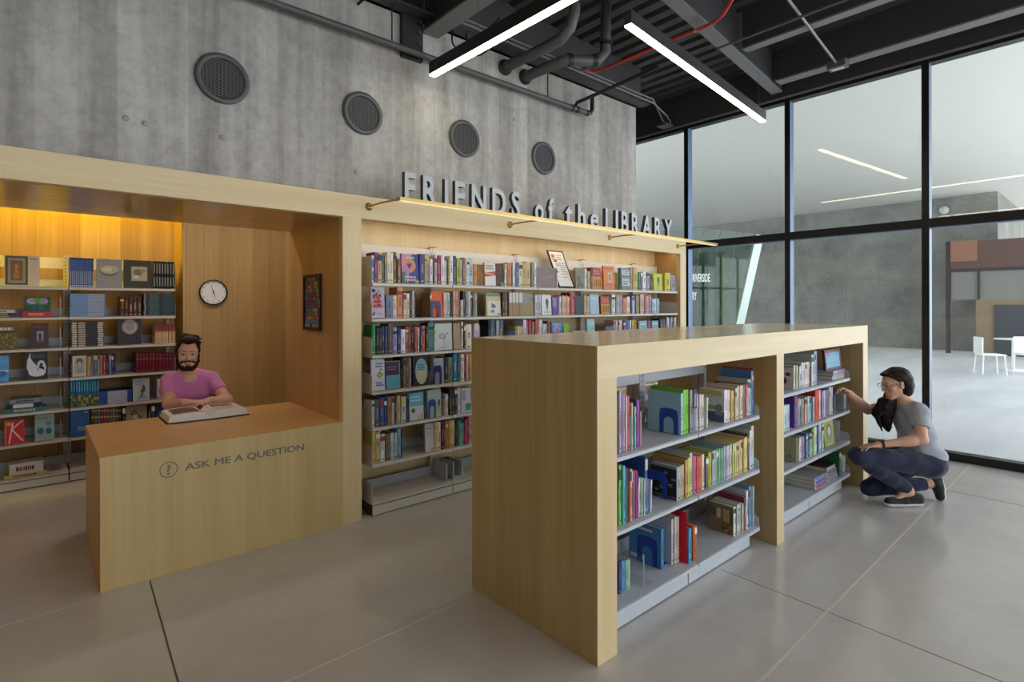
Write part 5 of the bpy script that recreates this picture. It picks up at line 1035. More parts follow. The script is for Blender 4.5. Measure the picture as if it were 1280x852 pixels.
for nm, lab, x0, x1, z, t, col in (
        ('hardback_book', 'black book with white title, middle of the three lying under a grey one', -0.168, 0.045, 0.648 + 0.0372, 0.042, '22262c'),
        ('hardback_book', 'teal book lying flat at the bottom of a pile of three', -0.188, 0.071, 0.648 + 0.0021, 0.0345, '387c80'),
        ('hardback_book', 'grey book lying on top of a black and a teal one', -0.164, 0.040, 0.648 + 0.0797, 0.036, '8c90a0'),
        ('hardback_book', 'grey book lying at the bottom of a small pile at the picture edge', -0.29, -0.119, 1.457 + 0.0021, 0.018, '50505c'),
        ('hardback_book', 'dark book lying between a white and a grey one at the picture edge', -0.30, -0.125, 1.457 + 0.0206, 0.018, '30303a'),
        ('hardback_book', 'white book lying on top of a small pile at the picture edge', -0.31, -0.13, 1.457 + 0.0391, 0.024, 'e0dcd8'),
        ('hardback_book', 'lime yellow book lying flat on the base shelf behind the counter', -0.198, 0.071, 0.102, 0.028, 'c8c878'),
        ('boxed_set', 'white boxed book with grey title lying on a lime yellow book', -0.168, 0.050, 0.1306, 0.086, 'd4d2d4'),
        ('gift_box', 'flat crimson box under a bright butterfly flower cover', -0.084, 0.109, 1.4595, 0.046, 'c8384c')):
    tag(make_flat(nm, x0, x1, 6.219, 0.2, z, t, col, rr, [(0.12, 0.72, 'f0f0ee')] if 'black book with white' in lab else None), lab, 'box' if 'box' in nm else 'book')
o = make_faceout('display_book', -0.075, 0.100, 6.25, 1.506, 0.125, '2c5c3c', 'flower', rr, 0.02, 4); o.name = 'display_book'
tag(o, 'bright green and violet flower cover standing on a flat crimson box', 'book', None)
# cream books lying on the third wall shelf, lime book leaning over them
for k in range(4):
    o = make_flat('paperback_book', 4.045 + 0.004 * k, 4.255 - 0.006 * k, 3.705, 0.14, 1.1881 + 0.0262 * k, 0.0256, ['dcc8a0', 'e8d8b4', 'd8c090', 'ecdcb8'][k], rr)
    tag(o, 'cream book, %s of the low cream pile on the wall bookcase' % ['bottom one', 'second from the bottom', 'third from the bottom', 'topmost'][k], 'book', 'low cream pile')
o = make_faceout('display_book', 3.960, 4.040, 3.712, 1.190, 0.168, '86b820', 'plain', rr, 0.018, 3); o.rotation_euler.y = math.radians(-8); o.location.x -= 0.008; o.location.z += 0.008
tag(o, 'lime green book tilted beside the low cream pile, third shelf of the wall bookcase', 'book')
# island: piles lying with the spines outwards and covers standing behind
for k, (t, col) in enumerate(((0.030, 'c8b440'), (0.024, '788494'), (0.018, '8c9cac'))):
    z = 0.9471 + [0, 0.0306, 0.0552][k]
    o = make_flat('picture_book', 4.80 + 0.012 * k, 5.075 + 0.008 * k, 1.592, 0.22, z, t, ['9ca4ac', '7c8898', '9aa4b8'][k], rr, [(0.35, 0.97, ['c4b848', 'c8489c', '586c98'][k])])
    tag(o, ['grey book with a yellow spine end, lowest of the flat pile under a blue cover', 'grey book with a pink spine end, middle of the flat pile', 'slate book lying on top of the flat pile under a blue cover'][k], 'book', 'flat pile on the far top island shelf')
o = make_faceout('display_book', 4.74, 5.095, 1.615, 1.0215, 0.165, '501c34', 'bluepanel', rr, 0.02, 5); tag(o, 'blue cover with a maroon border standing on the flat pile, far half of the island', 'book')
o = make_faceout('display_book', 4.60, 4.735, 1.70, 0.9475, 0.19, 'c0a038', 'mottle', rr, 0.02, 6); tag(o, 'yellow and maroon patterned cover standing left of the flat pile on the far island', 'book')
o = make_faceout('display_book', 4.675, 4.885, 1.60, 0.4222, 0.205, 'a8b040', 'whiteswan', rr, 0.02, 5); tag(o, 'lime green cover with a white bird in a dark oval, third island shelf', 'book')
for k, (t, col, sc) in enumerate(((0.030, 'b8b8b0', 'a85878'), (0.026, 'c4c4bc', '4c5cc0'), (0.024, 'b0b4b4', '8088d8'))):
    o = make_flat('picture_book', 4.44 + 0.006 * k, 4.665, 1.592 + 0.004 * k, 0.25, 0.1521 + [0, 0.0306, 0.0572][k], t, col, rr, [(0.1, 0.95, sc)])
    tag(o, 'book lying flat, %s of the pale pile nearest the divider, far base shelf' % ['bottom', 'middle', 'topmost'][k], 'book', 'pale pile nearest the divider on the far base shelf')
for k, (t, col, sc) in enumerate(((0.028, 'c8c8c0', '7c8cc0'), (0.026, 'c0bcb4', 'b86870'), (0.022, 'd4d4cc', '4858a8'), (0.034, '5c3440', 'd8dce4'))):
    o = make_flat('picture_book', 4.69, 4.915 - 0.004 * k, 1.592 + 0.004 * k, 0.27, 0.1521 + [0, 0.0286, 0.0552, 0.0778][k], t, col, rr, [(0.1, 0.95, sc)])
    tag(o, 'book lying flat, %s of the pile with a maroon cover on top' % ['bottom', 'second', 'third', 'topmost'][k], 'book', 'pile with a maroon top on the far base shelf')

# bookends
def bookend(x, y, z, w, h, col, label, along='x', arch=True, fd=1):
    """A pressed steel bookend: plate with an arched cut-out and a foot."""
    o = empty('bookend', (x, y, z + 0.0021), label, 'bookend', 'steel bookends'); m = flat(col, 0.35, k=1)
    n = 10; out = [(-w / 2, 0), (-w / 2, h - 0.016)]
    out += [(-w / 2 + 0.016 - 0.016 * math.cos(a), h - 0.016 + 0.016 * math.sin(a)) for a in (0.5, 1.0, 1.57)] + [(w / 2 - 0.016 + 0.016 * math.sin(a), h - 0.016 + 0.016 * math.cos(a)) for a in (0, 0.6, 1.1)] + [(w / 2, h - 0.016), (w / 2, 0)]
    iw = w * 0.27; ih = h * 0.66
    inn = [(iw, 0), (iw, ih - iw)] + [(iw * math.cos(PI * k / n), ih - iw + iw * math.sin(PI * k / n)) for k in range(1, n)] + [(-iw, ih - iw), (-iw, 0)]
    P = out + inn if arch else out
    b = MB()
    f = (lambda u, v, t: (u, t, v)) if along == 'x' else (lambda u, v, t: (t, -u, v))
    # split the arch outline into a left leg, right leg and crown so every face is convex enough
    if arch:
        top = ih - iw
        b.prism([(-w / 2, 0), (-iw, 0), (-iw, top), (-w / 2, top)], f, 0, 0.0016, m)
        b.prism([(iw, 0), (w / 2, 0), (w / 2, top), (iw, top)], f, 0, 0.0016, m)
        arc = [(iw * math.cos(PI * k / n), top + iw * math.sin(PI * k / n)) for k in range(n + 1)]
        outer = [(w / 2, top)] + [(w / 2, h - 0.016), (w / 2 - 0.006, h - 0.005), (w / 2 - 0.016, h)]
        edge = []
        for k in range(n + 1):
            a = PI * k / n; c_, s_ = math.cos(a), math.sin(a)
            r = min((w / 2) / max(abs(c_), 1e-6), (h - top) / max(s_, 1e-6))
            px, pz = r * c_, top + r * s_
            if abs(px) > w / 2 - 0.010 and pz > h - 0.010: px = math.copysign(w / 2 - 0.007, px); pz = h - 0.007
            edge.append((px, pz))
        for k in range(n):
            b.prism([arc[k], edge[k], edge[k + 1], arc[k + 1]], f, 0, 0.0016, m)
    else:
        b.prism(out, f, 0, 0.0016, m)
    ob = b.build('plate'); ob.parent = o
    ft = MB()
    if along == 'x': ft.box(-w / 2, w / 2, 0.0018, 0.009, -0.0004, -0.0001, m)
    else: ft.box(*((0.0018, 0.10) if fd > 0 else (-0.10, -0.0002)), -w / 2, w / 2, -0.0004, -0.0001, m)
    ob = ft.build('foot'); ob.parent = o
    return o
NB = '20266a'
for x, zi, w, h, lab in ((2.418, 1, 0.098, 0.130, 'navy bookend in front of an orange book, second wall shelf'), (3.222, 2, 0.105, 0.135, 'navy bookend beside yellow green books, third wall shelf'), (4.622, 2, 0.150, 0.140, 'wide navy bookend near pink spines, third wall shelf'), (2.434, 3, 0.080, 0.150, 'navy bookend in front of a pale grey book, fourth wall shelf'), (2.384, 4, 0.072, 0.150, 'navy bookend beside the yellow flower cover, fifth wall shelf')):
    bookend(x, 3.692, WZ[zi], w, h, NB if zi != 4 else '2c5090', lab)
bookend(BOOKX[('island', 1, 13)] - 0.0022, 1.665, 0.855, 0.115, 0.135, '2450b8', 'royal blue bookend against a pale blue book on the top island shelf', 'y')
bookend(BOOKX[('island', 2, 15)] - 0.012, 1.70, 0.515, 0.125, 0.140, '2044a8', 'royal blue bookend on the middle island shelf beside a black fern cover', 'y')
bookend(BOOKX[('island', 3, 4)] - 0.0022, 1.735, 0.150, 0.130, 0.150, '1c3ca4', 'dark blue bookend against a blue book on the island base shelf', 'y')
bookend(3.4445, 1.66, 0.150, 0.10, 0.20, '28409c', 'plain dark blue bookend at the divider end of the island base shelf', 'y', False, -1)
for z, lab in ((LZ[1], 'clear bookend beside the crimson box behind the counter'), (LZ[2], 'clear bookend beside the brown photograph book behind the counter'), (LZ[3], 'clear bookend beside the swan book behind the counter'), (LZ[4], 'clear bookend beside the pile of three behind the counter'), (LZ[5], 'clear bookend beside the blue disc cover behind the counter'), (LZ[6], 'clear bookend beside the white boxed book on the base shelf')):
    o = empty('bookend', (0.165, 6.33, z + 0.0021), lab, 'bookend', 'clear bookends')
    ob = MB().box(0, 0.004, -0.06, 0.06, 0.003, 0.17, 'acrylic').build('plate'); ob.parent = o
    ob = MB().box(0, 0.0045, -0.0625, -0.0602, 0.003, 0.172, flat('c8ccd0', 0.2, k=1)).build('bright_edge'); ob.parent = o
    ob = MB().box(-0.07, 0.004, -0.06, 0.06, 0, 0.0028, 'acrylic').build('foot'); ob.parent = o
o = empty('bookend', (2.262, 1.66, 0.1521), 'clear bookend on the island base shelf near the end panel', 'bookend', 'clear bookends')
ob = MB().box(0, 0.004, -0.06, 0.075, 0.003, 0.165, 'acrylic').build('plate'); ob.parent = o
ob = MB().box(0, 0.004, -0.0622, -0.0602, 0.003, 0.165, flat('9ca4ac', 0.2, k=1)).build('bright_edge'); ob.parent = o
ob = MB().box(0, 0.09, -0.06, 0.075, 0, 0.0028, 'acrylic').build('foot'); ob.parent = o
o = empty('bookend', (5.03, 1.66, 0.4221), 'thin white bookend on the third island shelf beside the lime cover', 'bookend')
ob = MB().box(0, 0.003, -0.05, 0.06, 0.003, 0.165, flat('e6e6e4', 0.4, k=1)).build('plate'); ob.parent = o
ob = MB().box(0.003, 0.07, -0.05, 0.06, 0, 0.002, flat('e6e6e4', 0.4, k=1)).build('foot'); ob.parent = o
# grey steel holders on the wall bookcase base shelf
for x, w in ((2.55, 0.006), (2.62, 0.10)):
    b = MB().box(x, x + 0.012, 3.74, 3.95, 0.1075, 0.245, 'shelf_grey').box(x + 0.0121, x + max(w, 0.03), 3.78, 3.95, 0.1075, 0.112, 'shelf_grey')
    if w > 0.05: b.box(x + w - 0.012, x + w, 3.74, 3.95, 0.1121, 0.235, 'shelf_grey').box(x + 0.0122, x + w - 0.0121, 3.93, 3.95, 0.1121, 0.235, 'slot_dark')
    tag(b.build('file_holder'), 'grey steel file holder on the base shelf of the wall bookcase, ' + ('open fronted one' if w > 0.05 else 'plain upright one'), 'holder')

# leaning poster on the top shelf
po = empty('framed_poster', (4.0, 3.73, 1.726), 'black framed white notice leaning back on the top shelf of the wall bookcase', 'framed notice')
a = math.atan2(0.18, 0.385); hgt = 0.415
def pz(x, s, t): return (x, 3.718 + s * math.sin(a) * 0.97 - t * math.cos(a), 1.7315 + s * math.cos(a) + t * math.sin(a))
def pq(mb, x0, x1, s0, s1, t0, t1, m):
    vs = [pz(x, s, t) for t in (t0, t1) for s in (s0, s1) for x in (x0, x1)]
    mb.add(vs, [(0, 2, 3, 1), (4, 5, 7, 6), (0, 1, 5, 4), (2, 6, 7, 3), (0, 4, 6, 2), (1, 3, 7, 5)], m)
x0, x1 = 3.874, 4.096
f = MB()
for q in ((x0, x1, 0, 0.010), (x0, x1, hgt - 0.010, hgt), (x0, x0 + 0.010, 0.0101, hgt - 0.0101), (x1 - 0.010, x1, 0.0101, hgt - 0.0101)): pq(f, *q, -0.012, 0.004, 'black_plastic')
f.build('frame', po)
pg = MB(); pq(pg, x0 + 0.0101, x1 - 0.0101, 0.0101, hgt - 0.0101, -0.008, 0.0, 'f0ecea')
rnd = random.Random(3)
for s, w_, c in ((0.36, 0.5, 'd88078'), (0.335, 0.42, 'd89088'), (0.31, 0.5, '9088a8'), (0.27, 0.62, 'c890a0'), (0.245, 0.6, 'a098b0'), (0.22, 0.64, '9c98b0'), (0.195, 0.5, '9c98b0'), (0.17, 0.6, 'b0a0b8'), (0.145, 0.55, 'b0a0b8'), (0.11, 0.4, 'd0a0a8')):
    pq(pg, x0 + 0.10, x0 + 0.10 + 0.105 * w_ / 0.64, s, s + 0.010, 0.0002, 0.0006, c)
for cx, s, c in ((0.055, 0.355, 'c85848'), (0.07, 0.30, '6c5c54'), (0.082, 0.255, 'e0a898'), (0.05, 0.32, 'e8b0a0')):
    pq(pg, x0 + cx - 0.022, x0 + cx + 0.022, s - 0.016, s + 0.016, 0.0002, 0.0007, c)
pg.build('print', po)

# framed colourful print on the oak pier
fp = empty('framed_print', (1.634, 4.227, 1.36), 'black framed print of bright coloured blocks on the oak pier', 'picture')
x = 1.6335; f = MB()
for y0, y1, z0, z1 in ((4.056, 4.398, 1.360, 1.378), (4.056, 4.398, 1.777, 1.795), (4.056, 4.074, 1.3781, 1.7769), (4.380, 4.398, 1.3781, 1.7769)): f.box(x - 0.018, x, y0, y1, z0, z1, 'black_plastic')
f.build('frame', fp)
g = MB().box(x - 0.008, x - 0.001, 4.0741, 4.3799, 1.3781, 1.7769, '3c3450'); rnd = random.Random(11)
for r_ in range(13):
    y = 4.08; z = 1.385 + r_ * 0.030
    while y < 4.355:
        w_ = rnd.uniform(0.02, 0.07)
        if not (r_ in (0, 12) and rnd.random() < 0.5):
            c = rnd.choice(['5c9858', 'b85c78', '6c4898', '9c3c9c', 'a8b8a0', 'c88c60', '4878a8', '3c2c48', 'd89c98', '708c48'])
            if r_ == 1: c = rnd.choice(['5c98c0', '70a8c8'])
            if r_ == 0: c = rnd.choice(['d8b890', 'c8a080'])
            if 6 <= r_ <= 8 and 4.18 < y < 4.30: c = '8c2c9c'
            g.add([(x - 0.0084, y, z), (x - 0.0084, min(y + w_, 4.374), z), (x - 0.0084, min(y + w_, 4.374), z + 0.026), (x - 0.0084, y, z + 0.026)], [(0, 1, 2, 3)], c)
        y += w_ + 0.004
g.build('print', fp)
tag(MB().bbox(x - 0.0195, x - 0.0185, 4.056, 4.062, 1.53, 1.60, flat('e8e8e8', 0.3, k=1), 0.0003).build('hinge_plate', fp), 'small white hinge plate')

# round wall clock
ck = empty('wall_clock', (1.366, 6.20, 1.69), 'round white wall clock with thin dark rim on the oak panelling', 'clock')
cx, cz, R_ = 1.366, 1.69, 0.130
MB().lathe([(R_, 0), (R_, -0.030), (R_ - 0.010, -0.034), (R_ - 0.012, -0.020)], (cx, 6.1985, cz), (0, 1, 0), flat('2a2624', 0.35, k=1), 48).build('rim', ck)
d = MB().lathe([(R_ - 0.0125, -0.0185), (0, -0.0185)], (cx, 6.1985, cz), (0, 1, 0), flat('eceef2', 0.4, k=1), 48)
for k in range(12):
    t = k * PI / 6; r1 = R_ - 0.028
    p = Vector((cx + r1 * math.sin(t), 6.1795, cz + r1 * math.cos(t)))
    vs, fs, ns = text_polys(str(k if k else 12), 0.026, 0.0, 0.0); mx_ = (max(v[0] for v in vs) + min(v[0] for v in vs)) / 2
    d.add([(p.x + v[0] - mx_, p.y, p.z + v[1] - 0.009) for v in vs], fs, flat('38383c', 0.5, k=1))
d.build('dial', ck, fix=False)
hd = MB()
def hand(ang, l, w_, y):
    dx, dz = math.sin(ang), math.cos(ang)
    hd.add([(cx - dx * 0.02 + dz * w_, y, cz - dz * 0.02 - dx * w_), (cx - dx * 0.02 - dz * w_, y, cz - dz * 0.02 + dx * w_), (cx + dx * l - dz * w_ * 0.4, y, cz + dz * l + dx * w_ * 0.4), (cx + dx * l + dz * w_ * 0.4, y, cz + dz * l - dx * w_ * 0.4)], [(0, 1, 2, 3)], flat('28282c', 0.4, k=1))
hand(math.radians(-16), 0.085, 0.0035, 6.1770); hand(math.radians(166), 0.060, 0.0045, 6.1760)
hd.lathe([(0.007, 0), (0.007, -0.004), (0, -0.004)], (cx, 6.1780, cz), (0, 1, 0), flat('28282c', 0.4, k=1), 12)
hd.build('hands', ck, fix=False)
# ================================================================== PEOPLE
class SDF:
    """A smooth union of rounded limbs sampled on a grid and meshed as one closed surface."""
    def __init__(s, lo, hi, h):
        s.h = h; s.lo = np.array(lo, float)
        n = np.ceil((np.array(hi) - s.lo) / h).astype(int) + 1
        s.n = n; s.F = np.full(n, 0.2, np.float32)
        s.ax = [s.lo[i] + h * np.arange(n[i]) for i in range(3)]
    def win(s, a, b, pad):
        i0 = np.maximum(np.floor((np.minimum(a, b) - pad - s.lo) / s.h).astype(int), 0)
        i1 = np.minimum(np.ceil((np.maximum(a, b) + pad - s.lo) / s.h).astype(int) + 1, s.n)
        if np.any(i1 <= i0): return None, None
        sl = tuple(slice(i0[k], i1[k]) for k in range(3))
        P = np.stack(np.meshgrid(*[s.ax[k][sl[k]] for k in range(3)], indexing='ij'), -1)
        return sl, P
    def comb(s, sl, d, k, op):
        f = s.F[sl]
        if op == 'add':
            hh = np.maximum(k - np.abs(f - d), 0) / k if k > 0 else 0
            r = np.minimum(f, d) - hh * hh * k * 0.25
        elif op == 'sub':
            d = -d; hh = np.maximum(k - np.abs(f - d), 0) / k
            r = np.maximum(f, d) + hh * hh * k * 0.25
        s.F[sl] = r
    def cone(s, p, q, r1, r2, k=0.02, op='add'):
        p = np.array(p, float); q = np.array(q, float)
        sl, P = s.win(p, q, max(r1, r2) + k + 3 * s.h)
        if sl is None: return s
        d = q - p; L2 = d @ d
        t = np.clip(((P - p) @ d) / max(L2, 1e-9), 0, 1)
        r = r1 + (r2 - r1) * t
        s.comb(sl, (np.linalg.norm(P - p - t[..., None] * d, axis=-1) - r).astype(np.float32), k, op); return s
    def chain(s, pts, rs, k=0.02):
        for i in range(len(pts) - 1): s.cone(pts[i], pts[i + 1], rs[i], rs[i + 1], k)
        return s
    def ell(s, c, rad, B=None, k=0.02, op='add'):
        """Ellipsoid with centre c, radii along the rows of B."""
        c = np.array(c, float); rad = np.array(rad, float); B = np.eye(3) if B is None else np.array(B, float)
        e = np.sqrt(((B * rad[:, None]) ** 2).sum(0))
        sl, P = s.win(c - e, c + e, k + 3 * s.h)
        if sl is None: return s
        q = (P - c) @ B.T
        k0 = np.linalg.norm(q / rad, axis=-1); k1 = np.linalg.norm(q / rad ** 2, axis=-1)
        s.comb(sl, (np.where(k1 > 1e-9, k0 * (k0 - 1) / np.maximum(k1, 1e-9), -rad.min())).astype(np.float32), k, op); return s
    def grid(s):
        return np.stack(np.meshgrid(*s.ax, indexing='ij'), -1)
    def cut(s, p, n, soft=0.0):
        """Keep the side of the plane through p that n points away from."""
        n = np.array(n, float); n /= np.linalg.norm(n)
        d = (s.ax[0][:, None, None] - p[0]) * n[0] + (s.ax[1][None, :, None] - p[1]) * n[1] + (s.ax[2][None, None, :] - p[2]) * n[2]
        s.F = np.maximum(s.F, d.astype(np.float32)); return s
    def mesh(s):
        F = s.F; F[0] = F[-1] = 0.1; F[:, 0] = F[:, -1] = 0.1; F[:, :, 0] = F[:, :, -1] = 0.1
        I = F < 0
        n = np.array(F.shape) - 1
        cnt = np.zeros(n, np.int8)
        for dx in (0, 1):
            for dy in (0, 1):
                for dz in (0, 1): cnt += I[dx:n[0] + dx, dy:n[1] + dy, dz:n[2] + dz]
        act = (cnt > 0) & (cnt < 8)
        idx = np.argwhere(act); N = len(idx)
        ids = np.full(n, -1, np.int32); ids[act] = np.arange(N)
        acc = np.zeros((N, 3)); wt = np.zeros(N)
        cs = [(a, b, c) for a in (0, 1) for b in (0, 1) for c in (0, 1)]
        for a in cs:
            for b in cs:
                df = [b[i] - a[i] for i in range(3)]
                if sum(df) != 1 or min(df) < 0: continue
                fa = F[idx[:, 0] + a[0], idx[:, 1] + a[1], idx[:, 2] + a[2]]; fb = F[idx[:, 0] + b[0], idx[:, 1] + b[1], idx[:, 2] + b[2]]
                m = (fa < 0) != (fb < 0)
                t = np.where(m, fa / np.where(m, fa - fb, 1), 0)
                acc += np.where(m[:, None], np.array(a) + t[:, None] * np.array(df), 0); wt += m
        V = s.lo + s.h * (idx + acc / wt[:, None])
        quads = []
        for ax in range(3):
            o1, o2 = [(1, 2), (2, 0), (0, 1)][ax]
            sa = [slice(None)] * 3; sb = [slice(None)] * 3; sa[ax] = slice(0, -1); sb[ax] = slice(1, None)
            A, B = I[tuple(sa)], I[tuple(sb)]
            e = np.argwhere(A != B); e = e[(e[:, o1] > 0) & (e[:, o2] > 0) & (e[:, o1] < F.shape[o1] - 1) & (e[:, o2] < F.shape[o2] - 1)]
            fl = A[e[:, 0], e[:, 1], e[:, 2]]
            def off(d1, d2):
                c = e.copy(); c[:, o1] += d1; c[:, o2] += d2; return ids[c[:, 0], c[:, 1], c[:, 2]]
            q = np.stack([off(-1, -1), off(0, -1), off(0, 0), off(-1, 0)], 1)
            q[~fl] = q[~fl][:, ::-1]
            quads.append(q)
        Q = np.concatenate(quads); Q = Q[(Q >= 0).all(1)]
        return V, Q
    def build(s, name, mat, parent=None, origin=(0, 0, 0), smooth_iter=1, colour=None):
        V, Q = s.mesh()
        for _ in range(smooth_iter):                       # light relaxation
            S_ = np.zeros_like(V); c = np.zeros(len(V))
            for a, b in ((0, 1), (1, 2), (2, 3), (3, 0)):
                np.add.at(S_, Q[:, a], V[Q[:, b]]); np.add.at(S_, Q[:, b], V[Q[:, a]]); np.add.at(c, Q[:, a], 1); np.add.at(c, Q[:, b], 1)
            V = V * 0.5 + 0.5 * S_ / np.maximum(c, 1)[:, None]
        me = bpy.data.meshes.new(name)
        me.from_pydata((V - np.array(origin)).tolist(), [], Q.tolist())
        me.polygons.foreach_set('use_smooth', [True] * len(me.polygons))
        me.materials.append(mat)
        if colour is not None:
            at = me.color_attributes.new('tint', 'FLOAT_COLOR', 'POINT')
            cols = np.ones((len(V), 4), np.float32); cols[:, :3] = colour(V)
            at.data.foreach_set('color', cols.ravel())
        me.update()
        ob = bpy.data.objects.new(name, me); COL.objects.link(ob)
        if parent is not None: ob.parent = parent
        return ob
def skin_mat():
    m, nt, b, o = new_mat('skin')
    a = nt.nodes.new('ShaderNodeVertexColor'); a.layer_name = 'tint'
    nt.links.new(a.outputs['Color'], b.inputs['Base Color'])
    b.inputs['Roughness'].default_value = 0.5
    b.inputs['Subsurface Weight'].default_value = 0.08
    b.inputs['Subsurface Radius'].default_value = (0.01, 0.004, 0.002)
    return m
SKIN = skin_mat()
def cloth(name, h, weave=600, k=1.0, fold=12):
    m, nt, b, o = new_mat(name)
    f = noise(nt, pos_map(nt, (weave, weave, weave)), 1.0, 2)
    c = ramp(nt, f, [(0.3, hexlin(h, k * 0.86)), (0.7, hexlin(h, k * 1.08))])
    nt.links.new(c, b.inputs['Base Color']); b.inputs['Roughness'].default_value = 0.85
    b.inputs['Sheen Weight'].default_value = 0.15
    w = noise(nt, pos_map(nt, (fold, fold, fold * 0.6)), 1.0, 3)
    bp = nt.nodes.new('ShaderNodeBump'); bp.inputs['Strength'].default_value = 0.5; bp.inputs['Distance'].default_value = 0.02
    nt.links.new(w, bp.inputs['Height']); nt.links.new(bp.outputs['Normal'], b.inputs['Normal'])
    return m
def hair_mat(name, h):
    m, nt, b, o = new_mat(name)
    f = noise(nt, pos_map(nt, (160, 160, 22)), 1.0, 3)
    c = ramp(nt, f, [(0.3, hexlin(h, 0.6)), (0.7, hexlin(h, 1.5))])
    nt.links.new(c, b.inputs['Base Color']); b.inputs['Roughness'].default_value = 0.55; b.inputs['Specular IOR Level'].default_value = 0.25
    bp = nt.nodes.new('ShaderNodeBump'); bp.inputs['Strength'].default_value = 0.7; bp.inputs['Distance'].default_value = 0.006
    nt.links.new(f, bp.inputs['Height']); nt.links.new(bp.outputs['Normal'], b.inputs['Normal'])
    return m
def V3(*a): return np.array(a, float)
def unit(v): v = np.array(v, float); return v / np.linalg.norm(v)
def frame(fwd, up):
    f = unit(fwd); r = unit(np.cross(f, up)); u = np.cross(r, f)
    return np.stack([r, f, u])                              # rows: right, forward, up
def head_sdf(s, c, B, k=1.0, jaw=1.0):
    """Skull, jaw, nose, lips, brow, ears. c is between the ears at eye level; rows of B are right, forward, up."""
    def L(x, y, z): return c + (x * B[0] + y * B[1] + z * B[2]) * k
    s.ell(L(0, -0.012, 0.038), V3(0.074, 0.094, 0.084) * k, B, 0.02)
    s.ell(L(0, 0.022, -0.035), V3(0.060 * jaw ** 0.5, 0.066, 0.080) * k, B, 0.03)
    s.cone(L(-0.022 * jaw ** 2, 0.060, -0.104), L(0.022 * jaw ** 2, 0.060, -0.104), 0.021 * k * jaw, 0.021 * k * jaw, 0.03)
    for sx in (-1, 1):
        s.cone(L(sx * 0.054 * jaw, 0.0, -0.058 * jaw), L(sx * 0.024 * jaw, 0.056, -0.100), 0.018 * k * jaw, 0.017 * k * jaw, 0.03 * jaw)
        s.ell(L(sx * 0.044, 0.060, -0.030), V3(0.020, 0.018, 0.016) * k, B, 0.025)
        s.ell(L(sx * 0.031, 0.094, 0.004), V3(0.017, 0.014, 0.011) * k, B, 0.014, 'sub')
        s.cone(L(sx * 0.021, 0.0865, 0.0115), L(sx * 0.042, 0.079, 0.0100), 0.0046, 0.0042, 0.004); s.cone(L(sx * 0.022, 0.084, -0.0085), L(sx * 0.041, 0.079, -0.0075), 0.0036, 0.0034, 0.004)
        s.cone(L(sx * 0.012, 0.085, 0.019), L(sx * 0.048, 0.070, 0.022), 0.008 * k, 0.006 * k, 0.014)
    s.cone(L(0, 0.088, 0.006), L(0, 0.107, -0.034), 0.0075 * k, 0.011 * k, 0.012)
    for sx in (-1, 1): s.ell(L(sx * 0.011, 0.096, -0.037), V3(0.009, 0.010, 0.008) * k, B, 0.008)
    s.ell(L(0, 0.085, -0.063), V3(0.024, 0.010, 0.0060) * k, B, 0.007)
    s.ell(L(0, 0.083, -0.075), V3(0.020, 0.011, 0.0070) * k, B, 0.007)
    for sx in (-1, 1):
        Be = frame(B[1] * 0.9 + B[0] * sx * 0.5, B[2])
        s.ell(L(sx * 0.077, -0.012, -0.006), V3(0.009, 0.020, 0.032) * k, Be, 0.008)
        s.ell(L(sx * 0.086, -0.006, -0.004), V3(0.006, 0.010, 0.018) * k, Be, 0.006, 'sub')
    return L
def hand_sdf(s, wrist, d, nrm, thumb, curl=(0.5, 0.5, 0.5, 0.55), k=1.0, spread=0.16, thumb_curl=0.4):
    """Palm, four separate fingers and a thumb. d points to the fingers, nrm out of the back of the hand, thumb = +1/-1 side of d x nrm."""
    d = unit(d); nrm = unit(nrm - d * (np.array(nrm) @ d)); sd = unit(np.cross(d, nrm)) * thumb
    W = np.array(wrist, float); B = np.stack([sd, d, nrm])
    s.cone(W - d * 0.02, W + d * 0.02, 0.025 * k, 0.026 * k, 0.012)
    s.ell(W + d * 0.050 * k, V3(0.040, 0.050, 0.0155) * k, B, 0.014)
    s.ell(W + d * 0.035 * k + sd * 0.022 * k - nrm * 0.006, V3(0.018, 0.030, 0.014) * k, B, 0.012)
    for i in range(4):
        off = (0.030 - 0.020 * i) * k; ln = (0.074, 0.082, 0.076, 0.060)[i] * k; r = (0.0088, 0.0090, 0.0086, 0.0076)[i] * k
        base = W + d * (0.088, 0.092, 0.088, 0.080)[i] * k + sd * off
        ang = 0.0; p = base - d * 0.022 * k; q = base; s.cone(p, q, r * 1.1, r * 1.05, 0.006)
        dirv = unit(d + sd * spread * (0.9 - 0.6 * i))
        for j, fr in enumerate((0.45, 0.31, 0.24)):
            ang += curl[i] * (0.75, 1.0, 0.8)[j]
            v = dirv * math.cos(ang) - nrm * math.sin(ang)
            nq = q + v * ln * fr; s.cone(q, nq, r * (1.0, 0.96, 0.9)[j], r * (0.96, 0.9, 0.78)[j], 0.0035); q = nq
    tb = W + d * 0.022 * k + sd * 0.026 * k - nrm * 0.004
    v = unit(d * 0.62 + sd * 0.75 - nrm * 0.25)
    m1 = tb + v * 0.040 * k; v2 = unit(v + d * thumb_curl - nrm * 0.2 - sd * thumb_curl * 0.7)
    m2 = m1 + v2 * 0.032 * k; m3 = m2 + unit(v2 + d * 0.3 - sd * 0.3) * 0.026 * k
    s.cone(tb, m1, 0.0135 * k, 0.0110 * k, 0.010); s.cone(m1, m2, 0.0105 * k, 0.0098 * k, 0.004); s.cone(m2, m3, 0.0098 * k, 0.0078 * k, 0.004)
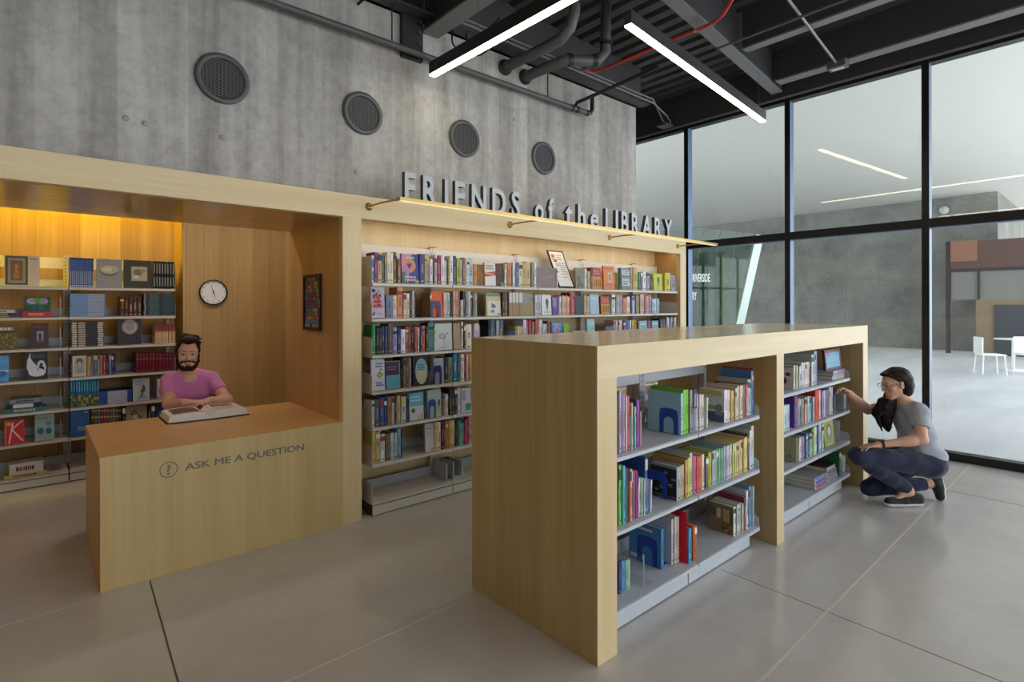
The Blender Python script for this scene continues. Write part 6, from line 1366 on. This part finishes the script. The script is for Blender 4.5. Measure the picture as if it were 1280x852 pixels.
def skin_colour(base, c, L, lips, extra=None):
    bl = np.array(hexlin(base)[:3], np.float32)
    def f(V):
        C = np.tile(bl, (len(V), 1))
        def blob(p, r, col, a):
            w = np.clip(1.2 - np.linalg.norm(V - p, axis=1) / r, 0, 1)[:, None] * a
            C[:] = C * (1 - w) + np.array(hexlin(col)[:3]) * w
        for sx in (-1, 1):
            blob(L(sx * 0.045, 0.07, -0.03), 0.026, 'd08a72', 0.35)
            for t in (0.014, 0.024, 0.034, 0.044): blob(L(sx * t, 0.088 - 0.2 * max(t - 0.02, 0), 0.024), 0.0075, '4a3022', 0.85)
        for t in (-0.016, -0.008, 0, 0.008, 0.016): blob(L(t, 0.092, -0.068), 0.010, lips, 0.8)
        if extra: extra(V, C, blob)
        return C
    return f
def eyes(parent, L, B, k=1.0, iris='3c2c22'):
    for sx in (-1, 1):
        c = L(sx * 0.031, 0.0735, 0.002); mb = MB()
        bm = bmesh.new(); bmesh.ops.create_uvsphere(bm, u_segments=16, v_segments=10, radius=0.0118 * k)
        for v in bm.verts: v.co += Vector(c)
        mb.bm(bm, flat('d2c8c2', 0.25, k=1), True)
        mb.lathe([(0.0064 * k, 0.0102 * k), (0.0035 * k, 0.0121 * k), (0, 0.0124 * k)], Vector(c), Vector(B[1]), flat(iris, 0.2, k=1), 12)
        ob = mb.build('eye', None, origin=parent.location); ob.parent = parent; ob.location = (0, 0, 0)
def spectacles(parent, L, B, k, m, rw=0.024, rh=0.019, bar=0.0014, lens=True):
    mb = MB(); n = 22
    for sx in (-1, 1):
        pts = [L(sx * (0.033 + rw * math.cos(2 * PI * i / n)), 0.108 - 0.10 * abs(0.0 + rw * math.cos(2 * PI * i / n) + 0.0) * (1 if math.cos(2 * PI * i / n) > 0 else 0.0), -0.001 + rh * math.sin(2 * PI * i / n)) for i in range(n + 1)]
        mb.tube(pts, bar, m, 6, cap=False)
        mb.tube([L(sx * (0.033 + rw), 0.1055, 0.006), L(sx * 0.075, 0.085, 0.007), L(sx * 0.081, 0.0, 0.008), L(sx * 0.080, -0.022, -0.012)], bar, m, 6)
    mb.tube([L(-0.009, 0.108, 0.004), L(0, 0.111, 0.007), L(0.009, 0.108, 0.004)], bar, m, 6)
    ob = mb.build('spectacles', None, origin=parent.location); ob.parent = parent; ob.location = (0, 0, 0)
    if lens:
        g = MB()
        for sx in (-1, 1):
            pts = [L(sx * (0.033 + rw * 0.96 * math.cos(2 * PI * i / n)), 0.1075, -0.001 + rh * 0.96 * math.sin(2 * PI * i / n)) for i in range(n)]
            g.add(pts, [tuple(range(n))], 'acrylic')
        gl = g.build('lens', None, origin=parent.location); gl.parent = ob; gl.location = (0, 0, 0)
    return ob
def noise_field(s, amp, freq, seed=0):
    """Gentle folds: sums of sines over the grid, added to the distance field."""
    r = np.random.RandomState(seed); out = np.zeros(s.F.shape, np.float32)
    X, Y, Z = [a.astype(np.float32) for a in s.ax]
    for _ in range(6):
        v = r.normal(size=3); v = v / np.linalg.norm(v) * freq * r.uniform(0.6, 1.5); ph = r.uniform(0, 6.28)
        out += np.sin((X * v[0])[:, None, None] + (Y * v[1])[None, :, None] + (Z * v[2])[None, None, :] + ph)
    s.F += out * (amp / 3)

# ------------------------------------------------------------------ the man at the counter
def build_man():
    root0 = V3(0.93, 5.10, 0.0)
    neck = V3(0.935, 5.045, 0.995); shR = V3(0.808, 5.08, 0.948); shL = V3(1.090, 5.04, 0.948)   # his right is at the picture's left
    chest = V3(0.945, 5.06, 0.86); belly = V3(0.95, 5.11, 0.66); pelv = V3(0.95, 5.17, 0.50)
    elR = V3(0.782, 4.95, 0.785); wrR = V3(0.862, 4.790, 0.812); elL = V3(1.168, 4.85, 0.785); wrL = V3(1.035, 4.785, 0.808)
    hc = V3(0.914, 4.955, 1.176)
    B = frame(V3(-0.20, -1.0, -0.05), V3(0.03, -0.02, 1.0))
    s = SDF((0.55, 4.52, 0.30), (1.36, 5.36, 1.34), 0.0036)
    L = head_sdf(s, hc, B)
    s.cone(L(0, -0.022, -0.07), neck - V3(0, 0, 0.01), 0.054, 0.060, 0.03)
    s.cone(neck + V3(0, 0, -0.025), shR, 0.052, 0.050, 0.025); s.cone(neck + V3(0, 0, -0.025), shL, 0.052, 0.050, 0.025)
    s.ell(chest, (0.165, 0.105, 0.16), None, 0.06); s.ell(belly, (0.155, 0.112, 0.17), None, 0.06); s.ell(pelv, (0.165, 0.125, 0.12), None, 0.05)
    s.chain([shR, elR, wrR], [0.055, 0.043, 0.028], 0.02); s.chain([shL, elL, wrL], [0.055, 0.043, 0.028], 0.02)
    s.cone(elR * 0.72 + wrR * 0.28, elR * 0.6 + wrR * 0.4, 0.042, 0.040, 0.02); s.cone(elL * 0.72 + wrL * 0.28, elL * 0.6 + wrL * 0.4, 0.042, 0.040, 0.02)
    hand_sdf(s, wrR + V3(0.004, -0.004, 0.004), V3(0.9, -0.25, -0.06), V3(0.05, -0.1, 1), -1, (0.24, 0.26, 0.28, 0.32), 0.95)
    hand_sdf(s, wrL + V3(-0.004, -0.004, 0.0), V3(-0.9, -0.2, -0.03), V3(0, -0.1, 1), 1, (0.24, 0.26, 0.28, 0.30), 0.95)
    for sx in (-0.10, 0.10):
        kn = V3(0.95 + sx * 1.5, 4.86, 0.475)
        s.chain([V3(0.95 + sx, 5.15, 0.48), kn], [0.085, 0.060], 0.03)
    s.cut(V3(0, 0, 0.415), V3(0, 0, -1))
    def extra(V, C, blob):
        pass
    o = s.build('person', SKIN, None, root0, 1, skin_colour('d9a58c', hc, L, 'b87468', extra)); o.location = root0
    tag(o, 'bearded person in a pink t-shirt sitting behind the counter with an open book', 'person')
    # t-shirt
    t = SDF((0.58, 4.75, 0.42), (1.32, 5.34, 1.06), 0.0045)
    seR = shR * 0.42 + elR * 0.58; seL = shL * 0.42 + elL * 0.58
    t.cone(shR, seR, 0.061, 0.060, 0.03); t.cone(shL, seL, 0.061, 0.060, 0.03)
    for a, e, se in ((shR, elR, seR), (shL, elL, seL)):       # open sleeves and neck
        d = unit(e - a)
        sl, P = t.win(se, se, 0.10)
        m = ((P - se) @ d).astype(np.float32)
        t.F[sl] = np.where(np.linalg.norm(P - se, axis=-1) < 0.095, np.maximum(t.F[sl], m), t.F[sl])
    t.ell(chest, (0.176, 0.118, 0.165), None, 0.03); t.ell(belly, (0.172, 0.130, 0.18), None, 0.05); t.ell(pelv, (0.178, 0.138, 0.125), None, 0.05)
    t.cone(neck + V3(0, 0.006, -0.016), shR, 0.074, 0.062, 0.03); t.cone(neck + V3(0, 0.006, -0.016), shL, 0.074, 0.062, 0.03)
    noise_field(t, 0.0034, 55, 4)
    t.cone(neck + V3(-0.006, -0.026, 0.075), neck + V3(-0.001, -0.014, 0.020), 0.055, 0.057, 0.006, 'sub'); t.cone(neck + V3(-0.001, -0.050, 0.035), neck + V3(0.002, -0.098, -0.022), 0.050, 0.012, 0.015, 'sub')
    t.cut(V3(0, 0, 0.435), V3(0, 0, -1))
    ts = t.build('t_shirt', cloth('pink_jersey', 'd07cb4', k=1.0), o, root0, 1)
    # collar band
    ring = []
    for i in range(25):
        a = 2 * PI * i / 24; c = neck + V3(-0.002, -0.018, 0.016)
        ring.append(c + V3(0.068 * math.cos(a), 0.062 * math.sin(a), -0.016 + 0.028 * math.sin(a)))
    # jeans
    j = SDF((0.62, 4.70, 0.02), (1.30, 5.36, 0.62), 0.006)
    j.ell(pelv - V3(0, 0, 0.01), (0.180, 0.142, 0.115), None, 0.05)
    for sx in (-0.10, 0.10):
        kn = V3(0.95 + sx * 1.5, 4.86, 0.475); an = V3(0.95 + sx * 1.4, 4.98, 0.09)
        j.chain([V3(0.95 + sx, 5.15, 0.48), kn, an], [0.098, 0.072, 0.050], 0.03)
    j.cut(V3(0, 0, 0.08), V3(0, 0, -1))
    j.build('trousers', cloth('dark_trousers', '3a3c48'), o, root0, 1)
    for sx in (-0.14, 0.14):
        sh = SDF((0.95 + sx - 0.08, 4.72, 0.0), (0.95 + sx + 0.08, 5.08, 0.14), 0.005)
        sh.cone(V3(0.95 + sx, 5.0, 0.045), V3(0.95 + sx, 4.82, 0.035), 0.042, 0.036, 0.02); sh.cone(V3(0.95 + sx, 4.99, 0.06), V3(0.95 + sx, 4.98, 0.09), 0.045, 0.046, 0.02)
        sh.cut(V3(0, 0, 0.002), V3(0, 0, -1)); sh.build('shoe', flat('2a2624', 0.5, k=1), o, root0, 1)
    # hair, beard, spectacles
    hb = hair_mat('dark_brown_hair', '22140d')
    h = SDF(hc - 0.17, hc + 0.19, 0.0034)
    h.ell(L(0, -0.022, 0.062), V3(0.083, 0.096, 0.076), B, 0.02)
    h.ell(L(0.0, 0.045, 0.112), V3(0.062, 0.045, 0.026), B, 0.02)
    r = np.random.RandomState(5)
    for i in range(60):                                       # tousled locks
        a = r.uniform(0, 2 * PI); e = r.uniform(0.25, 1.45)
        dv = V3(math.cos(a) * math.cos(e), math.sin(a) * math.cos(e) , math.sin(e))
        p = L(dv[0] * 0.074, -0.020 + dv[1] * 0.088, 0.060 + dv[2] * 0.074)
        q = p + (B[0] * (dv[0] * 0.016 + r.normal() * 0.016) + B[1] * (dv[1] * 0.014 + r.normal() * 0.014) + B[2] * (0.006 + r.normal() * 0.008))
        h.cone(p, q, 0.013, 0.007, 0.008)
    for sx in (-1, 1): h.cone(L(sx * 0.076, 0.012, 0.035), L(sx * 0.075, 0.012, -0.035), 0.010, 0.006, 0.012)
    fm = unit(B[1] * 0.92 + B[2] * -0.40)                     # clear the face below the hairline
    sl = tuple(slice(0, n_) for n_ in h.n); P = h.grid(); q = (P - hc) @ B.T
    face = np.maximum(np.maximum(0.045 - q[..., 1], q[..., 2] - 0.074 - 0.35 * np.abs(q[..., 0])), np.abs(q[..., 0]) - 0.064)
    h.F = np.maximum(h.F, -face.astype(np.float32))
    h.build('hair', hb, o, root0, 1)
    bd = SDF(hc - 0.16, hc + 0.14, 0.0032)
    bd.cone(L(-0.026, 0.060, -0.106), L(0.026, 0.060, -0.106), 0.027, 0.027, 0.02)
    for sx in (-1, 1):
        bd.chain([L(sx * 0.071, 0.008, -0.030), L(sx * 0.063, 0.016, -0.062), L(sx * 0.046, 0.040, -0.092), L(sx * 0.024, 0.062, -0.106)], [0.009, 0.017, 0.021, 0.024], 0.012)
        bd.chain([L(sx * 0.003, 0.0945, -0.051), L(sx * 0.018, 0.090, -0.0525), L(sx * 0.034, 0.076, -0.056), L(sx * 0.046, 0.060, -0.066)], [0.0052, 0.0054, 0.0060, 0.009], 0.006)
    bd.cone(L(0, 0.082, -0.090), L(0, 0.074, -0.110), 0.010, 0.018, 0.01)
    bd.cone(L(0, -0.01, -0.13), L(0, 0.03, -0.132), 0.03, 0.018, 0.01, 'sub')
    noise_field(bd, 0.0022, 420, 2)
    bd.build('beard', hb, o, root0, 0)
    eyes(o, L, B); spectacles(o, L, B, 1.0, flat('d8d4d0', 0.15, k=1), 0.025, 0.021, 0.0016)
    return o
build_man()
st = empty('stool', (0.95, 5.16, 0.0006), 'plain dark stool under the person behind the counter', 'stool')
MB().lathe([(0, 0), (0.15, 0.0), (0.15, 0.03), (0, 0.03)], (0.95, 5.19, 0.275), (0, 0, 1), 'black_plastic', 28).build('seat', st)
for a in range(4):
    t = PI / 4 + a * PI / 2
    MB().tube([(0.95 + 0.12 * math.cos(t), 5.19 + 0.12 * math.sin(t), 0.275), (0.95 + 0.19 * math.cos(t), 5.19 + 0.19 * math.sin(t), 0.001)], 0.013, 'black_plastic', 8).build('leg', st)

# open book on the counter
ob_ = empty('open_book', (0.945, 4.55, 0.7326), 'large thick open book with pictures lying on the oak counter', 'book')
def page_side(sx, nm):
    """One half of the open block: pages rise from the outer edge to a hump and dip into the gutter."""
    pr = []; W = 0.245
    for k in range(15):
        u = k / 14
        pr.append((u * W, 0.012 + 0.036 * (math.sin(PI * min(u * 1.25, 1.0)) ** 0.6 if u < 0.8 else max(0.0, math.sin(PI * min(u * 1.25, 1.0)))) * 0 + (0.010 + 0.036 * (1 - (1 - min(u / 0.28, 1)) ** 2) - 0.012 * max(0, (u - 0.28) / 0.72) ** 1.5)))
    pol = [(0.002, 0.006)] + pr + [(W + 0.012, 0.006)]
    b = MB(); th = math.radians(-4 if sx < 0 else 5)
    def f(u, v, t):
        x = sx * u; y = t
        if sx < 0: y = t + u * 0.10
        else: y = t + u * 0.05
        return (0.947 + x, 4.545 + y, 0.7345 + v)
    b.prism(pol, f, -0.165, 0.165, 'f4f1ec')
    return b, f, pr
for sx in (-1, 1):
    b, f, pr = page_side(sx, 'p'); b.build('page_block', ob_)
    ph = MB(); rnd = random.Random(21 + sx)
    top = lambda u: np.interp(u, [p[0] for p in pr], [p[1] for p in pr]) + 0.0012
    def patch(u0, u1, t0, t1, c, up=0.0):
        n = 6; vs = []
        for k in range(n + 1):
            u = u0 + (u1 - u0) * k / n
            vs += [f(u, top(u) + up, t0), f(u, top(u) + up, t1)]
        ph.add(vs, [(2 * k, 2 * k + 2, 2 * k + 3, 2 * k + 1) for k in range(n)], c)
    if sx < 0:
        patch(0.03, 0.215, -0.10, 0.13, '6c4c4c')
        for _ in range(14):
            u = rnd.uniform(0.04, 0.17); t = rnd.uniform(-0.09, 0.09); patch(u, u + 0.035, t, t + 0.03, rnd.choice(['8c6460', '503838', 'a08078', '74584c']), 0.0004)
    else:
        patch(0.03, 0.20, 0.02, 0.14, '8c6c64')
        for _ in range(10):
            u = rnd.uniform(0.04, 0.16); t = rnd.uniform(0.03, 0.11); patch(u, u + 0.03, t, t + 0.025, rnd.choice(['b09488', '5c4440', 'c8b0a4']), 0.0004)
        for k in range(6): patch(0.04, 0.19 - rnd.random() * 0.03, -0.02 - 0.02 * k, -0.014 - 0.02 * k, 'b8b4b4')
    ph.build('print', ob_, fix=False)
cv = MB()
for sx in (-1, 1):
    sl_ = 0.10 if sx < 0 else 0.05
    P = [(0.947, 4.545 - 0.172, 0.7330), (0.947 + sx * 0.268, 4.545 - 0.172 + 0.268 * sl_, 0.7330), (0.947 + sx * 0.268, 4.545 + 0.172 + 0.268 * sl_, 0.7330), (0.947, 4.545 + 0.172, 0.7330)]
    Q = [(p[0], p[1], p[2] + 0.004) for p in P]
    cv.add(P + Q, [(0, 1, 2, 3), (7, 6, 5, 4), (0, 4, 5, 1), (1, 5, 6, 2), (2, 6, 7, 3), (3, 7, 4, 0)], flat('4a3a34', 0.6, k=1))
cv.build('cover_board', ob_)

# ------------------------------------------------------------------ the woman crouching at the island
def build_woman():
    root0 = V3(5.15, 1.18, 0.0)
    fwd = unit(V3(-0.75, 0.66, 0)); rgt = unit(V3(0.66, 0.75, 0))     # her right is away from the camera
    up = V3(0, 0, 1)
    neck = V3(5.150, 1.195, 0.800); hc = V3(5.070, 1.236, 0.935)
    shL = V3(5.098, 1.085, 0.735); shR = V3(5.300, 1.285, 0.735)
    chest = V3(5.205, 1.165, 0.665); belly = V3(5.235, 1.125, 0.50); pelv = V3(5.262, 1.090, 0.345)
    elL = V3(4.985, 1.045, 0.545); wrL = V3(4.800, 1.262, 0.497)
    elR = V3(5.165, 1.445, 0.690); wrR = V3(4.965, 1.524, 0.838)
    hipL = V3(5.185, 1.035, 0.318); hipR = V3(5.320, 1.165, 0.305)
    knL = V3(4.742, 1.392, 0.400); anL = V3(5.060, 1.150, 0.120)
    knR = V3(5.035, 1.395, 0.085); anR = V3(5.375, 1.078, 0.125)
    s = SDF((4.60, 0.86, -0.01), (5.62, 1.72, 1.10), 0.0042)
    B = frame(fwd * 0.99 + rgt * 0.03 + V3(0, 0, -0.20), V3(0, 0, 1) + fwd * 0.1)
    L = head_sdf(s, hc, B, 0.94, 0.84)
    s.cone(L(0, -0.025, -0.07), neck - V3(0.01, -0.005, 0.01), 0.045, 0.048, 0.03)
    s.cone(neck - up * 0.015, shL, 0.045, 0.046, 0.04); s.cone(neck - up * 0.015, shR, 0.045, 0.046, 0.04)
    Bt = np.stack([rgt, unit(fwd + up * 0.1), unit(up - fwd * 0.1)])
    s.ell(chest, (0.140, 0.100, 0.13), Bt, 0.05); s.ell(belly, (0.130, 0.100, 0.15), Bt, 0.06); s.ell(pelv, (0.165, 0.130, 0.12), Bt, 0.05)
    s.chain([shL, elL, wrL], [0.046, 0.039, 0.024], 0.02); s.chain([shR, elR, wrR], [0.046, 0.037, 0.024], 0.02)
    s.cone(elL * 0.75 + wrL * 0.25, elL * 0.6 + wrL * 0.4, 0.038, 0.036, 0.02); s.cone(elR * 0.75 + wrR * 0.25, elR * 0.6 + wrR * 0.4, 0.037, 0.034, 0.02)
    hand_sdf(s, wrL + V3(-0.006, 0.006, 0.0), unit(wrL - elL) * V3(1, 1, 0.1) + V3(0, 0, -0.12), V3(0, 0, 1), 1, (0.30, 0.32, 0.34, 0.38), 0.88)
    hand_sdf(s, wrR + V3(-0.004, 0.003, 0.003), unit(V3(-0.80, 0.42, 0.42)), V3(-0.30, 0.35, 0.90), -1, (0.50, 0.62, 0.70, 0.78), 0.86, thumb_curl=0.8)
    s.chain([hipL, knL, anL], [0.090, 0.058, 0.036], 0.02); s.chain([hipR, knR, anR], [0.090, 0.056, 0.036], 0.02)
    # feet inside the shoes
    toL = V3(4.965, 1.226, 0.040); heL = V3(5.100, 1.112, 0.045)
    toR = V3(5.398, 1.015, 0.060); heR = V3(5.425, 1.035, 0.135)
    s.chain([anL, heL, toL], [0.034, 0.024, 0.020], 0.02); s.cone(anL, toL, 0.034, 0.018, 0.02)
    s.chain([anR, heR, toR], [0.034, 0.022, 0.018], 0.02)
    o = s.build('person', SKIN, None, root0, 1, skin_colour('d6a58c', hc, L, 'b4726a')); o.location = root0
    tag(o, 'long haired person in a grey t-shirt and navy jeans crouching at the island', 'person')
    # t-shirt
    t = SDF((4.92, 0.90, 0.25), (5.48, 1.48, 0.84), 0.0045)
    seL = shL * 0.42 + elL * 0.58; seR = shR * 0.5 + elR * 0.5
    t.cone(shL, seL, 0.057, 0.058, 0.03); t.cone(shR, seR, 0.056, 0.056, 0.03)
    for a, e, se in ((shL, elL, seL), (shR, elR, seR)):
        d = unit(e - a); sl, P = t.win(se, se, 0.10); m = ((P - se) @ d).astype(np.float32)
        t.F[sl] = np.where(np.linalg.norm(P - se, axis=-1) < 0.085, np.maximum(t.F[sl], m), t.F[sl])
    t.ell(chest, (0.150, 0.112, 0.135), Bt, 0.03); t.ell(belly, (0.146, 0.118, 0.165), Bt, 0.06); t.ell(pelv + up * 0.035, (0.172, 0.138, 0.110), Bt, 0.05)
    t.cone(neck - up * 0.022, shL, 0.052, 0.056, 0.04); t.cone(neck - up * 0.022, shR, 0.052, 0.056, 0.04)
    noise_field(t, 0.0045, 50, 9)
    t.cone(neck + V3(-0.03, 0.02, 0.07), neck + V3(0.0, 0.0, -0.012), 0.052, 0.056, 0.006, 'sub')
    t.cut(V3(5.262, 1.09, 0.325), unit(V3(0.28, -0.25, -1.0)))
    t.build('t_shirt', cloth('grey_jersey', 'a9aeb9'), o, root0, 1)
    # jeans
    j = SDF((4.62, 0.86, 0.0), (5.56, 1.56, 0.52), 0.0045)
    j.ell(pelv - up * 0.012, (0.170, 0.134, 0.112), Bt, 0.05)
    j.cone(hipL * 1.0, hipR, 0.085, 0.085, 0.05)
    j.chain([hipL, knL], [0.100, 0.068], 0.03); j.chain([knL, knL * 0.6 + anL * 0.4, anL + V3(-0.01, 0.008, 0.02)], [0.066, 0.066, 0.049], 0.015)
    j.chain([hipR, knR], [0.098, 0.066], 0.03); j.chain([knR, knR * 0.6 + anR * 0.4, anR - (anR - knR) * 0.10], [0.064, 0.064, 0.049], 0.015)
    noise_field(j, 0.0035, 60, 3)
    j.cut(V3(5.262, 1.09, 0.415), unit(V3(0.30, -0.26, 1.0)))
    for kn, an, p in ((knL, anL, anL + V3(-0.008, 0.006, 0.012)), (knR, anR, anR - (anR - knR) * 0.08)):
        d = unit(an - kn); sl, P = j.win(p, p, 0.09); m = ((P - p) @ d).astype(np.float32)
        j.F[sl] = np.where((np.linalg.norm(P - p, axis=-1) < 0.07) | ((m > 0) & (np.linalg.norm(P - p, axis=-1) < 0.085)), np.maximum(j.F[sl], m), j.F[sl])
    j.F = np.maximum(j.F, (0.004 - j.ax[2])[None, None, :].astype(np.float32))
    j.build('jeans', cloth('navy_denim', '1f2742', 900), o, root0, 1)
    # slip-on shoes: dark canvas and a white sole
    def shoe(heel, toe, upv, ank):
        d = unit(toe - heel); side = unit(np.cross(d, upv)); upn = np.cross(side, d); Lh = np.linalg.norm(toe - heel)
        lo = np.minimum(heel, toe) - 0.12; hi = np.maximum(heel, toe) + 0.14
        sh = SDF(lo, hi, 0.0038); Bs = np.stack([side, d, upn])
        c0 = heel + upn * 0.020; c1 = toe + upn * 0.014
        sh.cone(c0 + d * 0.0, c0 + d * Lh * 0.5, 0.038, 0.038, 0.02); sh.cone(c0 + d * Lh * 0.5, c1, 0.038, 0.034, 0.02)
        sh.cone(c0 + upn * 0.022, c0 + upn * 0.034 + d * 0.045, 0.038, 0.036, 0.02)
        base = heel - upn * 0.010; P = sh.grid(); hgt = ((P - base) @ upn)
        full = sh.F.copy()
        sh.F = np.maximum(full, (0.016 - hgt).astype(np.float32))
        opn = ank; sh.cone(opn + upn * 0.03 + d * 0.016, opn - upn * 0.02 + d * 0.016, 0.036, 0.030, 0.004, 'sub')
        so = sh.build('shoe', cloth('black_canvas', '22222a', 900), o, root0, 1)
        sh2 = SDF(lo, hi, 0.0038); sh2.F = np.maximum(full - 0.004, np.maximum((hgt - 0.0165), (-hgt - 0.006)).astype(np.float32))
        sl = sh2.build('sole', flat('e4e4e4', 0.5, k=1), so, root0, 1)
    shoe(V3(5.118, 1.098, 0.022), V3(4.945, 1.243, 0.022), up, anL)
    shoe(V3(5.452, 1.030, 0.150), V3(5.385, 1.000, 0.034), unit(V3(-0.72, 0.55, 0.28)), V3(5.395, 1.06, 0.130))
    # hair: cap, side sweep and the long fall in front of the shoulder
    hm = hair_mat('near_black_hair', '170d0a')
    h = SDF((4.86, 1.00, 0.50), (5.28, 1.48, 1.10), 0.0038)
    h.ell(L(0, -0.024, 0.046), V3(0.083, 0.099, 0.084), B, 0.02)
    h.ell(L(0, -0.070, -0.006), V3(0.078, 0.070, 0.095), B, 0.03)
    h.cone(L(-0.03, 0.062, 0.080), L(0.03, 0.062, 0.080), 0.021, 0.021, 0.02)
    h.cone(L(0.066, 0.03, 0.03), L(0.066, 0.02, -0.07), 0.020, 0.024, 0.02)
    g0 = hc + V3(-0.010, 0.030, 0)
    fall = [L(0.046, -0.040, -0.040), L(0.052, -0.006, -0.100), hc + rgt * 0.058 + fwd * 0.024 + V3(0, 0, -0.165), hc + rgt * 0.054 + fwd * 0.040 + V3(0, 0, -0.235), hc + rgt * 0.050 + fwd * 0.036 + V3(0, 0, -0.305), hc + rgt * 0.046 + fwd * 0.026 + V3(0, 0, -0.372)]
    h.chain(fall, [0.042, 0.046, 0.056, 0.058, 0.044, 0.014], 0.03)
    h.chain([L(-0.030, -0.060, -0.05), L(-0.010, -0.075, -0.095)], [0.046, 0.030], 0.03)
    r = np.random.RandomState(8)
    for i in range(44):
        o_ = r.normal(size=3) * V3(0.015, 0.015, 0.01); a0 = fall[1] + o_; a1 = fall[3] + o_ * 1.7; a2 = fall[5] + o_ * 1.1 + V3(0, 0, r.uniform(-0.012, 0.07))
        h.chain([a0, a1, a2], [0.014, 0.015, 0.006], 0.008)
    noise_field(h, 0.003, 90, 12)
    P = h.grid(); q = (P - hc) @ B.T / 0.94
    X, Y, Z = q[..., 0], q[..., 1], q[..., 2]
    line = np.where(Z > 0.022, 0.004 + np.clip((Z - 0.022) / 0.05, 0, 1) * 0.056, -0.002 - np.clip((0.022 - Z) / 0.03, 0, 1) * 0.012)
    line = np.where(X > 0.03, np.maximum(line, 0.050), line)                     # the far side keeps its curtain of hair
    face = np.maximum(np.maximum(line - Y, Z - 0.078), -0.118 - Z)
    ear = (np.linalg.norm((q - V3(-0.084, -0.010, -0.008)) / V3(0.030, 0.024, 0.036), axis=-1) - 1) * 0.02
    h.F = np.maximum(np.maximum(h.F, -face.astype(np.float32)), -ear.astype(np.float32))
    h.build('hair', hm, o, root0, 1)
    eyes(o, L, B, 0.94); spectacles(o, L, B, 0.94, flat('5c2c22', 0.3, k=1), 0.025, 0.018, 0.0019)
    # watch
    w = MB(); d = unit(wrL - elL); c = wrL - d * 0.012
    pts = []
    u_ = unit(np.cross(d, up)); v_ = np.cross(u_, d)
    for i in range(21):
        a = 2 * PI * i / 20; pts.append(c + u_ * 0.0275 * math.cos(a) + v_ * 0.0275 * math.sin(a))
    for off in (-0.006, 0, 0.006): w.tube([p + d * off for p in pts], 0.0038, 'black_plastic', 6, cap=False)
    wm = MB(); Bw = np.stack([u_, d, v_])
    cc = c + v_ * 0.031 - u_ * 0.004
    mt = Matrix(((u_[0], d[0], v_[0], cc[0]), (u_[1], d[1], v_[1], cc[1]), (u_[2], d[2], v_[2], cc[2]), (0, 0, 0, 1)))
    w.obox(mt, 0.030, 0.034, 0.009, 'black_plastic')
    wo = w.build('wristwatch', None, origin=root0); wo.parent = o; wo.location = (0, 0, 0)
    return o
build_woman()
# ================================================================== LIGHT AND CAMERA
w = bpy.data.worlds.new('overcast'); S.world = w; w.use_nodes = True
bg = w.node_tree.nodes['Background']
bg.inputs['Color'].default_value = (0.90, 0.95, 1.0, 1); bg.inputs['Strength'].default_value = WORLD
f_px, cy, hh = 680.39, 381.6, 1.55
yaw = 0.851638
F = Vector((math.cos(yaw), math.sin(yaw), 0.000373)).normalized(); R_ = Vector((math.sin(yaw), -math.cos(yaw), -0.00157)).normalized(); U = R_.cross(F)
cam = bpy.data.cameras.new('camera'); co = bpy.data.objects.new('camera', cam); COL.objects.link(co)
co.matrix_world = Matrix(((R_.x, U.x, -F.x, 0), (R_.y, U.y, -F.y, 0), (R_.z, U.z, -F.z, hh), (0, 0, 0, 1)))
cam.sensor_width = 36; cam.sensor_fit = 'HORIZONTAL'; cam.lens = f_px / 1280 * 36
cam.shift_x = 0.0; cam.shift_y = (cy - 426) / 1280
cam.clip_start = 0.05; cam.clip_end = 300
S.camera = co
S.view_settings.view_transform = 'Standard'; S.view_settings.look = 'None'
S.view_settings.exposure = EXPOSURE; S.view_settings.gamma = 1.0; S.view_settings.use_curve_mapping = False
S.cycles.max_bounces = 10; S.cycles.diffuse_bounces = 5; S.cycles.glossy_bounces = 4; S.cycles.transparent_max_bounces = 16; S.cycles.transmission_bounces = 6
S.cycles.use_denoising = True
S.cycles.sample_clamp_indirect = 6.0
sun = bpy.data.lights.new('sun', 'SUN'); so = bpy.data.objects.new('sun', sun); COL.objects.link(so)
sun.energy = SUN; sun.angle = math.radians(3); sun.color = (1.0, 0.96, 0.9)
dirv = Vector((-0.12, 0.42, -0.90)).normalized()
so.rotation_euler = dirv.to_track_quat('-Z', 'Y').to_euler(); so.location = (10, -20, 30)
